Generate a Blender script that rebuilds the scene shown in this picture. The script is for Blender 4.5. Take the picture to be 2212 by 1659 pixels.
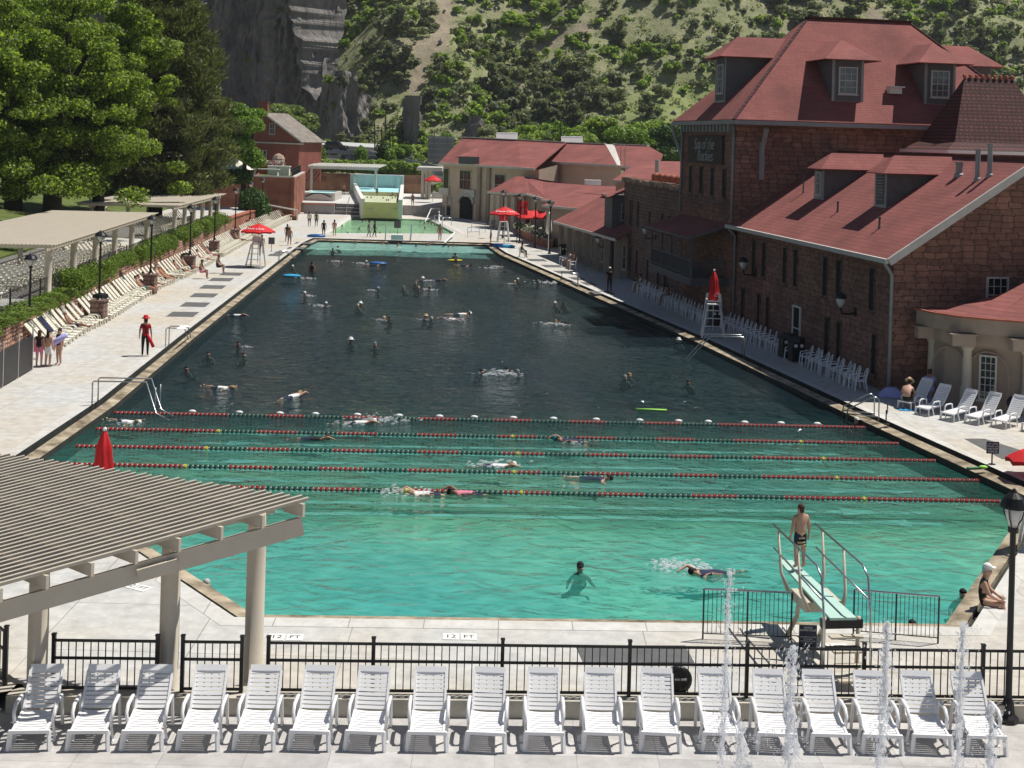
import bpy, math, random
from mathutils import Vector, Matrix, noise
R=math.radians; rnd=random.Random(7)
for o in list(bpy.data.objects): bpy.data.objects.remove(o)
sc=bpy.context.scene; COL=sc.collection
# ---------- camera (level optical axis with rise/fall shift, like a view camera), sky, sun, exposure
FP=2800.; CX=1106.; CY=299.; ROLL=.028; RC=math.sqrt(1-ROLL*ROLL); H=10.5
cam=bpy.data.cameras.new('camera'); co=bpy.data.objects.new('camera',cam); COL.objects.link(co)
cam.sensor_width=36; cam.lens=36*FP/2212; cam.shift_x=0; cam.shift_y=-(829.5-CY)/2212
cam.clip_start=.1; cam.clip_end=5000
co.matrix_world=Matrix.Translation((0,0,H))@Matrix.Rotation(R(90),4,'X')@Matrix.Rotation(math.asin(ROLL),4,'Z')
sc.camera=co
SUN=Vector((.46,.20,1)).normalized()
SUN_EL=math.asin(SUN.z); SUN_AZ=math.atan2(SUN.x,SUN.y)
w=bpy.data.worlds.new('World'); sc.world=w; w.use_nodes=True
nt=w.node_tree; bg=nt.nodes['Background']; sk=nt.nodes.new('ShaderNodeTexSky')
sk.sky_type='NISHITA'; sk.sun_disc=False; sk.sun_elevation=SUN_EL; sk.sun_rotation=SUN_AZ; sk.altitude=1800
sk.air_density=1.0; sk.dust_density=.6; sk.ozone_density=1.0
nt.links.new(sk.outputs[0],bg.inputs[0]); bg.inputs[1].default_value=.05
sl=bpy.data.lights.new('sun','SUN'); sl.energy=4.9; sl.angle=R(.5); sl.color=(1,.95,.87)
so=bpy.data.objects.new('sun',sl); COL.objects.link(so); so.rotation_euler=SUN.to_track_quat('Z','Y').to_euler(); so.location=(60,30,120)
sc.view_settings.view_transform='Standard'; sc.view_settings.look='None'; sc.view_settings.exposure=.14; sc.view_settings.gamma=1
sc.cycles.max_bounces=6; sc.cycles.transparent_max_bounces=12; sc.cycles.caustics_reflective=False; sc.cycles.caustics_refractive=False

# ---------- where photo sight-lines meet real planes
def G(px,py,z=0.):
    u=px-CX; v=py-CY; x=RC*u+ROLL*v; d=-ROLL*u+RC*v
    Y=FP*(H-z)/d; return Vector((x*Y/FP,Y,z))
def A(px,py,Y):
    u=px-CX; v=py-CY; x=RC*u+ROLL*v; d=-ROLL*u+RC*v
    return Vector((x*Y/FP,Y,H-d*Y/FP))

# ---------- materials
M={}
def mat(n,c,rough=.7,var=.12,scale=3.,c2=None,bump=0.,bscale=None,metal=0.,spec=.4,coord='Object',stretch=None,detail=4):
    m=bpy.data.materials.new(n); m.use_nodes=True; t=m.node_tree; b=t.nodes['Principled BSDF']
    b.inputs['Roughness'].default_value=rough; b.inputs['Metallic'].default_value=metal; b.inputs['Specular IOR Level'].default_value=spec
    L=t.links.new
    if var>0 or c2 or bump:
        tc=t.nodes.new('ShaderNodeTexCoord'); mp=t.nodes.new('ShaderNodeMapping'); L(tc.outputs[coord],mp.inputs[0])
        if stretch: mp.inputs['Scale'].default_value=stretch
        nz=t.nodes.new('ShaderNodeTexNoise'); nz.inputs['Scale'].default_value=scale; nz.inputs['Detail'].default_value=detail; nz.inputs['Roughness'].default_value=.65
        L(mp.outputs[0],nz.inputs[0])
        cr=t.nodes.new('ShaderNodeValToRGB'); L(nz.outputs[0],cr.inputs[0])
        lo=[max(0,k*(1-var)) for k in c]; hi=list(c2) if c2 else [min(1,k*(1+var)) for k in c]
        cr.color_ramp.elements[0].color=(*lo,1); cr.color_ramp.elements[1].color=(*hi,1)
        cr.color_ramp.elements[0].position=.32; cr.color_ramp.elements[1].position=.68
        L(cr.outputs[0],b.inputs['Base Color'])
        if bump:
            nb=t.nodes.new('ShaderNodeTexNoise'); nb.inputs['Scale'].default_value=bscale or scale*4; nb.inputs['Detail'].default_value=3
            L(mp.outputs[0],nb.inputs[0]); bp=t.nodes.new('ShaderNodeBump'); bp.inputs['Strength'].default_value=bump; bp.inputs['Distance'].default_value=.05
            L(nb.outputs[0],bp.inputs['Height']); L(bp.outputs[0],b.inputs['Normal'])
    else: b.inputs['Base Color'].default_value=(*c,1)
    M[n]=m; return m
def nodes(m): return m.node_tree, m.node_tree.nodes['Principled BSDF'], m.node_tree.nodes.new, m.node_tree.links.new
def brick(n,c1,c2,mortar,bw,bh,ms=.02,uv='Object',bump=.6,sz=1.,rough=.85,off=.5,nsc=1.2,offz=0):
    m=bpy.data.materials.new(n); m.use_nodes=True; t,b,N,L=nodes(m)
    tc=N('ShaderNodeTexCoord'); sx=N('ShaderNodeSeparateXYZ'); L(tc.outputs[uv],sx.inputs[0])
    ad=N('ShaderNodeMath'); ad.operation='ADD'; L(sx.outputs[0],ad.inputs[0]); L(sx.outputs[1],ad.inputs[1])
    cb=N('ShaderNodeCombineXYZ'); L(ad.outputs[0],cb.inputs[0]); L(sx.outputs[2],cb.inputs[1])
    dn=N('ShaderNodeTexNoise'); dn.inputs['Scale'].default_value=1.7; L(cb.outputs[0],dn.inputs[0])
    mx=N('ShaderNodeMixRGB'); mx.blend_type='ADD'; mx.inputs[0].default_value=.06*sz; L(cb.outputs[0],mx.inputs[1]); L(dn.outputs['Color'],mx.inputs[2])
    br=N('ShaderNodeTexBrick'); L(mx.outputs[0],br.inputs[0]); br.offset=off; br.squash=.62; br.squash_frequency=3; br.offset_frequency=2
    br.inputs['Scale'].default_value=1; br.inputs['Brick Width'].default_value=bw; br.inputs['Row Height'].default_value=bh; br.inputs['Mortar Size'].default_value=ms
    br.inputs['Color1'].default_value=(*c1,1); br.inputs['Color2'].default_value=(*c2,1); br.inputs['Mortar'].default_value=(*mortar,1); br.inputs['Bias'].default_value=0
    nz=N('ShaderNodeTexNoise'); nz.inputs['Scale'].default_value=nsc; nz.inputs['Detail'].default_value=5; L(tc.outputs[uv],nz.inputs[0])
    mul=N('ShaderNodeMixRGB'); mul.blend_type='OVERLAY'; mul.inputs[0].default_value=.55; L(br.outputs[0],mul.inputs[1]); L(nz.outputs[0],mul.inputs[2])
    L(mul.outputs[0],b.inputs['Base Color']); b.inputs['Roughness'].default_value=rough
    if bump:
        ml=N('ShaderNodeMath'); ml.operation='MULTIPLY_ADD'; L(nz.outputs[0],ml.inputs[0]); ml.inputs[1].default_value=.6; 
        iv=N('ShaderNodeMath'); iv.operation='SUBTRACT'; iv.inputs[0].default_value=1; L(br.outputs['Fac'],iv.inputs[1]); L(iv.outputs[0],ml.inputs[2])
        bp=N('ShaderNodeBump'); bp.inputs['Strength'].default_value=bump; bp.inputs['Distance'].default_value=.06*sz; L(ml.outputs[0],bp.inputs['Height']); L(bp.outputs[0],b.inputs['Normal'])
    M[n]=m; return m
mat('white_plastic',(.82,.82,.83),.38,.03,2.)
mat('cream_vinyl',(.80,.77,.66),.5,.06,4.)
mat('black_metal',(.012,.012,.013),.4,.2,3.)
mat('dark_metal',(.03,.03,.032),.5,.2,3.)
mat('steel',(.5,.52,.53),.28,.1,6.,metal=.9)
mat('beige_paint',(.53,.475,.39),.6,.06,2.)
mat('tan_paint',(.36,.285,.225),.75,.12,.8,bump=.08,bscale=9)
mat('pink_stucco',(.60,.47,.36),.8,.09,.5,bump=.1,bscale=8)
mat('grey_trim',(.30,.31,.31),.6,.08,2.)
mat('pale_trim',(.55,.53,.49),.6,.08,2.)
mat('grey_siding',(.115,.118,.125),.7,.12,3.)
mat('red_canvas',(.60,.012,.016),.7,.1,2.)
mat('dark_red',(.25,.008,.012),.7,.1,2.)
mat('white_paint',(.78,.78,.76),.5,.05,3.)
mat('white_letter',(.85,.84,.84),.6,0)
mat('glass_dark',(.012,.016,.02),.08,0,spec=.8)
mat('glass_grey',(.10,.13,.15),.08,.5,1.2,spec=.9)
mat('lamp_glass',(.55,.56,.55),.15,.2,3.,spec=.8)
mat('navy_sign',(.012,.022,.06),.4,.1,3.)
mat('slate',(.11,.112,.115),.8,.15,2.5)
mat('red_letter',(.5,.03,.03),.5,0)
mat('stone_cap',(.36,.26,.2),.85,.25,1.5,bump=.4)
mat('terracotta',(.36,.11,.07),.8,.2,3.)
mat('dark_void',(.006,.006,.007),.9,0)
mat('asphalt',(.055,.055,.058),.9,.2,.4)
mat('barrier',(.42,.41,.38),.85,.15,.6)
mat('blue_plastic',(.02,.12,.34),.4,.1,4.)
mat('yellow_plastic',(.65,.55,.03),.5,.05,4.)
mat('lime_foam',(.35,.75,.12),.6,.05,4.)
mat('pink_fabric',(.75,.16,.30),.7,.1,6.)
mat('lilac_towel',(.42,.42,.78),.9,.08,8.)
mat('white_towel',(.75,.75,.76),.9,.06,8.)
mat('blue_towel',(.03,.30,.52),.85,.1,8.)
mat('navy_fabric',(.01,.015,.06),.8,.2,6.)
mat('rock_grey',(.20,.185,.17),.95,.45,.25,bump=.8,bscale=.6)
mat('bark',(.035,.028,.022),.95,.4,4.,bump=.8,bscale=9)
mat('wood_pole',(.07,.055,.045),.9,.3,3.)
def ashlar(n,c1,c2,mortar,bw,bh,ms=.05,bump=.8):
    m=bpy.data.materials.new(n); m.use_nodes=True; t,b,N,L=nodes(m)
    tc=N('ShaderNodeTexCoord'); sx=N('ShaderNodeSeparateXYZ'); L(tc.outputs['Object'],sx.inputs[0]); ad=N('ShaderNodeMath'); ad.operation='ADD'; L(sx.outputs[0],ad.inputs[0]); L(sx.outputs[1],ad.inputs[1])
    cb=N('ShaderNodeCombineXYZ'); L(ad.outputs[0],cb.inputs[0]); L(sx.outputs[2],cb.inputs[1]); mp=N('ShaderNodeMapping'); mp.inputs['Scale'].default_value=(1/bw,1/bh,1); L(cb.outputs[0],mp.inputs[0])
    s2=N('ShaderNodeSeparateXYZ'); L(mp.outputs[0],s2.inputs[0]); fl=N('ShaderNodeMath'); fl.operation='FLOOR'; L(s2.outputs[1],fl.inputs[0]); wn=N('ShaderNodeTexWhiteNoise'); wn.noise_dimensions='1D'; L(fl.outputs[0],wn.inputs['W'])
    xa_=N('ShaderNodeMath'); xa_.operation='ADD'; L(s2.outputs[0],xa_.inputs[0]); L(wn.outputs[0],xa_.inputs[1]); cb2=N('ShaderNodeCombineXYZ'); L(xa_.outputs[0],cb2.inputs[0]); L(s2.outputs[1],cb2.inputs[1])
    v=[]
    for ft in('F1','F2'):
        vo=N('ShaderNodeTexVoronoi'); vo.voronoi_dimensions='2D'; vo.distance='CHEBYCHEV'; vo.feature=ft; vo.inputs['Scale'].default_value=1; vo.inputs['Randomness'].default_value=.42; L(cb2.outputs[0],vo.inputs[0]); v.append(vo)
    df=N('ShaderNodeMath'); df.operation='SUBTRACT'; L(v[1].outputs['Distance'],df.inputs[0]); L(v[0].outputs['Distance'],df.inputs[1])
    st=N('ShaderNodeMapRange'); st.inputs['From Min'].default_value=ms*.4; st.inputs['From Max'].default_value=ms*2; L(df.outputs[0],st.inputs[0])
    sc_=N('ShaderNodeSeparateColor'); L(v[0].outputs['Color'],sc_.inputs[0]); mx=N('ShaderNodeMixRGB'); L(sc_.outputs[0],mx.inputs[0]); mx.inputs[1].default_value=(*c1,1); mx.inputs[2].default_value=(*c2,1)
    nz=N('ShaderNodeTexNoise'); nz.inputs['Scale'].default_value=2.5; nz.inputs['Detail'].default_value=7; nz.inputs['Roughness'].default_value=.7; L(tc.outputs['Object'],nz.inputs[0])
    n2=N('ShaderNodeTexNoise'); n2.inputs['Scale'].default_value=.3; n2.inputs['Detail'].default_value=4; L(tc.outputs['Object'],n2.inputs[0])
    o1=N('ShaderNodeMixRGB'); o1.blend_type='OVERLAY'; o1.inputs[0].default_value=.6; L(mx.outputs[0],o1.inputs[1]); L(nz.outputs[0],o1.inputs[2]); o2=N('ShaderNodeMixRGB'); o2.blend_type='OVERLAY'; o2.inputs[0].default_value=.5; L(o1.outputs[0],o2.inputs[1]); L(n2.outputs[0],o2.inputs[2])
    mm=N('ShaderNodeMixRGB'); L(st.outputs[0],mm.inputs[0]); mm.inputs[1].default_value=(*mortar,1); L(o2.outputs[0],mm.inputs[2]); L(mm.outputs[0],b.inputs['Base Color']); b.inputs['Roughness'].default_value=.92
    ml=N('ShaderNodeMath'); ml.operation='MULTIPLY_ADD'; L(nz.outputs[0],ml.inputs[0]); ml.inputs[1].default_value=.9; L(st.outputs[0],ml.inputs[2])
    bp=N('ShaderNodeBump'); bp.inputs['Strength'].default_value=bump; bp.inputs['Distance'].default_value=.08; L(ml.outputs[0],bp.inputs['Height']); L(bp.outputs[0],b.inputs['Normal']); M[n]=m
ashlar('red_sandstone',(.315,.165,.12),(.20,.108,.085),(.14,.082,.064),.58,.27)
ashlar('dark_sandstone',(.24,.15,.125),(.17,.105,.09),(.10,.062,.053),.5,.25,.06,1.)
brick('field_stone',(.52,.30,.21),(.36,.19,.13),(.12,.07,.05),.34,.17,.03,bump=1.2,sz=2.2,nsc=3)
brick('panel_stone',(.33,.135,.085),(.25,.095,.062),(.22,.09,.06),1.3,.75,.006,bump=.05,nsc=.5)
brick('tan_panel_stone',(.32,.17,.10),(.17,.085,.055),(.16,.08,.055),1.4,.8,.006,bump=.05,nsc=.5)
brick('red_shingle',(.275,.086,.074),(.235,.07,.062),(.175,.053,.048),.34,.145,.012,bump=.35,nsc=.45,rough=.9)
brick('red_tile',(.17,.05,.045),(.12,.035,.032),(.04,.012,.012),.3,.2,.05,bump=1.6,nsc=.6)
brick('grey_shingle',(.33,.29,.25),(.22,.19,.165),(.12,.1,.09),.3,.18,.02,bump=.5,nsc=.9)
brick('red_brick',(.30,.085,.055),(.22,.06,.04),(.2,.09,.07),.22,.075,.008,bump=.2,nsc=.6)
def concrete(n,c,jx,jy,ms=.012,stain=.3,warm=(.50,.43,.33),rot=0,tone=0):
    m=bpy.data.materials.new(n); m.use_nodes=True; t,b,N,L=nodes(m)
    tc=N('ShaderNodeTexCoord'); mp=N('ShaderNodeMapping'); L(tc.outputs['Object'],mp.inputs[0]); mp.inputs['Rotation'].default_value=(0,0,rot)
    br=N('ShaderNodeTexBrick'); br.offset=0; L(mp.outputs[0],br.inputs[0]); br.inputs['Scale'].default_value=1
    br.inputs['Brick Width'].default_value=jx; br.inputs['Row Height'].default_value=jy; br.inputs['Mortar Size'].default_value=ms
    lo=[k*(1-tone) for k in c]
    br.inputs['Color1'].default_value=(*c,1); br.inputs['Color2'].default_value=(*lo,1); br.inputs['Mortar'].default_value=(*[k*.5 for k in c],1)
    n1=N('ShaderNodeTexNoise'); n1.inputs['Scale'].default_value=.16; n1.inputs['Detail'].default_value=6; L(tc.outputs['Object'],n1.inputs[0])
    r1=N('ShaderNodeValToRGB'); r1.color_ramp.elements[0].position=.42; r1.color_ramp.elements[1].position=.66; L(n1.outputs[0],r1.inputs[0])
    mx=N('ShaderNodeMixRGB'); L(r1.outputs[0],mx.inputs[0]); L(br.outputs[0],mx.inputs[1]); mx.inputs[2].default_value=(*warm,1)
    ml=N('ShaderNodeMath'); ml.operation='MULTIPLY'; ml.inputs[1].default_value=stain; L(r1.outputs[0],ml.inputs[0]); L(ml.outputs[0],mx.inputs[0])
    n2=N('ShaderNodeTexNoise'); n2.inputs['Scale'].default_value=2.2; n2.inputs['Detail'].default_value=8; n2.inputs['Roughness'].default_value=.7; L(tc.outputs['Object'],n2.inputs[0])
    ov=N('ShaderNodeMixRGB'); ov.blend_type='OVERLAY'; ov.inputs[0].default_value=.55; L(mx.outputs[0],ov.inputs[1]); L(n2.outputs[0],ov.inputs[2])
    L(ov.outputs[0],b.inputs['Base Color']); b.inputs['Roughness'].default_value=.85
    bp=N('ShaderNodeBump'); bp.inputs['Strength'].default_value=.15; bp.inputs['Distance'].default_value=.02; L(n2.outputs[0],bp.inputs['Height']); L(bp.outputs[0],b.inputs['Normal'])
    M[n]=m; return m
concrete('deck_concrete',(.50,.50,.485),3.1,2.6,.012,.75)
concrete('coping_concrete',(.56,.555,.53),1.6,9,.012,.25)
concrete('terrace_paver',(.49,.48,.475),1.25,.62,.005,.15,tone=.2)
concrete('curb_concrete',(.50,.475,.41),2.4,9,.008,.5,warm=(.42,.36,.27))
concrete('plaza_concrete',(.55,.545,.525),2.8,2.8,.01,.3)
mat('pool_stone',(.23,.17,.10),.8,.55,1.3,c2=(.52,.44,.32),bump=.9,bscale=4)

# ---------- mesh building
class MB:
    def __init__(s): s.v=[]; s.f=[]; s.m=[]; s.T=None
    def add(s,vs,fs,mi=0):
        n=len(s.v)
        if s.T is not None: vs=[s.T@Vector(p) for p in vs]
        s.v.extend([tuple(p) for p in vs]); s.f.extend([tuple(i+n for i in f) for f in fs]); s.m.extend([mi]*len(fs)); return s
    def box(s,c,d,mi=0,rz=0):
        x,y,z=[k/2 for k in d]; c=Vector(c); q=Matrix.Rotation(rz,3,'Z')
        vs=[c+q@Vector((a*x,b*y,e*z)) for e in(-1,1) for b in(-1,1) for a in(-1,1)]
        return s.add(vs,[(0,2,3,1),(4,5,7,6),(0,1,5,4),(2,6,7,3),(0,4,6,2),(1,3,7,5)],mi)
    def beam(s,a,b,wd,h,mi=0,up=(0,0,1)):
        a=Vector(a);b=Vector(b);d=(b-a).normalized();sd=d.cross(Vector(up))
        if sd.length<1e-4: sd=Vector((1,0,0))
        sd.normalize();u=sd.cross(d).normalized()
        vs=[p+sd*(i*wd/2)+u*(j*h/2) for p in(a,b) for j in(-1,1) for i in(-1,1)]
        return s.add(vs,[(0,1,3,2),(4,6,7,5),(0,4,5,1),(2,3,7,6),(0,2,6,4),(1,5,7,3)],mi)
    def tube(s,pts,r,n=8,mi=0,cap=True):
        pts=[Vector(p) for p in pts]; k=len(pts); rs=r if isinstance(r,(list,tuple)) else [r]*k
        vs=[];fs=[];prev=None
        for i,p in enumerate(pts):
            d=(pts[min(i+1,k-1)]-pts[max(i-1,0)]).normalized()
            if prev is None:
                a=d.cross(Vector((0,0,1)));
                if a.length<.05: a=d.cross(Vector((1,0,0)))
            else: a=prev-d*prev.dot(d)
            a.normalize(); prev=a; b=d.cross(a)
            for j in range(n):
                t=2*math.pi*j/n; vs.append(p+(a*math.cos(t)+b*math.sin(t))*rs[i])
        for i in range(k-1):
            for j in range(n): fs.append((i*n+j,i*n+(j+1)%n,(i+1)*n+(j+1)%n,(i+1)*n+j))
        if cap: fs.append(tuple(range(n-1,-1,-1))); fs.append(tuple((k-1)*n+j for j in range(n)))
        return s.add(vs,fs,mi)
    def lathe(s,prof,c=(0,0,0),n=12,mi=0):
        c=Vector(c);k=len(prof)
        vs=[c+Vector((r*math.cos(2*math.pi*j/n),r*math.sin(2*math.pi*j/n),z)) for r,z in prof for j in range(n)]
        fs=[(i*n+j,i*n+(j+1)%n,(i+1)*n+(j+1)%n,(i+1)*n+j) for i in range(k-1) for j in range(n)]
        fs+=[tuple(range(n-1,-1,-1)),tuple((k-1)*n+j for j in range(n))]
        return s.add(vs,fs,mi)
    def poly(s,pts,mi=0): return s.add(pts,[tuple(range(len(pts)))],mi)
    def prism(s,pts,z0,z1,mi=0,mtop=None):
        n=len(pts); vs=[(p[0],p[1],z0) for p in pts]+[(p[0],p[1],z1) for p in pts]
        ar=sum(pts[i][0]*pts[(i+1)%n][1]-pts[(i+1)%n][0]*pts[i][1] for i in range(n))
        if ar<0: vs=vs[:n][::-1]+vs[n:][::-1]
        s.add(vs,[tuple(range(n-1,-1,-1))]+[(i,(i+1)%n,n+(i+1)%n,n+i) for i in range(n)],mi)
        return s.add(vs[n:],[tuple(range(n))],mi if mtop is None else mtop)
    def slab(s,pts,t,mi=0,mside=None):
        pts=[Vector(p) for p in pts]; nrm=(pts[1]-pts[0]).cross(pts[2]-pts[0]).normalized()
        if nrm.z<0: pts=pts[::-1]; nrm=-nrm
        n=len(pts); lo=[p-nrm*t for p in pts]
        s.add(pts,[tuple(range(n))],mi)
        return s.add(pts+lo,[tuple(range(2*n-1,n-1,-1))]+[(i,n+i,n+(i+1)%n,(i+1)%n) for i in range(n)],mi if mside is None else mside)
    def ell(s,c,r,n=8,k=5,mi=0,q=None):
        c=Vector(c);vs=[];fs=[]
        for i in range(k+1):
            th=math.pi*i/k
            for j in range(n):
                ph=2*math.pi*j/n; p=Vector((r[0]*math.sin(th)*math.cos(ph),r[1]*math.sin(th)*math.sin(ph),r[2]*math.cos(th)))
                vs.append(c+(q@p if q else p))
        for i in range(k):
            for j in range(n): fs.append((i*n+j,(i+1)*n+j,(i+1)*n+(j+1)%n,i*n+(j+1)%n))
        return s.add(vs,fs,mi)
    def build(s,name,mats,parent=None,smooth=False,world=False,loc=None):
        if not isinstance(mats,(list,tuple)): mats=[mats]
        me=bpy.data.meshes.new(name)
        vs=s.v
        if world and parent is not None:
            inv=parent.matrix_basis.inverted()
            if parent.parent: inv=inv@parent.parent.matrix_basis.inverted()
            vs=[inv@Vector(p) for p in vs]
        me.from_pydata([tuple(p) for p in vs],[],s.f); 
        for x in mats: me.materials.append(M[x] if isinstance(x,str) else x)
        me.polygons.foreach_set('material_index',s.m)
        if smooth: me.polygons.foreach_set('use_smooth',[True]*len(s.f))
        me.update(); o=bpy.data.objects.new(name,me); COL.objects.link(o)
        if parent is not None: o.parent=parent
        if loc is not None: o.location=loc
        return o
def thing(name,label,cat,loc=(0,0,0),rz=0,group=None):
    o=bpy.data.objects.new(name,None); o.empty_display_size=.3; COL.objects.link(o); o.location=loc; o.rotation_euler=(0,0,rz)
    o.matrix_basis=Matrix.Translation(loc)@Matrix.Rotation(rz,4,'Z')
    return tag(o,label,cat,group)
def tag(o,label,cat,group=None):
    o['label']=label; o['category']=cat
    if group: o['group']=group
    return o
def struct(o): o['kind']='structure'; return o
KIDS={}
def dup(root,loc,rz=0,label=None,group=None,scale=None):
    if root not in KIDS: KIDS[root]=[(c,[g for g in c.children]) for c in root.children]
    r=root.copy(); COL.objects.link(r); r.location=loc; r.rotation_euler=(0,0,rz)
    if scale: r.scale=(scale,)*3 if not isinstance(scale,tuple) else scale
    if label: r['label']=label
    if group: r['group']=group
    for c,gs in KIDS[root]:
        d=c.copy(); COL.objects.link(d); d.parent=r
        for g in gs:
            e=g.copy(); COL.objects.link(e); e.parent=d
    return r
def text(name,s,mt,size,parent,loc,rot,ext=.004,align='CENTER',shear=0,space=1.0):
    cu=bpy.data.curves.new(name,'FONT'); cu.body=s; cu.size=size; cu.extrude=ext; cu.align_x=align; cu.align_y='CENTER'; cu.shear=shear; cu.space_line=space
    t=bpy.data.objects.new(name,cu); COL.objects.link(t); dg=bpy.context.evaluated_depsgraph_get()
    me=bpy.data.meshes.new_from_object(t.evaluated_get(dg)); bpy.data.objects.remove(t)
    me.materials.clear(); me.materials.append(M[mt]); o=bpy.data.objects.new(name,me); COL.objects.link(o)
    o.parent=parent; o.location=loc; o.rotation_euler=rot; return o
from mathutils.geometry import tessellate_polygon
def offs(poly,d):
    n=len(poly); ar=sum(poly[i][0]*poly[(i+1)%n][1]-poly[(i+1)%n][0]*poly[i][1] for i in range(n)); sg=1 if ar>0 else -1
    out=[]
    for i in range(n):
        p0=Vector(poly[i-1][:2]);p=Vector(poly[i][:2]);p1=Vector(poly[(i+1)%n][:2])
        a=(p-p0).normalized();b=(p1-p).normalized(); na=Vector((a.y,-a.x))*sg; nb=Vector((b.y,-b.x))*sg
        k=(na+nb); k=k/max(.3,k.dot(na)); out.append(tuple(p+k*d))
    return out
def holed(mb,outer,holes,z,mi=0):
    vs=[Vector((p[0],p[1],z)) for l in [outer]+holes for p in l]
    tr=tessellate_polygon([[Vector((p[0],p[1],0)) for p in l] for l in [outer]+holes])
    fs=[]
    for t in tr:
        a,b,c=[vs[i] for i in t]
        fs.append(tuple(t) if (b-a).cross(c-a).z>0 else tuple(t[::-1]))
    mb.add(vs,fs,mi)
def ring(mb,p0,z0,p1,z1,mi=0):
    n=len(p0); vs=[(*p,z0) for p in p0]+[(*p,z1) for p in p1]
    mb.add(vs,[(i,(i+1)%n,n+(i+1)%n,n+i) for i in range(n)],mi)
W=-.35
POOL=[(-5.4,28.55),(10.05,29.15),(16.3,39.9),(13.8,51.47),(10.14,69.87),(-.8,118.4),(-2.29,128.6),(-18.95,128.6),(-19.05,123.4),(-15.89,65.3),(-14.93,49.8),(-14.8,40.3)]
THER=[tuple(G(*p,W)[:2]) for p in [(708,511),(990,512),(929,479),(765,472)]]
# ---- water & floor shaders
def water(n,tint,bs=1.,strength=.5,rough=.04,big=.35,turb=.38,tc_=(.022,.095,.10)):
    m=bpy.data.materials.new(n); m.use_nodes=True; t=m.node_tree; N=t.nodes.new; L=t.links.new; t.nodes.remove(t.nodes['Principled BSDF'])
    out=t.nodes['Material Output']; tc=N('ShaderNodeTexCoord'); mp=N('ShaderNodeMapping'); L(tc.outputs['Object'],mp.inputs[0]); mp.inputs['Scale'].default_value=(.75,1.0,1); mp.inputs['Rotation'].default_value=(0,0,.12)
    a=N('ShaderNodeTexNoise'); a.inputs['Scale'].default_value=1.3*bs; a.inputs['Detail'].default_value=4; a.inputs['Distortion'].default_value=.6; L(mp.outputs[0],a.inputs[0])
    c=N('ShaderNodeTexNoise'); c.inputs['Scale'].default_value=big; c.inputs['Detail'].default_value=2; L(tc.outputs['Object'],c.inputs[0])
    ml=N('ShaderNodeMath'); ml.operation='MULTIPLY'; L(a.outputs[0],ml.inputs[0]); L(c.outputs[0],ml.inputs[1])
    sy=N('ShaderNodeSeparateXYZ'); L(tc.outputs['Object'],sy.inputs[0]); rr=N('ShaderNodeMapRange'); rr.inputs['From Min'].default_value=42; rr.inputs['From Max'].default_value=58; rr.inputs['To Min'].default_value=.75; rr.inputs['To Max'].default_value=3.6; L(sy.outputs[1],rr.inputs[0])
    m9=N('ShaderNodeMath'); m9.operation='MULTIPLY'; L(ml.outputs[0],m9.inputs[0]); L(rr.outputs[0],m9.inputs[1]); ml=m9
    bp=N('ShaderNodeBump'); bp.inputs['Strength'].default_value=strength; bp.inputs['Distance'].default_value=.5; L(ml.outputs[0],bp.inputs['Height'])
    g=N('ShaderNodeBsdfGlossy'); g.inputs['Roughness'].default_value=rough; L(bp.outputs[0],g.inputs['Normal'])
    tr=N('ShaderNodeBsdfTransparent'); tr.inputs[0].default_value=(*tint,1)
    fr=N('ShaderNodeFresnel'); fr.inputs[0].default_value=1.33; L(bp.outputs[0],fr.inputs['Normal'])
    mx=N('ShaderNodeMixShader'); L(fr.outputs[0],mx.inputs[0]); df_=N('ShaderNodeBsdfDiffuse'); df_.inputs[0].default_value=(*tc_,1)
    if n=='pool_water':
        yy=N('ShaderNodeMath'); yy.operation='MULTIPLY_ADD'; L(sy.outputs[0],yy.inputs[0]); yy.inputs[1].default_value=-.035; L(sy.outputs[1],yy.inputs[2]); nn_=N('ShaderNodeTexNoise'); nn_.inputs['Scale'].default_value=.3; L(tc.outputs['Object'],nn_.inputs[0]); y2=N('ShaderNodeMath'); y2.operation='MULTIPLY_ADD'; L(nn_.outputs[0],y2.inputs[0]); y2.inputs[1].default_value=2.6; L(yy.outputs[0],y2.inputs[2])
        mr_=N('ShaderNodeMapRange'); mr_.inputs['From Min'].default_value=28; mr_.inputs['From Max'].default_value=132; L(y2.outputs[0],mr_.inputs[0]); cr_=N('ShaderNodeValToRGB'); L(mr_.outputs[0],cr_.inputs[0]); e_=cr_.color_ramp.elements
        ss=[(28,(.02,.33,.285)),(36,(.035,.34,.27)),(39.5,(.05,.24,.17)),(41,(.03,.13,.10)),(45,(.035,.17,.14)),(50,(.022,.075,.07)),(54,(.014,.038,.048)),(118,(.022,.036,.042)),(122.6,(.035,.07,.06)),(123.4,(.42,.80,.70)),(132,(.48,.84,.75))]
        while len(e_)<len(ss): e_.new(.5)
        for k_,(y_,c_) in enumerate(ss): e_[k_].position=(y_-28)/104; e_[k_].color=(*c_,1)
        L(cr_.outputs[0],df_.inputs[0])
    mu=N('ShaderNodeMixShader'); mu.inputs[0].default_value=turb; L(tr.outputs[0],mu.inputs[1]); L(df_.outputs[0],mu.inputs[2]); L(mu.outputs[0],mx.inputs[1]); L(g.outputs[0],mx.inputs[2]); L(mx.outputs[0],out.inputs[0])
    M[n]=m
water('pool_water',(.56,.83,.81),1.5,.8)
water('therapy_water',(.72,.86,.76),1.5,.5,turb=.5,tc_=(.36,.64,.40))
m=bpy.data.materials.new('pool_floor_paint'); m.use_nodes=True; t,b,N,L=nodes(m); M['pool_floor_paint']=m
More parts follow.
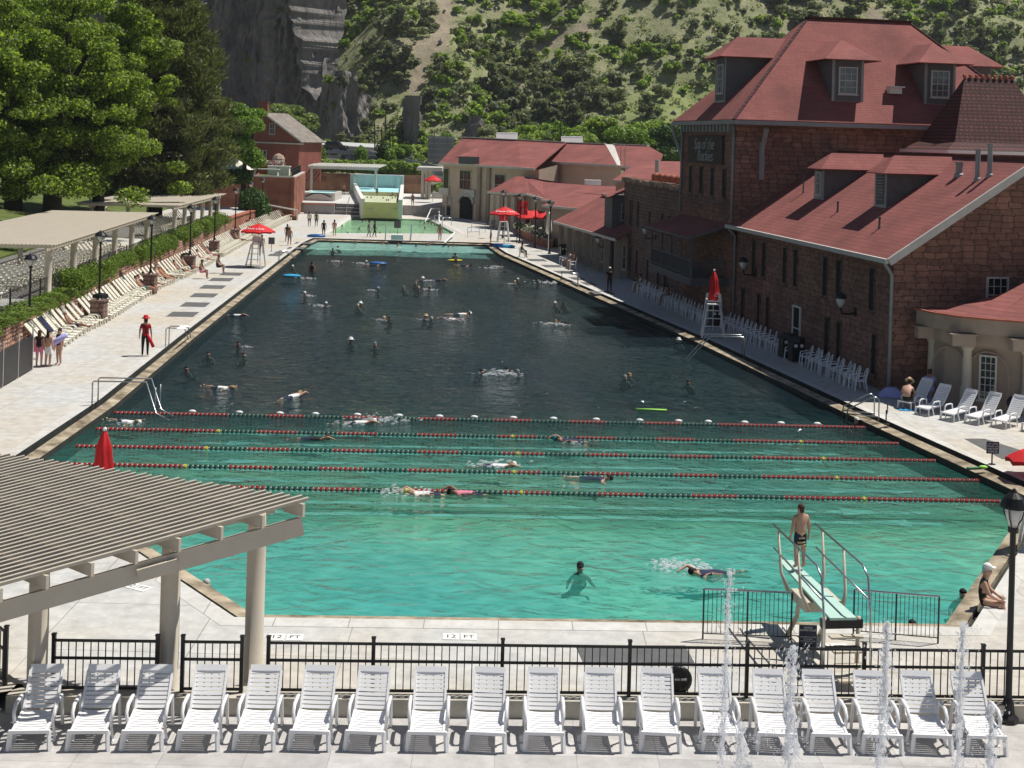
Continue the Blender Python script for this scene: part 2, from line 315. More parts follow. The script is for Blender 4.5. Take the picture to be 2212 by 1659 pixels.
tc=N('ShaderNodeTexCoord'); sx=N('ShaderNodeSeparateXYZ'); L(tc.outputs['Object'],sx.inputs[0])
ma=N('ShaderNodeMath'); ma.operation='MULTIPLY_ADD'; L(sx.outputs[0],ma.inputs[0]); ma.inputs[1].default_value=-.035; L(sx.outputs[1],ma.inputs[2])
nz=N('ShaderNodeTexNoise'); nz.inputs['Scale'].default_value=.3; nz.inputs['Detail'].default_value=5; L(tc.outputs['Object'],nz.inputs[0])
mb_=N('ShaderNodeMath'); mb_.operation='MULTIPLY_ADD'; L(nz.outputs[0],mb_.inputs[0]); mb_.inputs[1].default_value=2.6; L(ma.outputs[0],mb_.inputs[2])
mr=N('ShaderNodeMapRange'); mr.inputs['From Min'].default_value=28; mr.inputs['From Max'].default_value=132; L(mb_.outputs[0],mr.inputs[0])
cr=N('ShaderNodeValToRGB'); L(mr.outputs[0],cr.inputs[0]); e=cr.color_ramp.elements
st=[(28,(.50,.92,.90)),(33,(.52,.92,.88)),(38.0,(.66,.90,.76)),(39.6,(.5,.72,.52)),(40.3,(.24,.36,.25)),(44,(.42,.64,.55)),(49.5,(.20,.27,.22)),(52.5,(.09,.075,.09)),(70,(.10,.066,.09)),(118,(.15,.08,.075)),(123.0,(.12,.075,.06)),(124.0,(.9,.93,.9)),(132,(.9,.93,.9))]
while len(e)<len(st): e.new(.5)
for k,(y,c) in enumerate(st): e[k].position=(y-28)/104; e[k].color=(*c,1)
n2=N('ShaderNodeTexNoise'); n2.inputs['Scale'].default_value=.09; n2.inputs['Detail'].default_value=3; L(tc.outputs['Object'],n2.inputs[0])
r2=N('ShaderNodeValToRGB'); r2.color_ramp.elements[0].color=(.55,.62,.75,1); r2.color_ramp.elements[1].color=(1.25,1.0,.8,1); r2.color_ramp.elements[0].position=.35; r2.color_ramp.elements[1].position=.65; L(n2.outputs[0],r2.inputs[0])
# rippled light net on the floor: painted into its colour as fine cells
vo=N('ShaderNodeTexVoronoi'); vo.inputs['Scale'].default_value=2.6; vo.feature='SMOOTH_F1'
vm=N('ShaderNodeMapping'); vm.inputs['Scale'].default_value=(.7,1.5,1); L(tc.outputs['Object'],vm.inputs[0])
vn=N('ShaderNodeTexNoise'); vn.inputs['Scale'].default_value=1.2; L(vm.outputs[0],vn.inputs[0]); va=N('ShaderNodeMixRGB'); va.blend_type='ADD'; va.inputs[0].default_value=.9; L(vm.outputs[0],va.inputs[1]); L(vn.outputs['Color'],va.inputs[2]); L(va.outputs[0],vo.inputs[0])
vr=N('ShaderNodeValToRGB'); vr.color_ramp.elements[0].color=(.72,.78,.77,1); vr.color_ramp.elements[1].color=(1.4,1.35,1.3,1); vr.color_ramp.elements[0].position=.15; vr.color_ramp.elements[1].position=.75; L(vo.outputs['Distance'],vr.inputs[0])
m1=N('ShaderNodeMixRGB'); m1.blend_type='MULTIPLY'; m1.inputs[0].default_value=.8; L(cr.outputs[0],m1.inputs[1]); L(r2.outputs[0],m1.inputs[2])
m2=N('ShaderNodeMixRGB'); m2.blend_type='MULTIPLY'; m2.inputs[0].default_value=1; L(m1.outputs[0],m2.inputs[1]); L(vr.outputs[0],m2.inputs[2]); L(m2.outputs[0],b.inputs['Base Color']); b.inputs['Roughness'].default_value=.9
mat('pool_wall',(.03,.034,.03),.9,.4,1.5)
mat('therapy_floor',(.42,.62,.40),.9,.25,.2,c2=(.62,.78,.58))
mat('lane_paint',(.62,.88,.80),.8,.2,1.5)
mat('kid_blue',(.36,.68,.72),.8,.1,.5)
mat('kid_green',(.46,.50,.33),.8,.15,.5)
# ---- setting meshes
mb=MB(); mb.poly([(-3000,-800,-3),(3000,-800,-3),(3000,3400,-3),(-3000,3400,-3)]); mat('dry_ground',(.18,.16,.10),.95,.3,.05)
struct(mb.build('ground',['dry_ground']))
mb=MB(); o6=offs(POOL,.62); t3=offs(THER,.4)
holed(mb,[(-31,22.2),(60,22.2),(60,171),(-31,171)],[o6,t3],0)
struct(mb.build('pool_deck',['deck_concrete']))
mb=MB(); p2=offs(POOL,.42); p3=offs(POOL,.0); p5=offs(POOL,.62); pz=offs(POOL,1.05)
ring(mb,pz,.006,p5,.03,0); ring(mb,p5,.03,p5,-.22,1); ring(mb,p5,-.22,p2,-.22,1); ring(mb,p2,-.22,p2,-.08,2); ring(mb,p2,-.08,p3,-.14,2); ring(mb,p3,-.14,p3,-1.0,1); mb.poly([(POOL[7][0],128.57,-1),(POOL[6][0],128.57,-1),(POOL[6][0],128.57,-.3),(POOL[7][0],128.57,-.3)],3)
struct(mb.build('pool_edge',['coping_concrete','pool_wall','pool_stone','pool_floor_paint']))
mb=MB(); ring(mb,offs(THER,1.1),.006,t3,.04,0); ring(mb,t3,.04,offs(THER,0),-.1,0); ring(mb,offs(THER,0),-.1,offs(THER,0),-1.0,2)
struct(mb.build('therapy_pool_edge',['coping_concrete','pool_wall','therapy_floor']))
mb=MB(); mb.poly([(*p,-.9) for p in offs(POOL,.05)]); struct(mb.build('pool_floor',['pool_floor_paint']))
mb=MB(); mb.poly([(*p,-.95) for p in offs(THER,.05)]); struct(mb.build('therapy_pool_floor',['therapy_floor']))
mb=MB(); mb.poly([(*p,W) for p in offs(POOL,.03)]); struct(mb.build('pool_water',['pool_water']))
mb=MB(); mb.poly([(*p,W+.02) for p in offs(THER,.03)]); struct(mb.build('therapy_pool_water',['therapy_water']))
# painted lane lines with arrow heads on the floor
ROPES=[((245,893),(1870,925)),((205,928),(1940,960)),((150,965),(2020,997)),((150,1005),(2115,1040)),((120,1043),(2160,1085))]
RP=[(G(*a,W),G(*b_,W)) for a,b_ in ROPES]; RP[2][0].x=-14.5; RP[3][0].x=-14.6; RP[4][0].x=-14.4; RP[4][0].y=39.1
mb=MB()
for i,(a,b_) in enumerate(RP):
    for dy,dr in((.55,1),(-.55,-1)):
        if i==0 and dy>0: continue
        x0=a.x+3.2+.4*i; x1=b_.x-2.0; sl=(b_.y-a.y)/(b_.x-a.x); z=-.89
        def q(x,o): return (x,a.y+(x-a.x)*sl+dy+o,z)
        x=x0
        while x<x1-.01:
            x2=min(x1,x+.5); k=.15; w0=.09*noise.noise((x*.9,i*7+dy,0)); w1=.09*noise.noise((x2*.9,i*7+dy,0)); mb.poly([q(x,w0-k),q(x2,w1-k),q(x2,w1+k),q(x,w0+k)]); x=x2
        for e0,sg in((x0,1),(x1,-1)):
            xx=e0+sg*1.9; d=dr*sg; zz=z; z=zz+.008
            mb.poly([q(xx-.9*dr,-.36),q(xx+.9*dr,0),q(xx-.9*dr,.36)] if dr>0 else [q(xx+.9,-.36),q(xx+.9,.36),q(xx-.9,0)])
            z=zz
mb.T=Matrix.Translation((0,0,.004))
struct(mb.build('lane_markings',['lane_paint']))
# dark slate panels set in the decks
def mats(pts,w_,l_,dirv):
    mb=MB(); d=Vector(dirv).normalized(); n=Vector((d.y,-d.x,0))
    for p in pts:
        c=G(*p); mb.poly([c+n*(i*w_/2)+d*(j*l_/2)+Vector((0,0,.01)) for i,j in((-1,-1),(1,-1),(1,1),(-1,1))])
    return mb
dl=Vector((-.06,1,0))
mb=mats([(395,679),(422,658),(441,638),(460,620),(478,604),(500,592),(548,578),(600,551),(612,546),(640,536),(655,525)],1.5,2.0,dl)
struct(mb.build('deck_panels',['slate']))
mb=mats([(1160,562),(1192,575),(1215,588),(1240,602),(1262,613),(1300,632)],1.5,2.0,(-.17,1,0)); struct(mb.build('deck_panels_east',['slate']))
mb=MB()
for quad in [[(2083,948),(2127,948),(2212,975),(2212,992),(2165,992)],[(1243,1395),(1480,1395),(1500,1432),(1260,1432)]]:
    mb.poly([G(*p)+Vector((0,0,.01)) for p in quad])
struct(mb.build('deck_panels_dark',['slate']))
# ---- raised terrace in front, with curb
TZ=1.07
mb=MB(); mb.poly([(-30,5,TZ),(30,5,TZ),(30,22.1,TZ),(-30,22.1,TZ)]); struct(mb.build('terrace_floor',['terrace_paver']))
def FY(x): return 21.05+(x+6)*.042
mb=MB()
def fy(x,o,z): return (x,FY(x)+o,z)
for x0,x1 in [(-7.85,30)]:
    mb.poly([fy(x0,-.22,1.35),fy(x1,-.22,1.35),fy(x1,.24,1.35),fy(x0,.24,1.35)]); mb.poly([fy(x0,-.22,TZ),fy(x1,-.22,TZ),fy(x1,-.22,1.35),fy(x0,-.22,1.35)]); mb.poly([fy(x0,.24,1.35),fy(x1,.24,1.35),fy(x1,.24,0),fy(x0,.24,0)])
a=Vector((-7.85,FY(-7.85),0)); b_=Vector((-14,27.6,0)); d=(b_-a).normalized(); n=Vector((-d.y,d.x,0))*-1
def fq(t,o,z): p=a+d*t+n*o; return (p.x,p.y,z)
mb.poly([fq(0,.22,1.35),fq(9,.22,1.35),fq(9,-.24,1.35),fq(0,-.24,1.35)]); mb.poly([fq(0,-.22,TZ),fq(9,-.22,TZ),fq(9,-.22,1.35),fq(0,-.22,1.35)]); mb.poly([fq(0,.22,0),fq(9,.22,0),fq(9,.22,1.35),fq(0,.22,1.35)])
struct(mb.build('terrace_curb',['curb_concrete']))
# pale floor tiles with depth numbers
def tile(px,py,s,rz,rev=0):
    t=thing('depth_marker','white depth tile reading 12 FT on the deck between pool and black fence','depth marker',G(px,py)+Vector((0,0,.004)),rz,'white depth tiles on the near deck')
    mb=MB(); mb.box((-.19,0,.004),(.34,.34,.008)); mb.box((.19,0,.004),(.34,.34,.008)); mb.build('tile',['white_paint'],t)
    text('lettering','12',M and 'black_metal',.24,t,(-.19,0,.009),(0,0,math.pi if rev else 0),.001); text('lettering','FT','black_metal',.22,t,(.19,0,.009),(0,0,0),.001); return t
k=tile(617,1377,1,.03); k['label']='white depth tile on the near deck just beyond the fence beside the right pergola column'; k.pop('group',None) if hasattr(k,'pop') else None
k=tile(993,1376,1,.03); k['label']='white depth tile on the near deck in the middle of the near pool edge'
k=tile(295,1268,1,-.5); k['label']='white depth tile on the deck seen under the beige pergola beam'
k=tile(1795,1398,1,.03); k['label']='white depth tile on the near deck beneath the diving board stand'
# ================= foreground
def slats(mb,c0,c1,wd,n,gap,th,cross=None,mi=0,bow=.03):
    """plastic slatted panel from c0 to c1 (y,z); slots between the bars"""
    d=Vector((0,c1[0]-c0[0],c1[1]-c0[1])); Ln=d.length; d.normalize(); nn=Vector((0,-d.z,d.y))
    p=Ln/n
    for i in range(n):
        t=(i+.5)*p; k=(p-gap)/2
        vs=[]
        for s_ in(-1,-.5,0,.5,1):
            off=nn*(-bow*(1-s_*s_)); base=Vector((s_*wd/2,c0[0],c0[1]))+off
            vs+=[base+d*(t-k),base+d*(t+k),base+d*(t-k)-nn*th,base+d*(t+k)-nn*th]
        fs=[]
        for j in range(4):
            a=j*4;b=a+4; fs+=[(a,a+1,b+1,b),(a+2,b+2,b+3,a+3),(a,b,b+2,a+2),(a+1,a+3,b+3,b+1)]
        mb.add(vs,fs,mi)
    for s_ in(-1,1):
        x=s_*wd/2; mb.beam((x,c0[0],c0[1]-.012),(x,c1[0],c1[1]-.012),.035,.045,mi)
    for x in cross or []: mb.beam((x*wd,c0[0]+d.y*Ln*.5,c0[1]+d.z*Ln*.5+bow-.02),(x*wd,c1[0],c1[1]+bow-.02),.02,.02,mi)
def make_lounger(label,cat,group,mt,arms=True,sd=.62,back=(.36,.46),wd=.50,frame=None):
    t=thing('sun_lounger',label,cat,(0,0,0),0,group)
    mb=MB(); slats(mb,(-.32,.30),(-.32+sd,.36),wd,9,.016,.02,bow=.02); mb.beam((-wd/2-.05,-.33,.29),(wd/2+.05,-.33,.29),.05,.05); mb.build('seat',[mt],t)
    mb=MB(); y0=-.32+sd; slats(mb,(y0,.37),(y0+back[0],.37+back[1]),wd-.01,9,.017,.02,bow=.01); e=Vector((0,back[0],back[1])).normalized()
    mb.beam((-wd/2,y0+back[0]+e.y*.03,.37+back[1]+e.z*.03),(wd/2,y0+back[0]+e.y*.03,.37+back[1]+e.z*.03),.09,.03,0,up=(0,-.8,.5)); mb.build('backrest',[mt],t)
    for s_ in(-1,1):
        x=s_*(wd/2+.05)
        if arms:
            mb=MB(); mb.tube([(x-s_*.02,-.08,.30),(x,-.06,.46),(x,.04,.545),(x,.32,.55),(x,.42,.52)],[.03,.03,.03,.03,.028],6); mb.build('armrest',[mt],t,smooth=True)
        mb=MB(); mb.beam((x-s_*.02,-.30,.29),(x,-.33,0),.05,.06); mb.build('leg',[mt],t)
        mb=MB(); mb.tube([(x-s_*.02,-.05,.29),(x,.02,.02),(x,-.05,0)],.024,5); mb.build('leg',[mt],t); mb=MB(); mb.tube([(x,.40,.53),(x,.5,.02)],.026,6); mb.build('leg',[mt],t)
    return t
CH=[(57,1622),(185,1622),(303,1622),(425,1622),(547,1622),(668,1622),(789,1623),(921,1624),(1050,1625),(1175,1625),(1302,1625),(1428,1625),(1560,1625),(1680,1627),(1795,1628),(1908,1630),(2015,1630),(2132,1632)]
wl=make_lounger('x','lounger','white plastic loungers lined up along the front fence','white_plastic')
ordn=['first','second','third','fourth','fifth','sixth','seventh','eighth','ninth','tenth','eleventh','twelfth','thirteenth','fourteenth','fifteenth','sixteenth','seventeenth','last']
side=['far left, under slatted shade','striped by pergola shadow','between two beige columns','right of middle column','before right beige column']
for i,(px,py) in enumerate(CH):
    g=G(px,py,TZ); lb=f'white plastic lounger, {ordn[i]} from left in front row'+(', '+side[i] if i<5 else (', behind a water jet' if i in(12,14,15,17) else ''))
    if i==0: wl.location=g+Vector((0,.33,0)); wl['label']=lb; wl.rotation_euler=(0,0,.10)
    else: dup(wl,g+Vector((0,.33,0)),[.08,.06,.04,.02][i-1] if i<5 else rnd.uniform(-.04,.05),lb)
# black picket fence
def picket_fence(label,posts,z0,h,name='picket_fence',pk=.118,mt='black_metal',pr=.016,rails=(.06,.62,.95),post=.06,panel_end=True):
    t=thing(name,label,'fence',posts[0])
    for i in range(len(posts)-1):
        a=Vector(posts[i]);b=Vector(posts[i+1]); d=b-a; n=max(2,int(d.length/pk)); mb=MB()
        for r in rails: mb.beam(a+Vector((0,0,h*r)),b+Vector((0,0,h*r)),.03,.04)
        for k in range(1,n): p=a+d*(k/n); mb.box(p+Vector((0,0,h*.5)),(pr,pr,h*.9))
        mb.build('picket_panel',[mt],t,world=True)
    for p in posts: mb=MB(); mb.box(Vector(p)+Vector((0,0,h*.53)),(post,post,h*1.06)); mb.box(Vector(p)+Vector((0,0,h*1.07)),(post*1.25,post*1.25,.02)); mb.build('fence_post',[mt],t,world=True)
    return t
def fx(px):
    X=(px-CX)*21.3/FP
    for _ in range(4):
        Y=FY(X); z=1.35; X=((px-CX)*RC+ROLL*(FP*(H-z)/Y/RC+0))*Y/FP
    return (X,FY(X),1.35)
picket_fence('short black picket fence section between the left and middle pergola columns',[fx(113),fx(337)],1.35,.86)
picket_fence('narrow black picket fence section between the middle and right pergola columns',[fx(392),fx(520)],1.35,.86)
picket_fence('long black picket fence running behind the white loungers to the right',[fx(x) for x in(577,804,1083,1358,1612,1865,2122,2390)],1.35,.86)
pq=[Vector(fq(t_,0,1.35)) for t_ in(.25,2.2,4.4,6.6)]
picket_fence('black picket fence section running diagonally at the left edge',pq,1.35,.9)
# front pergola
t=thing('pergola','large beige slatted pergola in the left foreground on round columns','pergola',(-5.5,21,TZ))
cols=[A(85,1285,20.75),A(370,1213,21.3),A(555,1165,22.0)]
bases=[TZ,TZ,1.0]
# plane through the beam tops and the far edge
P1=A(0,1262,19.75); P2=A(655,1080,21.4); P3=A(0,985,24.5)
ub=(P2-P1).normalized(); nrm=(P2-P1).cross(P3-P1).normalized()
if nrm.z<0: nrm=-nrm
for c,zb in zip(cols,bases):
    mb=MB(); z1=P1.z-((c-P1).x*nrm.x+(c-P1).y*nrm.y)/nrm.z-.42; mb.lathe([(.2,zb),(.2,zb+.22),(.16,zb+.24),(.158,z1-.15),(.145,z1+.1)],(c.x,c.y,0),20); mb.build('column',['beige_paint'],t,smooth=True,world=True)
zc=lambda c: P1.z-((c-P1).x*nrm.x+(c-P1).y*nrm.y)/nrm.z-.36
mb=MB(); mb.beam(Vector((cols[0].x-2.2,cols[0].y-.6,zc(Vector((cols[0].x-2.2,cols[0].y-.6,0))))),Vector((cols[2].x+.25,cols[2].y+.1,zc(Vector((cols[2].x+.25,cols[2].y+.1,0))))),.14,.24); mb.build('beam',['beige_paint'],t,world=True)
ob=Vector((0,0,-.42))
b0=P1-ub*2.5+ob; b1=P2+ob
hd=ub.copy()
mb=MB(); mb.beam(b0,b1-ub*.0,.09,.30); mb.build('beam',['beige_paint'],t,world=True)
mb=MB(); q0=P1+ub*2.05+ob+Vector((.05,-.12,.0)); mb.beam(q0,q0+ub*.62,.06,.17); mb.build('light_box',['beige_paint'],t,world=True)
mb=MB(); q0=A(30,1308,20.2); mb.beam(q0+Vector((-.35,-.1,0)),q0+Vector((.25,0,.03)),.25,.13); mb.build('floodlight',['slate'],t,world=True)
back=(P3-P1); rd0=(back-ub*back.dot(ub)).normalized()
edge=(P3-P2).normalized()
for i in range(9):
    s0=P1+ub*((P2-P1).length*(.985-i*.142))+Vector((0,0,-.13)); 
    rd=(rd0*.86-ub*.52).normalized()
    ru,rb=rd.dot(ub),rd.dot(rd0); eu,eb=edge.dot(ub),edge.dot(rd0); su=(s0-P2).dot(ub); ln=max(.3,(su*eb-0*eu)/(eu*rb-ru*eb) if abs(eu*rb-ru*eb)>1e-4 else 2) if 1 else 0; ln=min(ln,5)
    mb=MB(); mb.beam(s0-rd*.12,s0+rd*max(.25,ln-.05),.055,.21); mb.build('rafter',['beige_paint'],t,world=True)
mb=MB(); nsl=52; E3=P2+edge*9.5
bk=(E3-P2); bn=rd0; depth=bk.dot(bn)
for i in range(nsl):
    f=i/(nsl-1)*1.0; e1_=P2+edge*(9.5*f)+Vector((0,0,.0)); ext=.10+(.22 if i%2 else 0)*(i<8)
    e0=P1-ub*3.5+bn*(depth*f)
    e0=e1_-ub*((e1_-P1).dot(ub)+4.2)
    mb.beam(e0,e1_+ub*(.09+.05*(i%2)),.064,.05)
mb.build('roof_slats',['beige_paint'],t,world=True)
# street lamp builder
def lamp(label,loc,h,group=None,hood=.17,name='lamp_post',dark='black_metal',r=.045):
    t=thing(name,label,'lamp post',loc,0,group); hh=h-.62
    mb=MB(); mb.lathe([(.17,0),(.17,.08),(.11,.14),(.09,.32),(r,.4),(r*.9,hh-.1),(r*1.6,hh-.08),(r*1.6,hh)],(0,0,0),10); mb.build('pole',[dark],t,smooth=False)
    mb=MB(); mb.lathe([(r*1.2,hh),(hood*.75,hh+.18),(hood*.95,hh+.34),(hood*.55,hh+.42)],(0,0,0),10); 
    mb.build('lamp_globe',['lamp_glass'],t,smooth=True)
    mb=MB(); mb.lathe([(hood*1.3,hh+.33),(hood*1.25,hh+.37),(hood*.9,hh+.50),(hood*.35,hh+.58),(.02,hh+.64)],(0,0,0),12)
    for k in range(4):
        a_=math.pi/4+k*math.pi/2; c_,s_=math.cos(a_),math.sin(a_); mb.tube([(r*c_,r*s_,hh),(hood*.85*c_,hood*.85*s_,hh+.17),(hood*1.1*c_,hood*1.1*s_,hh+.34)],.012,4)
    mb.build('hood',[dark],t); return t
g=G(2177,1558,TZ); tp=A(2185,1058,g.y)
lamp('tall black lamp post behind the last white lounger at the right',g,tp.z-TZ,None,.17,r=.055)
# round black disc on the fence
t=thing('life_ring_case','round black disc with a pale band hung behind the picket fence','disc',(*[k for k in fx(1465)[:2]],1.35)); c=A(1465,1468,FY(2.7)+.2)
mb=MB(); mb.T=Matrix.Translation(c)@Matrix.Rotation(R(90),4,'X'); mb.lathe([(.16,-.05),(.225,-.03),(.235,0),(.225,.04),(.15,.06)],(0,0,0),24); mb.build('case',['black_metal'],t,smooth=True,world=True)
mb=MB(); mb.box(c+Vector((.03,-.07,.03)),(.2,.02,.03)); mb.build('band',['pale_trim'],t,world=True)
# barriers by the board
def barrier(label,a,b,h):
    t=thing('pool_railing',label,'railing',G(*a)); p0=G(*a);p1=G(*b); mid=(p0+p1)/2
    mb=MB(); mb.tube([p0+Vector((0,0,h)),p1+Vector((0,0,h))],.022,6); mb.build('top_rail',['steel'],t,world=True)
    mb=MB(); d=p1-p0; mb.tube([p0+Vector((0,0,.12)),p1+Vector((0,0,.12))],.013,5)
    for k in range(1,20):
        if k!=10: p=p0+d*k/20; mb.tube([p+Vector((0,0,.12)),p+Vector((0,0,h))],.007,4)
    mb.build('pickets',['dark_metal'],t,world=True)
    for p in(p0,mid,p1): mb=MB(); mb.tube([p,p+Vector((0,0,h))],.02,6); mb.build('post',['dark_metal'],t,world=True)
barrier('low metal safety railing at the pool edge left of the diving board',(1518,1380),(1708,1388),1.06)
barrier('low metal safety railing at the pool edge right of the diving board',(1843,1374),(2026,1390),1.0)
# diving board
bt=A(1721,1207,32.0); bb=A(1820,1335,27.6)
tipL=A(1681,1210,32.2)
t=thing('diving_board','pale green diving board on a cream stand with handrails','diving board',(6.9,27.6,0))
zb=1.22
tl=G(1681,1208,zb); tr_=G(1712,1210,zb); rl=G(1793,1335,zb-.05); rr=G(1851,1334,zb-.05)
mb=MB(); mb.slab([tl,tr_,rr,rl],.05,0); mb.build('board',['board_green'] if 'board_green' in M else [mat('board_green',(.42,.62,.55),.6,.06,3.)],t,world=True)
mat('cream_metal',(.55,.50,.40),.5,.08,3.)
ax=((tl+tr_)/2-(rl+rr)/2); ax.z=0; ax.normalize(); sd=Vector((ax.y,-ax.x,0))
bm=(rl+rr)/2; bm.z=0; wdt=.36
for s_ in(-1,1):
    b0=bm+sd*(s_*wdt); b1=bm+ax*1.75+sd*(s_*wdt)
    mb=MB(); mb.tube([b0+ax*.15,b0+ax*.1+Vector((0,0,1.15))],.045,8); mb.build('stand_leg',['cream_metal'],t,smooth=True,world=True)
    mb=MB(); mb.tube([b1+ax*.4,b1-ax*.15+Vector((0,0,.62)),b1-ax*.25+Vector((0,0,1.05))],.05,8); mb.build('stand_leg',['cream_metal'],t,smooth=True,world=True)
    u=Vector((0,0,1)); hb=b0+sd*(s_*.12)
    mb=MB(); mb.tube([hb-ax*.25+u*.05,hb-ax*.2+u*1.2,hb-ax*.02+u*1.98,hb+ax*.25+u*2.13,hb+ax*2.9+u*2.17],.024,8); mb.build('handrail',['steel'],t,smooth=True,world=True)
    mb=MB(); mb.tube([hb-ax*.15+u*1.55,hb+ax*2.8+u*1.68],.02,8); mb.build('mid_rail',['steel'],t,smooth=True,world=True)
    for e_ in(1.1,2.3):
        mb=MB(); mb.tube([b1+ax*(e_-1.9)+u*.95,b1+sd*(s_*.12)+ax*(e_-1.75)+u*1.3,b1+sd*(s_*.14)+ax*(e_-1.55)+u*2.13],[.05,.035,.025],8); mb.build('rail_post',['cream_metal'],t,smooth=True,world=True)
mb=MB(); c=bm+ax*1.55; mb.slab([c+sd*.4+ax*.35+Vector((0,0,1.1)),c-sd*.4+ax*.35+Vector((0,0,1.1)),c-sd*.4-ax*.5+Vector((0,0,1.1)),c+sd*.4-ax*.5+Vector((0,0,1.1))],.2); mb.build('fulcrum_plate',['cream_metal'],t,world=True)
mb=MB(); c=bm+ax*.1+Vector((0,0,1.03)); mb.beam(c-sd*.42,c+sd*.42,.16,.17); mb.beam(c-sd*.4+Vector((0,0,-.5)),c+sd*.4+Vector((0,0,-.5)),.1,.06); mb.build('anchor_frame',['black_metal'],t,world=True)
mb=MB()
for k in range(4): c=bm-ax*(.15+.16*k)+Vector((0,0,.85-.22*k)); mb.beam(c-sd*.33,c+sd*.33,.16,.04)
mb.build('steps',['cream_metal'],t,world=True)
t=thing('rules_sign','dark blue rules sign with small white lettering below the diving board','sign',(6.6,27.0,0)); c=A(1745,1375,27.0)
mb=MB(); mb.box(c,(.37,.02,.48)); mb.build('panel',['navy_sign'],t,world=True)
text('lettering','DIVING\nBOARD RULES','white_letter',.052,t,c-Vector((6.6,27.0,0))+Vector((0,-.013,.16)),(R(90),0,0),.001)
text('lettering','ONE PERSON AT A TIME\nNO RUNNING\nDIVE STRAIGHT AHEAD\nSWIM TO SIDE','white_letter',.03,t,c-Vector((6.6,27.0,0))+Vector((0,-.013,-.07)),(R(90),0,0),.001,space=1.4)
# fountain jets
m=bpy.data.materials.new('spray'); m.use_nodes=True; t_,b,N,L=nodes(m); M['spray']=m
b.inputs['Base Color'].default_value=(.95,.96,.98,1); b.inputs['Roughness'].default_value=.2; b.inputs['Specular IOR Level'].default_value=.7
tl2=N('ShaderNodeBsdfTranslucent'); tl2.inputs[0].default_value=(.95,.97,1,1); ma_=N('ShaderNodeMixShader'); ma_.inputs[0].default_value=.55; L(b.outputs[0],ma_.inputs[1]); L(tl2.outputs[0],ma_.inputs[2])
tr2=N('ShaderNodeBsdfTransparent'); mx=N('ShaderNodeMixShader'); mx.inputs[0].default_value=.42; L(tr2.outputs[0],mx.inputs[1]); L(ma_.outputs[0],mx.inputs[2]); L(mx.outputs[0],t_.nodes['Material Output'].inputs[0])
def jet(label,px,ptop,pbase,yy,wd,dens,seed,arc=0.):
    r=random.Random(seed); top=A(px,ptop,yy); base=A(px,pbase,yy); base.z=TZ; h=top.z-TZ
    t=thing('water_jet',label,'water jet',(top.x,yy,TZ),0,'fountain jets on the front terrace'); mb=MB()
    for k in range(int(dens*h*330)):
        f=r.random()**.8; z=h*f; lean=arc*(f-.4)
        sp=wd*(.35+.9*(1-f)**1.5) if r.random()<.65 else wd*2.6
        x=r.gauss(lean,sp*.45); y=r.gauss(0,sp*.45); s_=r.choice([.005,.007,.009,.010,.013,.02])
        if abs(x-lean)>wd*.8: s_*=.6; 
        mb.ell((x,y,max(.01,z)),(s_,s_,s_*r.uniform(1,2.6)),5,3)
    for k in range(int(dens*4)):   # ragged solid tongues of water
        x0=r.gauss(0,wd*.2); y0=r.gauss(0,wd*.2); z0=h*r.uniform(.0,.6); z1=min(h,z0+h*r.uniform(.15,.4)); n=7
        pts=[(x0+arc*((z0+(z1-z0)*i/n)/h-.4)+r.gauss(0,wd*.14),y0+r.gauss(0,wd*.14),z0+(z1-z0)*i/n) for i in range(n+1)]
        mb.tube(pts,[r.uniform(.004,.022) for i in range(n+1)],5)
    for k in range(int(dens*160)): mb.ell((r.gauss(0,wd*3.2),r.gauss(0,wd*2.2),abs(r.gauss(0,.16))+.01),(.006,.006,.007),4,3)
    mb.build('spray',['spray'],t,smooth=True)
jet('tall thin water jet rising in front of the thirteenth white lounger',1572,1235,1640,18.6,.10,1.0,1,.05)
jet('bushy water jet between the fourteenth and fifteenth white loungers',1712,1395,1650,18.5,.17,2.0,2)
jet('tall water jet in front of the sixteenth white lounger',1912,1345,1655,18.5,.12,1.7,3,.05)
jet('water jet rising before the last white lounger',2078,1345,1600,18.7,.11,1.2,4,.03)
jet('low splashing jet at the foot of the last white lounger',2143,1525,1600,18.8,.10,1.6,5)
jet('low broad splash at the feet of the thirteenth white lounger',1600,1560,1650,18.3,.22,1.7,6)
# ================= foliage helpers
def greens(n,c,k=.35,tr=.25):
    out=[]
    for i,f in enumerate((1-k,1,1+k)):
        m=bpy.data.materials.new(f'{n}_{i}'); m.use_nodes=True; t,b,N,L=nodes(m); M[m.name]=m
        cc=(c[0]*f*(1.08 if i==2 else 1),c[1]*f,c[2]*f*(.8 if i==2 else 1)); b.inputs['Base Color'].default_value=(*cc,1); b.inputs['Roughness'].default_value=.55; b.inputs['Specular IOR Level'].default_value=.3
        if tr:
            tl=N('ShaderNodeBsdfTranslucent'); tl.inputs[0].default_value=(cc[0]*1.3,cc[1]*1.4,cc[2]*.7,1); mx=N('ShaderNodeMixShader'); mx.inputs[0].default_value=tr
            L(b.outputs[0],mx.inputs[1]); L(tl.outputs[0],mx.inputs[2]); L(mx.outputs[0],t.nodes['Material Output'].inputs[0])
        out.append(m.name)
    return out
GM=greens('maple_leaf',(.19,.27,.055),.55,.5); GP=greens('pine_needle',(.115,.14,.055),.45,.3); GJ=greens('juniper_leaf',(.13,.21,.028),.3,.2)
GB=greens('bright_leaf',(.16,.27,.04),.25,.3); GD=greens('hill_juniper',(.17,.20,.13),.35,.4); GS=greens('hill_shrub',(.24,.34,.085),.3,.45); GG=greens('sage',(.29,.32,.19),.25,.35); GH=greens('hedge_leaf',(.05,.11,.02),.35,.15); GW=greens('willow_leaf',(.20,.27,.09),.25,.25)
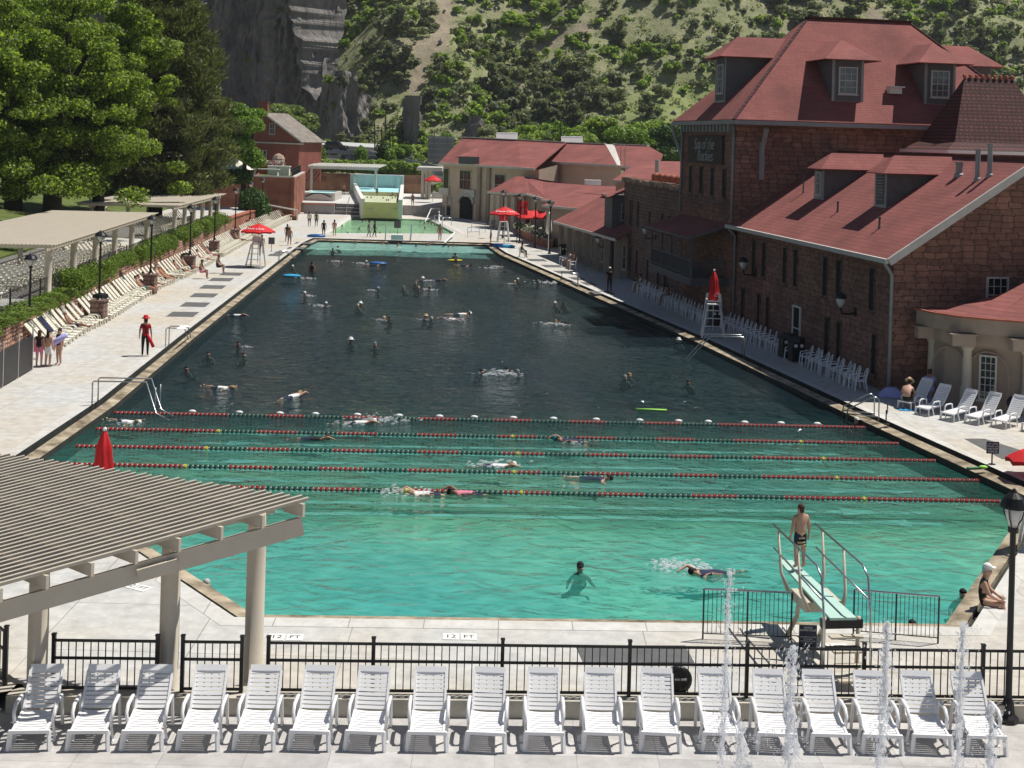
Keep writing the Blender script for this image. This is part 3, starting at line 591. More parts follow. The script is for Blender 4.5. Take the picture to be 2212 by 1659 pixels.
def leaves(mb,blobs,n,size,seed=0,elong=1.,shell=.45,droop=0.,up=0.,jit=.8):
    r=random.Random(seed); ws=[b[1][0]*b[1][1]+b[1][0]*b[1][2] for b in blobs]
    ch=r.choices(range(len(blobs)),ws,k=n)
    for i in ch:
        c,rad=blobs[i]; d=Vector((r.gauss(0,1),r.gauss(0,1),r.gauss(0,1))).normalized()
        f=1-shell*r.random()**1.6+r.uniform(-.04,.1)
        p=Vector((c[0]+d.x*rad[0]*f,c[1]+d.y*rad[1]*f,c[2]+d.z*rad[2]*f))
        nn=(d+Vector((r.gauss(0,jit),r.gauss(0,jit),r.gauss(0,jit)+.25))).normalized()
        a=nn.cross(Vector((r.gauss(0,1),r.gauss(0,1),r.gauss(0,1)))).normalized()
        if up: a=(a*(1-up)+(Vector((d.x,d.y,.9)))*up).normalized()
        b=nn.cross(a).normalized(); s=size*r.uniform(.6,1.35); s2=s/elong
        mb.add([p-a*s-b*s2*.3,p-b*s2*.9+a*s*.1,p+a*s,p+b*s2*.9+a*s*.1],[(0,1,2,3)],min(2,int(r.random()*3)))
def tree(name,label,loc,h,trunk_r,blobs,n,size,gm,cat='tree',group=None,seed=0,trunk_h=None,limbs=5,**kw):
    t=thing(name,label,cat,loc,0,group); r=random.Random(seed+99)
    th=trunk_h or h*.6; mb=MB(); mb.tube([(0,0,-.3),(.0,0,th*.15),(.1*r.random(),.1,th*.5),(.15,0,th)],[trunk_r*1.25,trunk_r,trunk_r*.8,trunk_r*.35],8)
    if mb and limbs: 
        for k in range(limbs):
            c,rad=blobs[r.randrange(len(blobs))]; z0=th*r.uniform(.3,.8); mid=Vector((c[0]*.45,c[1]*.45,z0*.45+c[2]*.5))
            mb.tube([(0.03,0,z0),mid,Vector(c)],[trunk_r*.5,trunk_r*.3,trunk_r*.08],6)
    mb.build('trunk',['bark'],t,smooth=True)
    mb=MB(); leaves(mb,blobs,n,size,seed,**kw); mb.build('crown',gm,t); return t
# ================= left side
def wx(Y): return -22.75-.075*(Y-59)
TL=1.5
mb=MB(); Ys=[44+4*i for i in range(28)]
for y0,y1 in zip(Ys,Ys[1:]):
    mb.poly([(wx(y0)-.1,y0,TL),(wx(y1)-.1,y1,TL),(wx(y1)-9,y1,TL+.02),(wx(y0)-9,y0,TL+.02)])
struct(mb.build('upper_terrace',['deck_concrete']))
mb=MB(); 
nx_,ny_=14,40; vs=[];
for j in range(ny_):
    for i in range(nx_):
        y=30+j*4.2; x=wx(y)-8.5-i*4.; z=TL-.05+max(0,i-.3)*.62+.25*noise.noise((x*.1,y*.1,0))*min(1,i); vs.append((x,y,z))
mb.add(vs,[(j*nx_+i+1,j*nx_+i,(j+1)*nx_+i,(j+1)*nx_+i+1) for j in range(ny_-1) for i in range(nx_-1)])
mat('lawn_grass',(.085,.125,.02),.9,.25,.5,c2=(.13,.165,.035),bump=.5,bscale=12); struct(mb.build('lawn',['lawn_grass'],smooth=True))
# stone retaining wall
t=thing('retaining_wall','rough red sandstone retaining wall behind the cream loungers on the left','wall',(wx(62),62,0))
mb=MB(); r=random.Random(3); y=50.; 
prof=[]
while y<131: prof.append(y); y+=.42
n=len(prof); vs=[]
K=6
for y in prof:
    for k in range(K): z=1.62*k/(K-1); vs.append((wx(y)+.28*(1-k/(K-1))+r.uniform(-.07,.07)+(.02 if k<K-1 else -.05),y+r.uniform(-.06,.06),z+(r.uniform(-.05,.08) if k==K-1 else 0)))
    vs.append((wx(y)-.45,y,1.6))
K+=1
mb.add(vs,[(i*K+k,i*K+k+1,(i+1)*K+k+1,(i+1)*K+k) for i in range(n-1) for k in range(K-1)]); mb.build('stonework',['field_stone'],t,world=True)
# low pergolas
def pergola(label,c0,c1,ncol,dep,ztop,zb=TL,hip=False):
    a=Vector(c0);b=Vector(c1); d=(b-a).normalized(); n=Vector((-d.y,d.x,0))*1  # towards left
    t=thing('pergola',label,'pergola',(a.x,a.y,zb))
    for k in range(ncol):
        p=a+(b-a)*(k/(ncol-1)); mb=MB(); mb.lathe([(.24,zb),(.24,zb+.12),(.19,zb+.16),(.185,ztop-.5),(.22,ztop-.42),(.26,ztop-.38)],(p.x,p.y,0),10); mb.build('column',['beige_paint'],t,smooth=True,world=True)
        if k in(0,ncol-1) or k%2: 
            q=p+n*dep*.9; mb=MB(); mb.tube([(q.x,q.y,zb),(q.x,q.y,ztop-.4)],.17,8); mb.build('column',['beige_paint'],t,smooth=True,world=True)
    u=Vector((0,0,1))
    for off in(-.05,dep*.9): mb=MB(); mb.beam(a-d*.8+n*off+u*(ztop-.26),b+d*.8+n*off+u*(ztop-.26),.12,.3); mb.build('beam',['beige_paint'],t,world=True)
    mb=MB(); L=(b-a).length+1.8; m_=int(L/.5)
    for k in range(m_+1): p=a-d*.9+d*(L*k/m_); mb.beam(p-n*.42+u*(ztop-.10),p+n*(dep+.2)+u*(ztop-.10),.09,.17)
    mb.build('rafters',['beige_paint'],t,world=True)
    mb=MB(); m_=int((dep+.9)/.2)
    for k in range(m_+1): o=-.55+(dep+.9)*k/m_; mb.beam(a-d*1.1+n*o+u*ztop,b+d*1.1+n*o+u*ztop,.10,.045)
    mb.build('roof_slats',['beige_paint'],t,world=True); return t
c0=A(103,629,68.5); c1=A(316,537,94.5)
pergola('near beige slatted pergola with six columns on the left terrace',(c0.x,68.5,0),(c1.x,94.5,0),6,6.6,4.28)
c0=A(376,514,107); c1=A(470,480,127)
pergola('far beige slatted pergola on the left terrace beneath the pine tree',(c0.x,107,0),(c1.x,127,0),6,7.5,4.25)
pts=[(wx(y)-.8,y,TL) for y in(52,57,62,67,72,77,82,87,92,97,102,107,112,117,122,127)]
picket_fence('long dark picket fence along the left terrace under the pergolas',pts,TL,1.05,pk=.16,mt='dark_metal',rails=(.08,.96))
# junipers on the wall
jb=[((0,0,.35),(.9,1.0,.6)),((.35,.4,.15),(.7,.8,.5)),((-.3,-.5,.45),(.7,.7,.6)),((.45,-.4,-.05),(.55,.7,.55))]
jun=thing('juniper_shrub','x','shrub'); mb=MB(); leaves(mb,jb,2600,.085,5,elong=2.2,shell=.6,up=.35); mb.build('foliage',GJ,jun); mb=MB(); mb.tube([(0,0,-.4),(0,0,.4)],.06,5); mb.build('stem',['bark'],jun)
jl=['spreading bright green juniper over the wall by the third column of the near pergola','bright green juniper over the wall left of the second tall lamp post','bright green juniper in the dense hedge above the stone wall','bright green juniper beside the gap in the wall hedge','bright green juniper in the far half of the wall hedge','low dark green groundcover shrub on the wall top at the left edge']
first=True
for k in range(28):
    y=71.5+k*2.02+rnd.uniform(-.3,.3)
    if 101.5<y<103.5: continue
    g='junipers forming the hedge on the left wall'
    lb=jl[0] if y<73 else jl[1] if y<75 else jl[2] if y<99 else jl[3] if y<105.5 else jl[4]
    sc_=rnd.uniform(.72,.98); loc=(wx(y)-.42,y,1.62)
    if first: jun.location=loc; jun['label']=lb; jun['group']=g; first=False; jun.matrix_basis=Matrix.Translation(loc)
    else: dup(jun,loc,rnd.uniform(0,6.28),lb,g,sc_)
for k in range(8): dup(jun,(wx(56+k*1.9)-.35,56+k*1.9,1.45),rnd.uniform(0,6),jl[5],'low shrubs on the wall top at the left edge',(.75,.95,.42))
# lamps with plinths
names=['at the far left beside the girls','beside the first trash bin on the left','third along the left wall','fourth along the left wall, beside the second trash bin','at the far end of the wall hedge','in front of the rounded green bush','before the low red terrace wall','nearest the tall red stone block']
for (bx,by,tx,ty,bz),nm in zip([(62,728,70,547,.2),(214,650,221,498,1.2),(325,594,329,464,1.2),(410,554,416,441,1.2),(463,522,468,424,1.2),(508,497,512,405,1.2),(540,476,544,392,1.0),(566,460,570,384,1.0)],names):
    g=G(bx,by,bz); hh=A(tx,ty,g.y).z-bz; l_=lamp('black lamp post with glass lantern '+nm,g,hh,None,.26,r=.06)
    mb=MB(); mb.box((0,0,-bz/2),(.72,.72,bz)); mb.box((0,0,.03),(.84,.84,.08)); mb.build('plinth',['dark_sandstone' if bz>1.1 else 'panel_stone'],l_)
# trash bins
def bin_(label,loc,rz=0,s=1.):
    t=thing('trash_bin',label,'trash bin',loc,rz); mb=MB(); mb.box((0,0,.5),(.62,.62,.95)); mb.lathe([(.44,.95),(.46,1.0),(.4,1.16),(.2,1.22)],(0,0,0),4); mb.build('body',['black_metal'],t)
    for s_ in(-1,1): mb=MB(); mb.lathe([(.09,0),(.09,.02)],(0,0,0),10); o=mb.build('sticker',['white_letter'],t); o.location=(s_*.15,-.325,.8); o.rotation_euler=(R(90),0,0)
    return t
bin_('black trash bin with two white stickers among the left loungers',G(237,682)+Vector((-.6,.2,0)),.5)
bin_('black trash bin with two white stickers by the fourth left lamp post',G(428,582)+Vector((-.9,0,0)),.5)
# cream loungers along the wall
cl=make_lounger('x','lounger','cream strap loungers along the left stone wall','cream_vinyl',True,1.15,(.62,.72),.56)
fl=[G(*p) for p in[(183,754),(225,722),(266,702),(381,624),(437,599),(474,577),(525,546),(604,498),(636,481)]]
def footx(y):
    for a,b in zip(fl,fl[1:]):
        if a.y<=y<=b.y: return a.x+(b.x-a.x)*(y-a.y)/(b.y-a.y)
    return fl[0].x if y<fl[0].y else fl[-1].x
secs=[(61.2,69.2,'cream strap lounger in the near run before the first left trash bin'),(70.6,78.2,'cream strap lounger in the run just past the first left trash bin'),(79,89.5,'cream strap lounger among the sunbathers beside the third lamp post'),(91,106,'cream strap lounger in the run behind the red umbrella lifeguard stand'),(108,126,'cream strap lounger in the distant run past the red umbrella'),(128,158,'cream strap lounger in the farthest run near the red stone block')]
LOUNG=[]; first=True
for a,b,lb in secs:
    y=a
    while y<b:
        loc=Vector((footx(y)-.35-.95,y,0)); rz=R(90)+.12+rnd.uniform(-.04,.04); LOUNG.append((loc,rz))
        if first: cl.location=loc; cl.rotation_euler=(0,0,rz); cl['label']=lb; cl['group']='cream strap loungers along the left stone wall'; first=False
        else: dup(cl,loc,rz,lb)
        y+=.80 if y<90 else .86 if y<127 else 1.1
for y0,y1,lb in[(60,68,'cream lounger behind the left fence in front of the near pergola'),(70,95,'cream lounger in the shade under the near left pergola'),(106,126,'cream lounger in the shade under the far left pergola')]:
    y=y0
    while y<y1: dup(cl,(wx(y)-3.0,y,TL+.02),R(90)+.25,lb,'cream loungers on the left upper terrace'); y+=.95
# lifeguard stands & umbrellas
def open_umbrella(t,c,r,h,n=8,mt='red_canvas',letters=True,tilt=0):
    mb=MB(); c=Vector(c); apex=c+Vector((0,0,h)); rim=[c+Vector((r*math.cos(2*math.pi*(k+.5)/n),r*math.sin(2*math.pi*(k+.5)/n),0)) for k in range(n)]
    for k in range(n):
        a=rim[k];b=rim[(k+1)%n]; ma=apex+(a-apex)*.5+Vector((0,0,.06)); mb2=apex+(b-apex)*.5+Vector((0,0,.06)); e=(a+b)/2*.97+c*.03+Vector((0,0,.04))
        mb.add([apex,ma,mb2,a,e,b],[(0,1,2),(1,3,4,2),(2,4,5)])
        dn=Vector((0,0,-.14)); mb.add([a,e,b,a+dn,e+dn*.8,b+dn],[(0,3,4,1),(1,4,5,2)])
    o=mb.build('canopy',[mt],t); mb=MB(); mb.lathe([(.03,h-.02),(.05,h+.04),(.02,h+.12)],c,6); mb.build('finial',['white_paint'],t)
    if letters:
        sl=math.atan2(h,r*.92); a_=-R(90)
        text('lettering','Coca-Cola','white_letter',r*.27,t,c+Vector((0,-r*.66,h*.42)),(sl,0,0),.003,shear=.35)
    return o
def guard_stand(label,loc,rz,umb='open',s=1.):
    t=thing('lifeguard_stand',label,'lifeguard stand',loc,rz)
    for x in(-1,1):
        mb=MB(); mb.beam((x*.62,-.55,0),(x*.33,-.15,1.75),.1,.07); mb.build('leg',['white_paint'],t); mb=MB(); mb.beam((x*.6,.6,0),(x*.36,.35,2.3),.1,.07); mb.build('leg',['white_paint'],t)
        mb=MB(); mb.beam((x*.4,-.2,2.05),(x*.4,.42,2.1),.07,.05); mb.build('armrest',['white_paint'],t)
    for k in range(4): f=k/3.6; mb=MB(); mb.beam((-.62+.3*f,-.55+.4*f,.22+1.5*f),(.62-.3*f,-.55+.4*f,.22+1.5*f),.16,.04); mb.build('step',['white_paint'],t)
    mb=MB(); mb.box((0,.1,1.78),(.74,.6,.06)); mb.build('seat',['white_paint'],t); mb=MB(); mb.box((0,.4,2.1),(.74,.05,.5)); mb.build('backrest',['white_paint'],t)
    mb=MB(); mb.tube([(0,.48,.3),(0,.48,3.3)],.03,6); mb.build('umbrella_pole',['white_paint'],t)
    if umb=='open': open_umbrella(t,(0,.40,2.75),1.32,.62)
    else: closed_umbrella(t,(0,.48,1.95),1.6)
    return t
def closed_umbrella(t,c,h):
    mb=MB(); c=Vector(c); n=20; prof=[(.02,h),(.07,h*.96),(.2,h*.72),(.21,h*.6),(.27,h*.2),(.3,h*.02),(.2,0)]
    vs=[c+Vector((r_*(1+.22*math.cos(5*2*math.pi*j/n+z))*math.cos(2*math.pi*j/n),r_*(1+.22*math.cos(5*2*math.pi*j/n+z))*math.sin(2*math.pi*j/n),z)) for r_,z in prof for j in range(n)]
    mb.add(vs,[(i*n+j,(i+1)*n+j,(i+1)*n+(j+1)%n,i*n+(j+1)%n) for i in range(len(prof)-1) for j in range(n)]); mb.build('folded_canopy',['red_canvas'],t,smooth=True)
    mb=MB(); mb.lathe([(.05,h),(.06,h+.05),(.02,h+.1)],c,8); mb.build('finial',['white_paint'],t)
    text('lettering','C','white_letter',.3,t,c+Vector((.08,-.33,h*.2)),(R(84),0,0),.004,shear=.3)
guard_stand('white lifeguard stand under an open red umbrella on the left deck',G(550,578)+Vector((0,.3,0)),-.15)
t=thing('patio_umbrella','closed red umbrella with white lettering rising behind the front pergola roof','umbrella',(*A(224,1030,36.5)[:2],0)); 
b_=A(224,1035,36.5); tp=A(226,930,36.5); mb=MB(); mb.tube([(0,0,0),(0,0,tp.z)],.03,6); mb.build('umbrella_pole',['white_paint'],t); closed_umbrella(t,(0,0,b_.z-.35),tp.z-b_.z+.35)
guard_stand('white lifeguard stand with a closed red umbrella in the building shade',G(1540,728),-.1,'closed')
t=thing('patio_umbrella','open red umbrella cut off by the right picture edge','umbrella',(*A(2232,985,42)[:2],0)); c=A(2232,985,42); mb=MB(); mb.tube([(0,0,0),(0,0,c.z+.4)],.03,6); mb.build('umbrella_pole',['white_paint'],t); open_umbrella(t,(0,0,c.z-.12),.85,.4,letters=False)
g=A(2240,1270,34.5); guard_stand('white lifeguard stand with a folded red umbrella behind the tall black lamp post',(g.x+.4,g.y,0),.2,'closed')
# hand rails
def rail(label,pts,name='pool_handrail',offs_=(-.3,.3),dirv=(0,1,0),h=.9,posts=()):
    t=thing(name,label,'handrail',pts[0]); d=Vector(dirv)
    for o in offs_: mb=MB(); mb.tube([Vector(p)+d*o for p in pts],.028,6); mb.build('rail',['steel'],t,smooth=True,world=True)
    for p in posts:
        for o in offs_: mb=MB(); mb.tube([Vector(p[0])+d*o,Vector(p[1])+d*o],.026,6); mb.build('post',['steel'],t,smooth=True,world=True)
    return t
def V(*a): return Vector(a)
b0=G(205,872); e=G(300,905,W); u=V(0,0,1)
rail('steel handrails on the left bank going down into the pool above the first lane rope',[b0+u*.0,b0+u*.86,b0+V(.05,0,.92),b0+V(2.0,.1,.92),e+V(.7,.1,.28),e+V(1.2,.1,.02)],offs_=(-.35,.35),posts=[(b0+V(2.35,.1,-1),b0+V(2.35,.1,.72))])
b0=G(361,748); e=G(412,742,W)
rail('steel handrails on the left bank beside the lifeguard',[b0,b0+u*.88,b0+V(.06,0,.93),b0+V(.9,0,.93),e+V(-.1,0,.35),e+V(0,0,-.6)],offs_=(-.3,.3))
b0=G(602,566); e=G(628,560,W); rail('steel handrail on the left bank near the red umbrella',[b0,b0+u*.9,b0+V(.5,0,.92),e+V(.4,0,.1)],offs_=(-.25,.25))
b0=G(1605,768); e=G(1488,778,W)
rail('white topped handrails over the steps on the shaded right bank',[b0,b0+u*.95,b0+V(-.1,0,.97),b0+V(-1.7,0,.97),e+V(.1,.1,.2),e+V(-.2,.1,-.2)],offs_=(-.35,.35))
b0=G(1893,905); e=G(1826,907,W)
rail('curved steel ladder rails at the right end of the first lane rope',[b0,b0+u*.8,b0+V(-.12,0,.9),b0+V(-.3,0,.88),e+V(.05,.2,.45),e+V(0,.2,-.5)],offs_=(-.32,.32),posts=[(b0+V(0,0,.15),e+V(0,.2,.28))])
b0=G(1248,618); e=G(1206,608,W); rail('steel handrail at the right pool bank beside the shadow edge',[b0,b0+u*.9,b0+V(-1.2,.4,.92),e+V(.3,0,.3)],offs_=(-.4,.4))
# signs on posts
def sign(label,px,py,Yp,w_,h_,pz,txt='',fs=.07,mt='navy_sign',side=False):
    g=G(px,Yp); t=thing('pool_sign',label,'sign',g,1.2 if side else 0); mb=MB(); mb.tube([(0,0.02,0),(0,.02,pz)],.025,6); mb.lathe([(.12,0),(.12,.03)],(0,0,0),8); mb.build('post',['dark_metal'],t)
    mb=MB(); mb.box((0,-.02,pz+h_/2-.12),(w_,.02,h_)); mb.build('panel',[mt],t)
    if txt: text('lettering',txt,'white_letter',fs,t,(0,-.034,pz+h_/2-.12),(R(90),0,0),.001,space=1.15)
    return t
sign('dark blue deck sign with white lettering near the red umbrella on the right bank',2143,0,1004,.42,.4,.5,'LAP LANES\nPLEASE USE\nFOR SWIM\nEXERCISE',.075)
sign('narrow dark blue sign seen edge on beside the right ladder rails',1915,0,917,.36,.42,.55,side=True)
sign('grey pool sign on the left deck beyond the umbrella lifeguard stand',586,0,543,.55,.6,.75,mt='slate')
sign('dark green sign standing on the walkway between the two pools',858,0,511,.7,.75,1.0,mt='slate')
sign('small grey sign on the right deck before the cafe umbrellas',1065,0,496,.5,.5,.7,mt='slate')
# dark screen fence lower left
p0=G(-30,858);p1=G(70,799); 
t=thing('screen_fence','dark mesh screen fence beside the girls at the left edge','fence',p0)
for k in range(3):
    a=p0+(p1-p0)*(k/3+.01);b=p0+(p1-p0)*((k+1)/3-.01); mb=MB(); mb.beam(a+u*.78,b+u*.78,.03,1.45); mb.build('screen_panel',['slate' if k==9 else 'dark_metal'],t,world=True); mb=MB(); mb.tube([b,b+u*1.85],.035,6); mb.build('fence_post',['pale_trim'],t,world=True)
# big trees on the lawn
def lawnz(x,y): 
    i=(wx(y)-8.5-x)/4.; return TL-.05+max(0,i-.3)*.62
def mk_blobs(specs): return [(Vector(c),r_) for c,r_ in specs]
r=random.Random(11)
def crown(n,R0,zc,hz,seed,sc0=.33,sq=1.,lean=(0,0)):
    r=random.Random(seed); out=[]
    for k in range(n):
        d=Vector((r.gauss(0,1),r.gauss(0,1),r.gauss(0,1))).normalized()*r.uniform(.45,1.)
        s_=R0*sc0*r.uniform(.5,1.35); out.append(((d.x*R0+lean[0],d.y*R0+lean[1],zc+d.z*hz),(s_*r.uniform(.8,1.5),s_*r.uniform(.8,1.4),s_*r.uniform(.45,.8)*sq)))
    return out
x,y=-34.8,98; tree('maple_tree','broad light green maple at the upper left with dark forked trunk','',17,.62,[],0,1,GM) if 0 else None
def bigtree(label,px,py,Y,z0,R0,zc,hz,n,seed,gm=GM,tr=.6,nb=26,size=.2,th=None,lean=(0,0),sc0=.33):
    p=A(px,py,Y); bl=crown(nb,R0,zc,hz,seed,sc0,lean=lean); r=random.Random(seed+5)
    for k in range(nb//9): a_=r.uniform(0,6.28); q=R0*r.uniform(.45,1.05); s_=R0*sc0*r.uniform(.6,1.2); bl.append(((q*math.cos(a_)+lean[0],q*math.sin(a_)+lean[1],r.uniform(2.6,zc*.7)),(s_*1.2,s_*1.2,s_*.7)))
    return tree('maple_tree',label,(p.x,Y,z0),zc,tr,bl,n,size,gm,seed=seed,trunk_h=th or zc,limbs=14,jit=.9,shell=.9)
bigtree('broad bright green maple at the upper left, its thick trunk behind the near pergola',112,470,101,2.2,6.6,11.5,8.2,95000,21,GM,.75,150,.11,15,(0,0),.17)
bigtree('leafy maple with a slim dark trunk standing in front of the pine',212,448,108,2.4,5.2,12.5,8.0,52000,22,GM,.5,90,.12,15,(1.5,0),.18)
bigtree('leafy maple filling the far upper left corner of the picture',-40,470,94,3.0,5.5,9.,6.5,52000,23,GM,.6,110,.12,12,(0,0),.18)
bigtree('tall spreading maple high in the upper left corner',30,400,118,3.,8.,19,7.,52000,24,GM,.7,120,.14,22,(0,0),.18)
# pine
p=A(335,430,127); t=thing('pine_tree','huge dark pine tree behind the left pergolas','tree',(p.x,127,1.8)); mb=MB(); mb.tube([(0,0,-.3),(0,0,12),(.3,0,34)],[.75,.55,.1],9)
bl=[]; r=random.Random(5)
for k in range(620):
    z=2.+26*r.random()**1.05; rr=max(.6,min(.47*(29.8-z),9.0-max(0,9.9-z)*.28)-.9); a_=r.uniform(0,6.28); q=rr*r.uniform(.6,1.)*r.uniform(.88,1.08)
    bl.append(((q*math.cos(a_),q*math.sin(a_),z),(r.uniform(.9,1.7),r.uniform(.9,1.7),r.uniform(.5,.9))))
    if k%5==0: mb.tube([(0,0,z-.8),(q*.5*math.cos(a_),q*.5*math.sin(a_),z-.7),(q*math.cos(a_),q*math.sin(a_),z-.1)],[.14,.09,.03],5)
mb.build('trunk',['bark'],t,smooth=True); mb=MB(); leaves(mb,bl,110000,.28,6,elong=3.6,shell=.75,up=.55,jit=.5); mb.build('crown',GP,t)
bt=tree('leafy_tree','bright yellow green tree peeking out right of the pine',(A(528,330,150).x,150,3.5),8,.3,crown(20,2.6,6.0,4.0,31,.5),12000,.17,GB,seed=31)
bs=tree('round_bush','rounded dark green bush above the low red terrace wall',(G(535,470,.9).x-.2,G(535,470,.9).y+4,.6),2,.12,[((0,0,1.7),(1.7,1.7,1.7)),((.5,0,1.0),(1.5,1.4,1.1)),((-.5,.3,2.3),(1.2,1.2,1.0))],5000,.12,GH,'bush',limbs=2,trunk_h=1.2)
# ================= bathhouse complex (right). local frame: x = away from pool, y = along pool away from camera
RZ=R(9.208); OX,OY=16.07,54.81
MR=Matrix.Translation((OX,OY,0))@Matrix.Rotation(RZ,4,'Z')
def L2W(x,y,z=0): return MR@Vector((x,y,z))
def win(par,c,w_,h_,face,nx=2,ny=3,fr='pale_trim',dep=.12,pane='glass_dark',fw=.07,recess=True,name='window'):
    """window whose outside faces -x, -y or +x; frame ring + muntins, dark pane as its own piece"""
    c=Vector(c); q={'-x':Matrix.Rotation(R(-90),3,'Z'),'-y':Matrix.Identity(3),'+x':Matrix.Rotation(R(90),3,'Z')}[face] if isinstance(face,str) else Matrix.Rotation(face,3,'Z')
    mb=MB(); mb.T=Matrix.Translation(c)@q.to_4x4()
    for s_ in(-1,1): mb.box((s_*(w_/2),-dep/2+.04,0),(fw,dep,h_+fw)); mb.box((0,-dep/2+.04,s_*h_/2),(w_-fw,dep,fw))
    mb.box((0,-dep/2,-h_/2-fw),(w_+.2,dep+.06,.06))
    for k in range(1,nx): mb.box((-w_/2+w_*k/nx,-.015,0),(.025,.05,h_-fw))
    for k in range(1,ny): mb.box((0,-.02,-h_/2+h_*k/ny),(w_-fw,.05,.05 if k*2==ny else .025))
    o=mb.build(name,[fr],par); mb=MB(); mb.T=Matrix.Translation(c)@q.to_4x4(); mb.box((0,.02,0),(w_-.01,.04,h_-.01)); mb.build('pane',[pane],o); return o
def slit(par,c,w_,h_,face='-x'): return win(par,c,w_,h_,face,1,1,'dark_sandstone',.06,'dark_void',.07)
bh=thing('bathhouse','large red sandstone bathhouse with steep red roofs and dormers beside the pool','building',(OX,OY,0),RZ)
# --- low wing
mb=MB(); mb.prism([(.5,.6),(13,.6),(13,21.6),(.5,21.6)],0,5.75); mb.poly([(.5,.6,5.75),(13,.6,5.75),(6.7,.6,9.95)]); mb.build('wall',['red_sandstone'],bh)
mb=MB(); mb.slab([(0,0,5.8),(0,21.1,5.8),(6.7,21.1,10.22),(6.7,0,10.22)],.16); mb.slab([(13.4,0,5.8),(6.7,0,10.22),(6.7,21.1,10.22),(13.4,21.1,5.8)],.16)
rf=mb.build('roof',['red_shingle'],bh)
mb=MB(); mb.beam((6.7,-.05,10.28),(6.7,21.1,10.28),.28,.1); mb.build('ridge_cap',['dark_red' if 0 else 'red_tile'],rf)
mb=MB(); mb.beam((-.08,0,5.74),(-.08,21.1,5.74),.16,.2); mb.build('gutter',['pale_trim'],bh)
mb=MB(); mb.beam((0,-.05,5.72),(6.7,-.05,10.14),.1,.32); mb.beam((6.7,-.05,10.14),(13.4,-.05,5.72),.1,.32); mb.build('bargeboard',['pale_trim'],bh)
def spout(pts): mb=MB(); mb.tube(pts,.075,8); mb.build('downspout',['grey_trim'],bh,smooth=True)
spout([(-.05,.3,5.65),(.25,.5,5.35),(.40,.50,5.1),(.40,.5,.1)]); spout([(-.05,20.6,5.6),(.36,20.7,5.2),(.36,20.7,.1)]); spout([(.18,20.95,11.6),(.18,20.95,5.95)]); spout([(.18,31.3,11.6),(.18,31.3,5.95)])
for y0 in(2.6,6.2,7.8,11.6,13.1,16.2,17.8): slit(bh,(.47,y0,4.25),.52,1.9)
for y0 in(2.2,6.0,7.4,15.4,16.8,19.4): slit(bh,(.47,y0,1.45),.5,1.8)
win(bh,(.47,11.2,1.25),.95,2.2,'-x',1,2,'white_paint',.1,'dark_void',name='door')
win(bh,(5.3,.56,4.3),.95,1.5,'-y',3,4,'pale_trim'); 
mb=MB(); ww=[(8.1+.62*math.cos(math.pi*k/8),.54,7.1+.55*math.sin(math.pi*k/8)) for k in range(9)]
mb.prism([(7.5,.5),(8.7,.5),(8.7,.58),(7.5,.58)],5.4,7.0); lv=MB()
for k in range(11): lv.beam((7.52,.46,5.5+.17*k),(8.68,.46,5.5+.17*k),.1,.09,up=(0,-.6,.8))
lv.build('louver',['pale_trim'],bh)
# dormers on the low wing, windows towards the pool
def dormer(cx,cy,cz,w_,h_,face,dep,rise,over=.35,wm='grey_siding',gl=True,nx=3,ny=4,ww=None,wh=None,louver=False):
    q={'-x':R(-90),'-y':0,'+x':R(90)}[face]; T=Matrix.Translation((cx,cy,cz))@Matrix.Rotation(q,4,'Z')
    mb=MB(); mb.T=T; mb.box((0,dep/2,h_/2),(w_,dep,h_)); d=mb.build('dormer',[wm],bh)
    mb=MB(); mb.T=T; x=w_/2+over; y0=-over; z=h_; pk=h_+rise; yh=w_/2+over*.6
    a=(-x,y0,z);b=(x,y0,z);c=(x,dep,z);e=(-x,dep,z);p=(0,yh*.75,pk);q2=(0,dep+1.6,pk)
    mb.slab([a,b,p],.07); mb.slab([b,c,q2,p],.07); mb.slab([e,a,p,q2],.07); mb.build('dormer_roof',['red_shingle'],d)
    mb=MB(); mb.T=T
    for s_ in(-1,1): mb.box((s_*(w_/2-.09),-.015,h_/2),(.16,.05,h_))
    mb.box((0,-.02,.12),(w_,.05,.22)); mb.build('trim',['grey_trim'],d)
    c=T@Vector((0,-.03,h_*.54))
    if louver:
        mb=MB(); mb.T=T
        for k in range(10): mb.beam((-.3,-.04,.5+k*.15),(.3,-.04,.5+k*.15),.1,.05,up=(0,-.6,.8))
        mb.build('louver',['grey_trim'],d)
    else: win(d,c,ww or w_*.5,wh or h_*.62,face,nx,ny,'pale_trim',.1,'glass_grey')
    return d
dormer(2.9,14.6,7.6,1.25,1.75,'-x',2.6,.85,ww=.62,wh=1.2); dormer(2.9,7.1,7.6,1.25,1.75,'-x',2.6,.85,louver=True)
# roof vents
for x,y,h_,r_ in[(5.4,4.3,.55,.16),(5.2,2.3,1.3,.11),(5.5,1.8,1.35,.11),(2.2,10.5,.45,.05),(1.6,4.4,.45,.05),(3.2,17.6,1.0,.04)]:
    z=5.8+x*.66; mb=MB(); mb.lathe([(r_*1.5,z-.1),(r_*1.5,z+.05),(r_,z+.12),(r_,z+h_),(r_*1.25,z+h_),(r_*1.25,z+h_+.08)],(x,y,0),10); mb.build('vent_pipe',['grey_trim' if r_>.06 else 'slate'],bh)
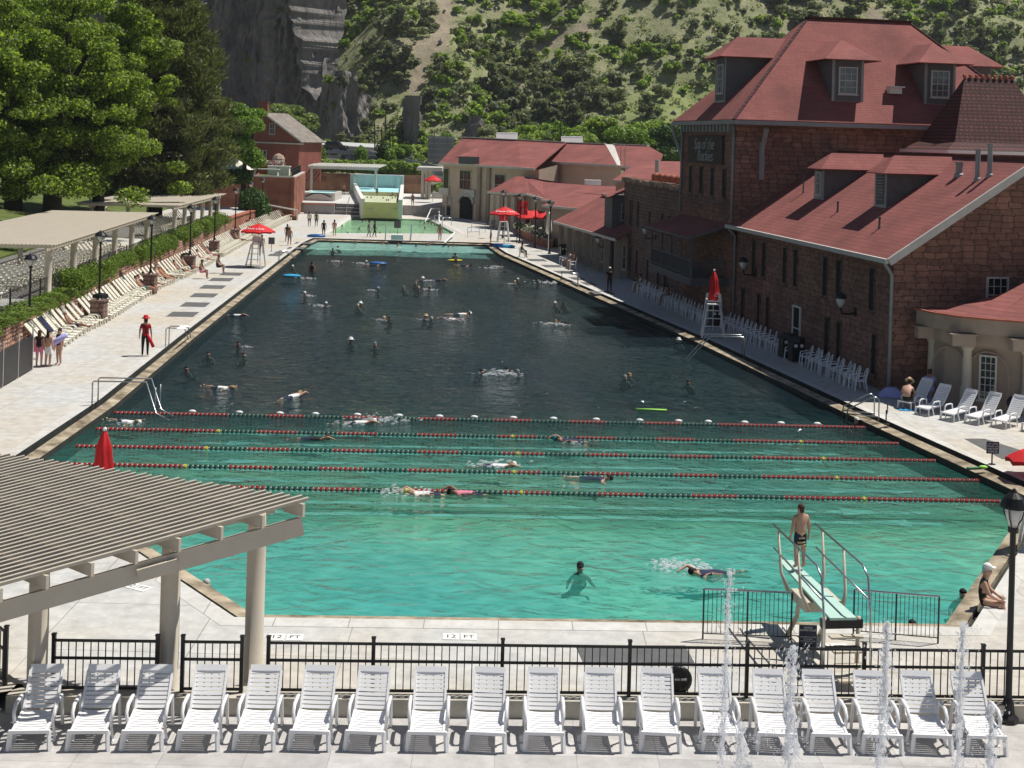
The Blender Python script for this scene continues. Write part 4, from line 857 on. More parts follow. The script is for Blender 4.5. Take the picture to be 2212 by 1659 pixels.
# --- main block with hipped roof
mb=MB(); mb.prism([(.3,20.9),(19.3,20.9),(19.3,31.5),(.3,31.5)],0,11.75); mb.build('wall',['red_sandstone'],bh)
mb=MB(); e0=[(-.15,20.0,11.97),(19.85,20.0,11.97),(19.85,32.4,11.97),(-.15,32.4,11.97)]; r0,r1=(6.6,26.2,18.6),(13.5,26.2,18.6)
for q in([e0[0],e0[1],r1,r0],[e0[1],e0[2],r1],[e0[2],e0[3],r0,r1],[e0[3],e0[0],r0]): mb.slab(q,.16)
rf=mb.build('roof',['red_shingle'],bh)
mb=MB(); mb.beam((6.5,26.2,18.66),(13.6,26.2,18.66),.3,.12); 
for a,b in((e0[0],r0),(e0[1],r1)): mb.beam(a,Vector(b)-Vector((0,0,.02)),.2,.07)
mb.build('ridge_cap',['red_tile'],rf)
mb=MB()
for k in range(4): mb.beam(e0[k],e0[(k+1)%4],.2,.26)
mb.T=Matrix.Translation((0,0,-.16)); mb2=MB()
for k in range(4): mb2.beam(Vector(e0[k])-Vector((0,0,.17)),Vector(e0[(k+1)%4])-Vector((0,0,.17)),.2,.24)
mb2.build('fascia',['grey_trim'],bh)
mb=MB(); mb.poly([(-.1,20.05,11.75),(19.8,20.05,11.75),(19.8,32.3,11.75),(-.1,32.3,11.75)]); mb.build('soffit',['pale_trim'],bh)
mb=MB()
for k in range(15): mb.box((.12,21.4+k*.68,11.45),(.34,.2,.42))
mb.build('dentils',['grey_trim'],bh)
mb=MB(); mb.tube([(1.9,20.85,9.2),(1.9,20.7,10.4),(1.9,20.15,11.5)],[.09,.13,.16],6); mb.box((1.9,20.82,9.6),(.3,.14,2.2)); mb.build('bracket',['grey_trim'],bh)
mb=MB(); mb.tube([(.2,31.4,9.6),(-.1,31.9,10.8),(-.2,32.3,11.6)],.1,6); mb.build('bracket',['grey_trim'],bh)
dormer(7.25,21.25,13.05,2.0,2.65,'-y',3.4,1.3,.75,ww=1.1,wh=1.55); dormer(13.1,21.25,13.05,2.0,2.65,'-y',3.4,1.3,.75,ww=1.1,wh=1.55)
dormer(1.05,26.2,13.0,2.0,2.9,'-x',3.8,1.35,.6,ww=1.05,wh=1.75); dormer(18.6,26.2,13.0,2.0,2.9,'+x',3.8,1.35,.6)
mb=MB(); mb.box((10.4,21.7,14.0),(.8,.5,.35)); mb.box((10.4,21.5,14.22),(.95,.6,.08)); mb.build('roof_vent',['white_paint'],bh)
win(bh,(12.6,20.86,10.9),1.15,1.05,'-y',4,3,'grey_siding')
# sign on the pool side
sg=MB(); sg.box((.2,26.3,10.15),(.16,6.9,1.75)); so_=sg.build('name_board',['dark_red' if 0 else 'wood_pole'],bh)
text('lettering','Spa of the\n  Rockies','grey_trim',1.0,so_,(.10,26.3,10.1),(R(90),0,R(-90)),.03,shear=.35,space=.72)
for k in range(4): slit(bh,(.27,22.7+k*2.25,8.2),.62,1.75)
mb=MB(); mb.beam((.24,21.2,6.95),(.24,31.3,6.95),.16,.3); mb.build('string_course',['dark_sandstone'],bh)
# tiled turret roof
mb=MB(); mb.prism([(11,15.4),(17,15.4),(17,19.6),(11,19.6)],9,10.5); mb.build('turret_wall',['red_sandstone'],bh)
fl0=[(10.2,14.6,10.55),(18,14.6,10.55),(18,20.2,10.55),(10.2,20.2,10.55)]; fl1=[(11.0,15.3,11.0),(17.2,15.3,11.0),(17.2,19.5,11.0),(11.0,19.5,11.0)]; t0,t1=(12.6,17.4,14.7),(15.6,17.4,14.7)
mb=MB()
for k in range(4): mb.add([fl0[k],fl0[(k+1)%4],fl1[(k+1)%4],fl1[k]],[(0,1,2,3)])
for q in([fl1[0],fl1[1],t1,t0],[fl1[1],fl1[2],t1],[fl1[2],fl1[3],t0,t1],[fl1[3],fl1[0],t0]): mb.add(q,[tuple(range(len(q)))])
tr_=mb.build('turret_roof',['red_tile'],bh)
mb=MB()
for k in range(9): mb.ell((12.6+.375*k,17.4,14.78),(.13,.12,.14),6,4)
mb.build('crest_tiles',['terracotta'],tr_)
mb=MB()
for k in range(4): mb.beam(Vector(fl0[k])-Vector((0,0,.1)),Vector(fl0[(k+1)%4])-Vector((0,0,.1)),.12,.18)
mb.build('turret_fascia',['white_paint'],bh)
# --- crenellated block
mb=MB(); mb.prism([(.45,31.5),(9,31.5),(9,48.6),(.75,48.6),(.35,44),(.3,38)],0,7.45); mb.build('wall',['dark_sandstone'],bh)
mb=MB(); r=random.Random(2)
for k in range(60): y=31.8+k*.285; x=.42 if y<44 else .42+(y-44)*.07; mb.box((x+r.uniform(-.06,.06),y,7.5+r.uniform(-.05,.1)),(.5+r.uniform(-.1,.1),.3,.22+r.random()*.12),rz=r.uniform(-.2,.2))
mb.build('coping_stones',['stone_cap'],bh)
for k in range(6): mb=MB(); mb.ell((.75,32.2+k*1.45,8.0),(.34,.36,.34),8,6); mb.build('parapet_ball',['terracotta'],bh,smooth=True)
mb=MB(); mb.tube([(1.4,41.5,7.4),(1.4,41.5,9.2)],.18,8); mb.build('vent_pipe',['pale_trim'],bh)
for y0 in(42.6,44.8): slit(bh,(.33,y0,5.1),.62,1.9); slit(bh,(.33,y0,1.5),.62,1.8)
for y0 in(39.2,36.0,34.2): slit(bh,(.30,y0,4.9),.55,1.3)
for y0 in(39.4,36.6,34.8): slit(bh,(.30,y0,1.3),.55,1.5)
# narrow glazed end bay
mb=MB(); mb.prism([(-.2,48.6),(3,48.6),(3,51.2),(-.2,51.2)],0,6.2); mb.slab([(-.6,48.2,6.1),(3,48.2,7.6),(3,49.9,7.6),(-.6,49.9,6.1)],.12,1); mb.build('end_bay',['grey_siding','red_shingle'],bh)
for z in(1.4,3.0,4.9): win(bh,(1.0,48.56,z),.9,1.25,'-y',1,2,'grey_trim',pane='glass_grey')
# --- balcony
bal=MB(); bal.box((-.8,26.0,2.42),(2.4,9.0,.42)); bf=bal.build('balcony_floor',['grey_siding'],bh)
mb=MB(); mb.slab([(-2.4,21.1,5.05),(.3,21.1,5.85),(.3,30.9,5.85),(-2.4,30.9,5.05)],.14,0,1); mb.build('balcony_roof',['red_shingle','grey_siding'],bh)
mb=MB()
for y in(21.6,23.7,25.8,27.9,30.3): mb.beam((-1.95,y,2.6),(-1.95,y,5.1),.11,.11,up=(0,1,0))
mb.beam((-1.95,21.6,3.65),(-1.95,30.3,3.65),.1,.08); mb.beam((-1.95,21.6,3.65),(.2,21.6,3.65),.1,.08); mb.beam((-1.95,21.6,2.75),(-1.95,30.3,2.75),.08,.06)
for k in range(62): mb.beam((-1.95,21.7+k*.139,2.75),(-1.95,21.7+k*.139,3.62),.03,.03,up=(0,1,0))
for k in range(14): mb.beam((-1.85+k*.147,21.6,2.7),(-1.85+k*.147,21.6,3.62),.03,.03,up=(0,1,0))
mb.build('balcony_railing',['grey_siding'],bh)
# wall lanterns
for (px,py) in((1632,580),(1863,640),(1392,512)):
    pass
def lantern(label,x,y,z):
    t=thing('wall_lantern',label,'lantern',L2W(x,y,z),RZ)
    mb=MB(); mb.tube([(0,0,-.35),(-.25,0,-.42),(-.62,0,-.38),(-.68,0,-.1)],.05,6); mb.box((0,0,-.3),(.06,.2,.4)); mb.build('bracket',['black_metal'],t)
    mb=MB(); mb.lathe([(.08,-.1),(.19,.1),(.24,.3),(.12,.4)],(-.68,0,0),10); mb.build('lamp_globe',['lamp_glass'],t,smooth=True)
    mb=MB(); mb.lathe([(.27,.3),(.26,.4),(.17,.52),(.03,.58)],(-.68,0,0),10); mb.build('hood',['black_metal'],t)
lantern('black wall lantern above the white chairs nearest the gable corner',.42,4.2,3.35); lantern('black wall lantern right of the balcony on the sandstone wall',.42,17.4,3.7); lantern('black wall lantern left of the balcony on the rounded wall',.22,37.5,4.1); lantern('black wall lantern on the narrow bay before the arcade',-.25,50,2.4)
# --- curved cream porch in front of the gable
RW=[A(2003,800,55.0),A(2040,800,53.9),A(2085,800,53.1),A(2150,800,52.5),A(2212,800,52.1),A(2300,800,51.8),A(2420,800,51.8)]
RW=[Vector((p.x,p.y,0)) for p in RW]
pt=thing('porch','cream curved porch with columns and arched recesses below the gable','porch',RW[2])
def wallstrip(mb,pts,z0,z1,o=0.,mi=0):
    q=[]
    for i,p in enumerate(pts):
        d=(pts[min(i+1,len(pts)-1)]-pts[max(i-1,0)]); n=Vector((d.y,-d.x,0)).normalized(); q.append(p+n*o)
    for a,b in zip(q,q[1:]): mb.poly([(a.x,a.y,z0),(b.x,b.y,z0),(b.x,b.y,z1),(a.x,a.y,z1)],mi)
    return q
mb=MB(); q=wallstrip(mb,RW,0,2.9); mb.build('wall',['tan_paint'],pt,world=True)
mb=MB(); q=wallstrip(mb,RW,2.6,3.15,.25); q2=wallstrip(mb,RW,3.15,3.75,.62)
for (a,b),(c,d) in zip(zip(q,q[1:]),zip(q2,q2[1:])): mb.poly([(a.x,a.y,3.15),(b.x,b.y,3.15),(d.x,d.y,3.15),(c.x,c.y,3.15)])
for (a,b),(c,d) in zip(zip(q,q[1:]),zip(RW,RW[1:])): mb.poly([(a.x,a.y,2.6),(b.x,b.y,2.6),(d.x,d.y,2.6),(c.x,c.y,2.6)])
a=q2[0]; e_=RW[0]; mb.poly([(a.x,a.y,2.6),(e_.x,e_.y,2.6),(e_.x+.5,e_.y+1.5,2.6),(e_.x+.5,e_.y+1.5,3.75),(a.x,a.y,3.75)])
mb.build('cornice',['tan_paint'],pt,world=True)
mb=MB(); q3=wallstrip(MB(),RW,0,1,.66); 
for a,b in zip(q3,q3[1:]): mb.beam(a+u*3.78,b+u*3.78,.16,.07)
mb.build('parapet_cap',['terracotta'],pt,world=True)
mb=MB(); q4=wallstrip(MB(),RW,0,1,.4); gw=[L2W(3.6,.52,3.8),L2W(5.2,.52,3.85),L2W(6.6,.52,4.7),L2W(8.6,.52,5.9),L2W(10.6,.52,7.1),L2W(12.6,.52,8.2),L2W(14,.52,9)]
for (a,b),(c,d) in zip(zip(q4,q4[1:]),zip(gw,gw[1:])): mb.poly([(a.x,a.y,3.8),(b.x,b.y,3.8),d,c])
mb.build('roof',['red_shingle'],pt,world=True)
for p,o in((RW[0]+Vector((.15,-.2,0)),0),(RW[2]+Vector((0,-.2,0)),0),(RW[4]+Vector((.05,-.2,0)),0)):
    mb=MB(); mb.lathe([(.26,0),(.26,.85),(.2,.92),(.18,2.35),(.24,2.45),(.3,2.6)],p,14); mb.build('column',['beige_paint'],pt,smooth=True,world=True)
    mb=MB(); mb.box(p+Vector((-.35,-.35,2.85)),(.95,.5,.45)); mb.box(p+Vector((-.35,-.35,3.09)),(1.1,.6,.05)); mb.build('beam_end',['tan_paint'],pt,world=True)
d=(RW[3]-RW[2]).normalized(); an=math.atan2(d.y,d.x); wc=A(2134,800,52.55)
win(pt,Vector((wc.x-RW[2].x,wc.y-RW[2].y-.03,1.35)),.62,1.75,an,3,6,'pale_trim')
for c in(wc,A(2050,800,53.6)):
    mb=MB(); dd=d if c is wc else (RW[2]-RW[1]).normalized(); nn=Vector((dd.y,-dd.x,0)); pts=[]
    for k in range(13): t_=math.pi*k/12; pts.append(Vector((c.x,c.y,1.45))+nn*.02+dd*(-.8*math.cos(t_))+u*(.95*math.sin(t_)))
    pts=[Vector((pts[0].x,pts[0].y,.1))]+pts+[Vector((pts[-1].x,pts[-1].y,.1))]; mb.tube(pts,.035,5); mb.build('arch_moulding',['tan_paint'],pt,world=True)
# --- white garden chairs along the wall
def garden_chair():
    t=thing('garden_chair','x','chair'); mb=MB(); mb.box((0,0,.42),(.48,.46,.035)); mb.build('seat',['white_plastic'],t)
    mb=MB(); n=10; pts=[(.23*math.cos(math.pi*k/n),.24+.1*math.sin(math.pi*k/n),.62+.33*math.sin(math.pi*k/n)) for k in range(n+1)]; mb.tube([(.2,.22,.42)]+pts+[(-.2,.22,.42)],.022,5)
    for x in(-.12,-.04,.04,.12): mb.beam((x,.23,.43),(x,.33,.9-abs(x)*.7),.05,.014,up=(0,1,0))
    mb.build('backrest',['white_plastic'],t)
    for s_ in(-1,1):
        mb=MB(); mb.tube([(s_*.27,-.2,.40),(s_*.29,-.2,.62),(s_*.29,.2,.68)],.022,5); mb.build('armrest',['white_plastic'],t)
        mb=MB(); mb.beam((s_*.25,-.2,.62),(s_*.28,-.26,0),.05,.05,up=(0,1,0)); mb.build('leg',['white_plastic'],t); mb=MB(); mb.beam((s_*.22,.2,.42),(s_*.25,.28,0),.05,.05,up=(0,1,0)); mb.build('leg',['white_plastic'],t)
    return t
gc=garden_chair(); first=True
runs=[(1.6,7.6,11,-.45,'white plastic armchair in the near run by the gable corner'),(9.4,19.4,15,-.55,'white plastic armchair between the trash bins and the shaded lifeguard stand'),(20.6,36.8,25,-1.2,'white plastic armchair in the long run under the balcony'),(51.5,56,5,-2.6,'white plastic armchair outside the arcade')]
for a,b,n,x,lb in runs:
    for k in range(n):
        y=a+(b-a)*k/(n-1); loc=L2W(x+rnd.uniform(-.06,.06),y); rz=RZ-R(90)+rnd.uniform(-.2,.05)-.12
        if first: gc.location=loc; gc.rotation_euler=(0,0,rz); gc['label']=lb; gc['group']='white armchairs along the bathhouse wall'; first=False
        else: dup(gc,loc,rz,lb,'white armchairs along the bathhouse wall')
dup(gc,G(1935,838)+V(.2,.4,0),R(-60),'lone white armchair by the gable corner behind the woman in a sun hat')
bin_('black trash bin beside the near run of white armchairs',L2W(-.5,8.75),RZ); bin_('second black trash bin next to the long chair run',L2W(-.55,9.9),RZ); bin_('black trash bin between armchair runs below the balcony',L2W(-.9,20.1),RZ); bin_('black trash bin at the arcade end of the right deck',G(1205,556)+V(.5,0,0),.2)
rl=[(1990,898),(2045,910),(2098,917),(2155,925),(2222,935),(1952,884)]
for (px,py),lb in zip(rl,['white lounger with a blue towel over its backrest','white lounger just right of the one with the blue towel','white lounger in the middle of the right porch row','white lounger second from the right edge before the porch window','white lounger at the right picture edge','white lounger the woman in the sun hat sits on']):
    
    if (px,py)==rl[0]: wl2_=make_lounger(lb,'lounger','white loungers in front of the cream porch','white_plastic',True,1.02,(.50,.66),.52); wl2_.location=G(px,py)+V(.3,.25,0); wl2_.rotation_euler=(0,0,R(-52))
    else: dup(wl2_,G(px,py)+V(.3,.25,0),R(-52)+rnd.uniform(-.06,.06),lb,'white loungers in front of the cream porch')
# --- arcade with low roof
ar=thing('arcade','low cream arcade building with red shingle roof beyond the bathhouse','building',(7.7,100,0)); A0=Vector((8.1,98.5,0)); A1=Vector((4.0,118,0)); d=(A1-A0).normalized(); n=Vector((d.y,-d.x,0))
mb=MB(); q=[A0+n*1.5,A1+n*1.5,A1+n*9,A0+n*9]; mb.prism([(p.x,p.y) for p in q],0,3.1); mb.build('wall',['tan_paint'],ar,world=True)
mb=MB(); mb.slab([A0+u*3.1,A1+u*3.1,A1+n*4.6+u*5.5,A0+n*4.6+u*5.5],.15); mb.slab([A1+n*9+u*3.2,A0+n*9+u*3.2,A0+n*4.6+u*5.5,A1+n*4.6+u*5.5],.15); mb.slab([A1-d*0+u*3.1,A1+d*2.2+n*4+u*3.1,A1+n*4.6+u*5.5],.1); mb.build('roof',['red_shingle'],ar,world=True)
mb=MB(); mb.beam(A0+u*3.0,A1+u*3.0,.14,.2); mb.build('gutter',['pale_trim'],ar,world=True)
mb=MB(); mb.beam(A0+n*4.6+u*5.6,A1+n*4.6+u*5.6,.4,.14); mb.build('ridge_cap',['stone_cap'],ar,world=True)
for k in range(7): p=A0+d*(1+k*2.95)+n*.45; mb=MB(); mb.box(p+u*1.5,(.45,.45,3)); mb.build('column',['tan_paint'],ar,world=True)
for k in range(6):
    p=A0+d*(2.4+k*2.95)+n*1.47-Vector((7.7,100,0)); win(ar,p+u*1.5,1.0,1.9,math.atan2(-d.y,-d.x),1,2,'pale_trim',pane='glass_grey')
# ================= far end: plaza, terraces, buildings
def wallq(mb,a,b,z0,z1,th=.4,mi=0):
    a=Vector(a);b=Vector(b); mb.beam((a.x,a.y,(z0+z1)/2),(b.x,b.y,(z0+z1)/2),th,z1-z0,mi)
PZ=1.3
mb=MB(); mb.prism([(-29,170.8),(4,170.8),(8,230),(-40,230)],-.2,PZ); struct(mb.build('upper_plaza',['plaza_concrete']))
xa=G(722,463).x; xb=G(779,463).x
t=thing('steps','wide grey steps with steel rails from the therapy pool deck to the upper plaza','steps',(xa,168,0))
for k in range(6): mb=MB(); mb.box(((xa+xb)/2,168.2+.43*k+.3,.108+.2167*k),(xb-xa,.6+.002*k,.2167)); mb.build('step',['slate' if k%2==0 else 'barrier'],t,world=True)
mb=MB(); mb.tube([((xa+xb)/2,168,.9),((xa+xb)/2,170.8,2.2)],.04,5); mb.tube([((xa+xb)/2,168,0),((xa+xb)/2,168,.9)],.04,5); mb.build('rail',['steel'],t,world=True)
t=thing('planter_wall','grey wall with terracotta cap left of the plaza steps','wall',(xa-4,168,0)); xw=G(652,463).x
mb=MB(); mb.box(((xw+xa)/2,168.4,.6),(xa-xw,.6,1.2)); mb.build('wall',['grey_trim'],t,world=True); mb=MB(); mb.box(((xw+xa)/2,168.4,1.24),(xa-xw,.8,.08)); mb.build('cap',['terracotta'],t,world=True)
# small hot pool behind it with low arch
c=A(688,430,176); t=thing('hot_tub','small round cornered hot pool with a dark arched rail on its wall','pool',(c.x,176,PZ))
mb=MB(); mb.box((0,0,.55),(4.2,.4,1.1)); mb.box((0,7,.55),(4.4,.4,1.1)); mb.box((-2,3.5,.55),(.4,6.6,1.1)); mb.box((2,3.5,.55),(.4,6.6,1.1)); mb.build('basin',['pale_trim'],t)
mb=MB(); mb.tube([(-1.7+3.4*k/10,-.3,.55+.5*math.sin(math.pi*k/10)) for k in range(11)],.09,6); mb.build('arch_rail',['dark_metal'],t)
mb=MB(); mb.box((0,3.5,.5),(3.6,6.6,.9)); mb.build('water',['kid_blue'],t)
# tiered pool
def P2(px,Y): return A(px,400,Y).x
t=thing('tiered_pool','stepped pool with yellow green front wall and white side walls under the waterfall','pool',(P2(826,163),163,0))
x0,x1=P2(785,163),P2(866,163)
mb=MB(); mb.box(((x0+x1)/2,163.2,.95),(x1-x0,.4,1.9)); mb.build('front_wall',[mat('lime_wall',(.82,.66,.33),.8,.12,.6)],t,world=True)
mb=MB(); mb.box(((x0+x1)/2,163.2,1.95),(x1-x0-.4,.6,.1)); mb.build('spill_edge',[mat('lime_pale',(.62,.64,.40),.7,.05,1.)],t,world=True)
for xs,xe in((x0,P2(765,203)),(x1,P2(868,203))): mb=MB(); mb.beam((xs,163,1.15),(xe,204,1.5),.5,2.5); mb.build('side_wall',['white_paint'],t,world=True)
mb=MB(); mb.box(((P2(780,186)+P2(868,186))/2,186,1.2),(P2(868,186)-P2(780,186)-.6,.5,2.2)); mb.build('tier_wall',['lime_pale'],t,world=True)
for px in(800,853): mb=MB(); mb.ell(A(px,452,162.9),(.14,.1,.14),8,5); mb.build('wall_light',['lamp_glass'],t,smooth=True,world=True)
mb=MB(); mb.poly([(x0+.2,163.4,1.75),(x1-.2,163.4,1.75),(P2(868,186)-.3,185.8,1.75),(P2(780,186)+.3,185.8,1.75)]); struct(mb.build('kids_pool_water',['kid_green']))
mb=MB(); mb.poly([(P2(780,186)+.3,186.2,2.15),(P2(868,186)-.3,186.2,2.15),(P2(868,204)-.2,204.3,2.15),(P2(765,204)+.2,204.3,2.15)]); struct(mb.build('waterfall_pool_water',['kid_blue']))
t=thing('waterfall_wall','pale turquoise waterfall wall at the far end of the pools','wall',(P2(815,205),205,PZ)); mb=MB(); mb.box(((P2(757,205)+P2(872,205))/2,205,2.7),(P2(872,205)-P2(757,205),.8,2.85))
mb.build('wall',[mat('aqua_tile',(.48,.64,.62),.35,.15,.9,stretch=(1.5,1.5,.3))],t,world=True)
for px in(765,860): mb=MB(); mb.box((P2(px,204.4),204.5,2.7),(.5,.5,2.7)); mb.build('pillar',['aqua_tile'],t,world=True)
mb=MB(); mb.box(((P2(757,205)+P2(872,205))/2,204.7,4.16),(P2(872,205)-P2(757,205),.9,.1)); mb.build('spill_edge',['white_paint'],t,world=True)
for a,b,lb in((655,757,'brown stone panel wall left of the waterfall'),(872,925,'brown stone panel wall right of the waterfall')):
    t=thing('boundary_wall',lb,'wall',(P2(a,206),206,PZ)); mb=MB(); wallq(mb,(P2(a,206),206,0),(P2(b,206),206,0),PZ-.3,4.2,.5); mb.build('wall',['tan_panel_stone'],t,world=True)
for a,b,lb in((655,700,'clipped green hedge above the stone wall behind the red block'),(700,800,'clipped green hedge above the stone wall left of the waterfall'),(800,905,'clipped green hedge above the waterfall wall')):
    x0h,x1h=P2(a,209),P2(b,209); bl=[((x0h+(x1h-x0h)*(k+.5)/14,209+rnd.uniform(-.4,.4),5.25+rnd.uniform(-.15,.35)),(.75,.9,.95)) for k in range(14)]
    t=thing('hedge',lb,'hedge',(0,0,0)); mb=MB(); leaves(mb,bl,5200,.2,int(a),shell=.6); mb.build('foliage',GS,t)
# far pergola
t=thing('pergola','small far pergola with ribbed pale roof above the hot pool','pergola',(P2(740,198),198,PZ)); xa,xb=P2(668,198),P2(818,198); zt=A(700,362,198).z
for px in(672,811): mb=MB(); mb.tube([(P2(px,197),197,PZ),(P2(px,197),197,zt)],.2,8); mb.build('column',['pale_trim'],t,world=True); 
mb=MB(); mb.beam((xa,197,zt),(xb,197,zt),.2,.35); mb.build('beam',['pale_trim'],t,world=True)
mb=MB()
for k in range(30): x=xa+(xb-xa)*k/29; mb.beam((x,196.4,zt+.25),(x+.5,203,zt+.55),.2,.16)
mb.build('roof_slats',['pale_trim'],t,world=True)
t=thing('pergola','pale pergola beside the far right building with fluted columns','pergola',(P2(925,190),190,PZ)); zt=A(930,368,190).z
for px in(913,921,928): mb=MB(); mb.tube([(P2(px,189),189,PZ-.3),(P2(px,189),189,zt)],.24,8); mb.build('column',['beige_paint'],t,world=True)
mb=MB(); mb.box((P2(930,192),192.5,zt+.2),(P2(958,190)-P2(903,190),8,.5)); mb.build('roof',['pale_trim'],t,world=True)
# red stone block with roof terrace
xl,xr=P2(545,157),P2(633,157); xe=P2(655,178)
t=thing('terrace_block','tall red stone panel block with roof terrace at the left end of the pools','building',(xl,157,0))
mb=MB(); mb.prism([(xl,157),(xr,157),(xe,178),(xl-3,178)],0,5.0); mb.build('wall',['panel_stone'],t,world=True)
mb=MB(); 
for k in range(5): f=k/4.6; x=xr+(xe-xr)*f+.08; mb.box((x,157.3+(178-157)*f,2.5),(.35,1.6,5.06))
mb.build('pilasters',['panel_stone'],t,world=True)
mb=MB(); mb.prism([(xl+.4,157.5),(xr-.5,157.5),(xe-.5,177),(xl-2,177)],5.0,5.06); mb.build('turf',['lawn_grass'],t,world=True)
mb=MB(); wallq(mb,(xl,156.95,0),(xr+.1,156.95,0),4.98,5.16,.4); wallq(mb,(xr,157.2,0),(xe,178,0),4.98,5.14,.4); mb.build('coping',['pale_trim'],t,world=True)
t2=thing('terrace_wall','dark red terrace wall left of the tall stone block','wall',(xl-6,161,0)); mb=MB(); wallq(mb,(xl-14,150,0),(xl+.1,160,0),0,4.3,.5); mb.build('wall',['panel_stone'],t2,world=True)
t2=thing('ramp_wall','sloping stair wall with pale rail in front of the tall red block','stair wall',(xl,155,0)); a=A(565,440,155.5); b=A(640,478,154.5)
mb=MB(); n_=8
mb.slab([(a.x,155,a.z-.9),(b.x,155,.1),(b.x,155.3,.1),(a.x,155.3,a.z-.9)],.1); mb.add([(a.x,155,0),(b.x,155,0),(b.x,155,.5),(a.x,155,a.z-1.),(a.x,155.3,0),(b.x,155.3,0),(b.x,155.3,.5),(a.x,155.3,a.z-1.)],[(0,1,2,3),(7,6,5,4),(3,2,6,7)]); mb.build('wall',['panel_stone'],t2,world=True)
mb=MB(); mb.tube([a,(b.x,155,1.2)],.1,6); mb.tube([a,(a.x-2,155,a.z)],.1,6); mb.tube([(b.x,155,1.2),(b.x,155,0)],.1,6); mb.build('rail',['pale_trim'],t2,world=True)
t2=thing('planter_wall','low red wall curving behind the far loungers','wall',(P2(500,150),150,0)); mb=MB(); wallq(mb,A(492,470,132)*Vector((1,1,0)) if 0 else (P2(488,131),131,0),(P2(560,150),150,0),0,1.5,.5); mb.build('wall',['panel_stone'],t2,world=True); mb=MB(); wallq(mb,(P2(488,131),131,0),(P2(560,150),150,0),1.5,1.6,.7); mb.build('cap',['terracotta'],t2,world=True)
picket_fence('dark railing along the edge of the roof terrace',[(xr+(xe-xr)*k/3-.35,158+6.5*k,5.06) for k in range(4)],5.06,1.05,name='railing',pk=.3,mt='dark_metal')
for k,(px,py) in enumerate([(590,384),(615,382)]):
    p=A(px,py,162); t2=thing('cabinet',['left white cabinet on the roof terrace','right white cabinet on the roof terrace'][k],'cabinet',(p.x,162,5.06)); mb=MB(); mb.box((0,0,.55),(1.2,1,1.1)); mb.build('body',['white_paint'],t2); mb=MB(); mb.box((0,0,1.15),(1.4,1.2,.1)); mb.build('lid',['white_paint'],t2)
p=A(575,386,160); t2=thing('table','long white table on the roof terrace','table',(p.x,160,5.06)); mb=MB(); mb.box((0,0,.8),(3.2,1,.1)); mb.build('tabletop',['white_paint'],t2)
for x in(-1.4,1.4): mb=MB(); mb.box((x,0,.4),(.1,.8,.8)); mb.build('leg',['white_paint'],t2)
for k,px in enumerate((567,577,587,600,608)):
    p=A(px,362,166); t2=thing('flower_pot',['terracotta pot of pink flowers on the roof terrace'][0],'flower pot',(p.x,166,5.06),0,'flower pots lined up on the roof terrace'); mb=MB(); mb.lathe([(.4,0),(.55,1.0),(.6,1.05)],(0,0,0),8); mb.build('pot',['terracotta'],t2); mb=MB(); leaves(mb,[((0,0,1.35),(.6,.5,.4))],120,.12,k); mb.build('flowers',['pink_fabric' if k%2 else 'stone_cap','cream_vinyl','stone_cap'],t2)
p=A(505,368,152); t2=thing('canopy_tent','small cream canopy roof on posts by the dark pine','canopy',(p.x,152,4.3)); z=A(505,366,152).z-4.3
for x in(-1.6,1.6): 
    for y in(-1.4,1.4): mb=MB(); mb.tube([(x,y,0),(x,y,z)],.07,5); mb.build('post',['dark_metal'],t2)
mb=MB(); b4=[(-2,-1.8,z),(2,-1.8,z),(2,1.8,z),(-2,1.8,z)]; m4=[(-.7,-.6,z+.9),(.7,-.6,z+.9),(.7,.6,z+.9),(-.7,.6,z+.9)]
for k in range(4): mb.add([b4[k],b4[(k+1)%4],m4[(k+1)%4],m4[k]],[(0,1,2,3)])
mb.add(m4+[(0,0,z+1.5)],[(0,1,4),(1,2,4),(2,3,4),(3,0,4)]); mb.build('canopy',['cream_vinyl'],t2)
bl=[(A(480+10*k,378,150)+Vector((0,0,-.2)),(.9,.9,.8)) for k in range(6)]; t2=thing('hedge','dark green clipped hedge beneath the cream canopy','hedge'); mb=MB(); leaves(mb,[(tuple(c),r_) for c,r_ in bl],3000,.18,77); mb.build('foliage',GH,t2)
# red house
YH=196; ap=A(571,243,YH); le=A(543,260,YH); re=A(655,307,YH); dv=Vector((2.4,7,0)); z0=3
t=thing('red_house','red brick house with steep grey shingle roof and chimney beyond the pine','house',(ap.x,YH,z0))
mb=MB(); wl_=[le+Vector((.4,0,0)),re-Vector((.6,0,0))]; a,b=wl_
for off in(Vector((0,0,0)),dv):
    mb.poly([(a.x+off.x,a.y+off.y,z0),(b.x+off.x,b.y+off.y,z0),(b.x+off.x,b.y+off.y,b.z+.45),(ap.x+off.x,ap.y+off.y,ap.z-.15),(a.x+off.x,a.y+off.y,a.z+.25)])
for p in(a,b): mb.poly([(p.x,p.y,z0),(p.x+dv.x,p.y+dv.y,z0),(p.x+dv.x,p.y+dv.y,p.z+.4),(p.x,p.y,p.z+.4)])
mb.build('wall',['red_brick'],t,world=True)
o=-dv.normalized()*.5
mb=MB(); mb.slab([ap+o,re+o,re+dv,ap+dv],.15); mb.slab([le+o,ap+o,ap+dv,le+dv],.15); rf=mb.build('roof',['grey_shingle'],t,world=True)
mb=MB(); mb.beam(ap+o,re+o,.2,.25); mb.beam(le+o,ap+o,.2,.25); q=A(550,307,YH-.1); mb.beam((le.x,YH-.1,q.z),(re.x,YH-.1,q.z-.1),.25,.2); mb.build('bargeboard',['pale_trim'],t,world=True)
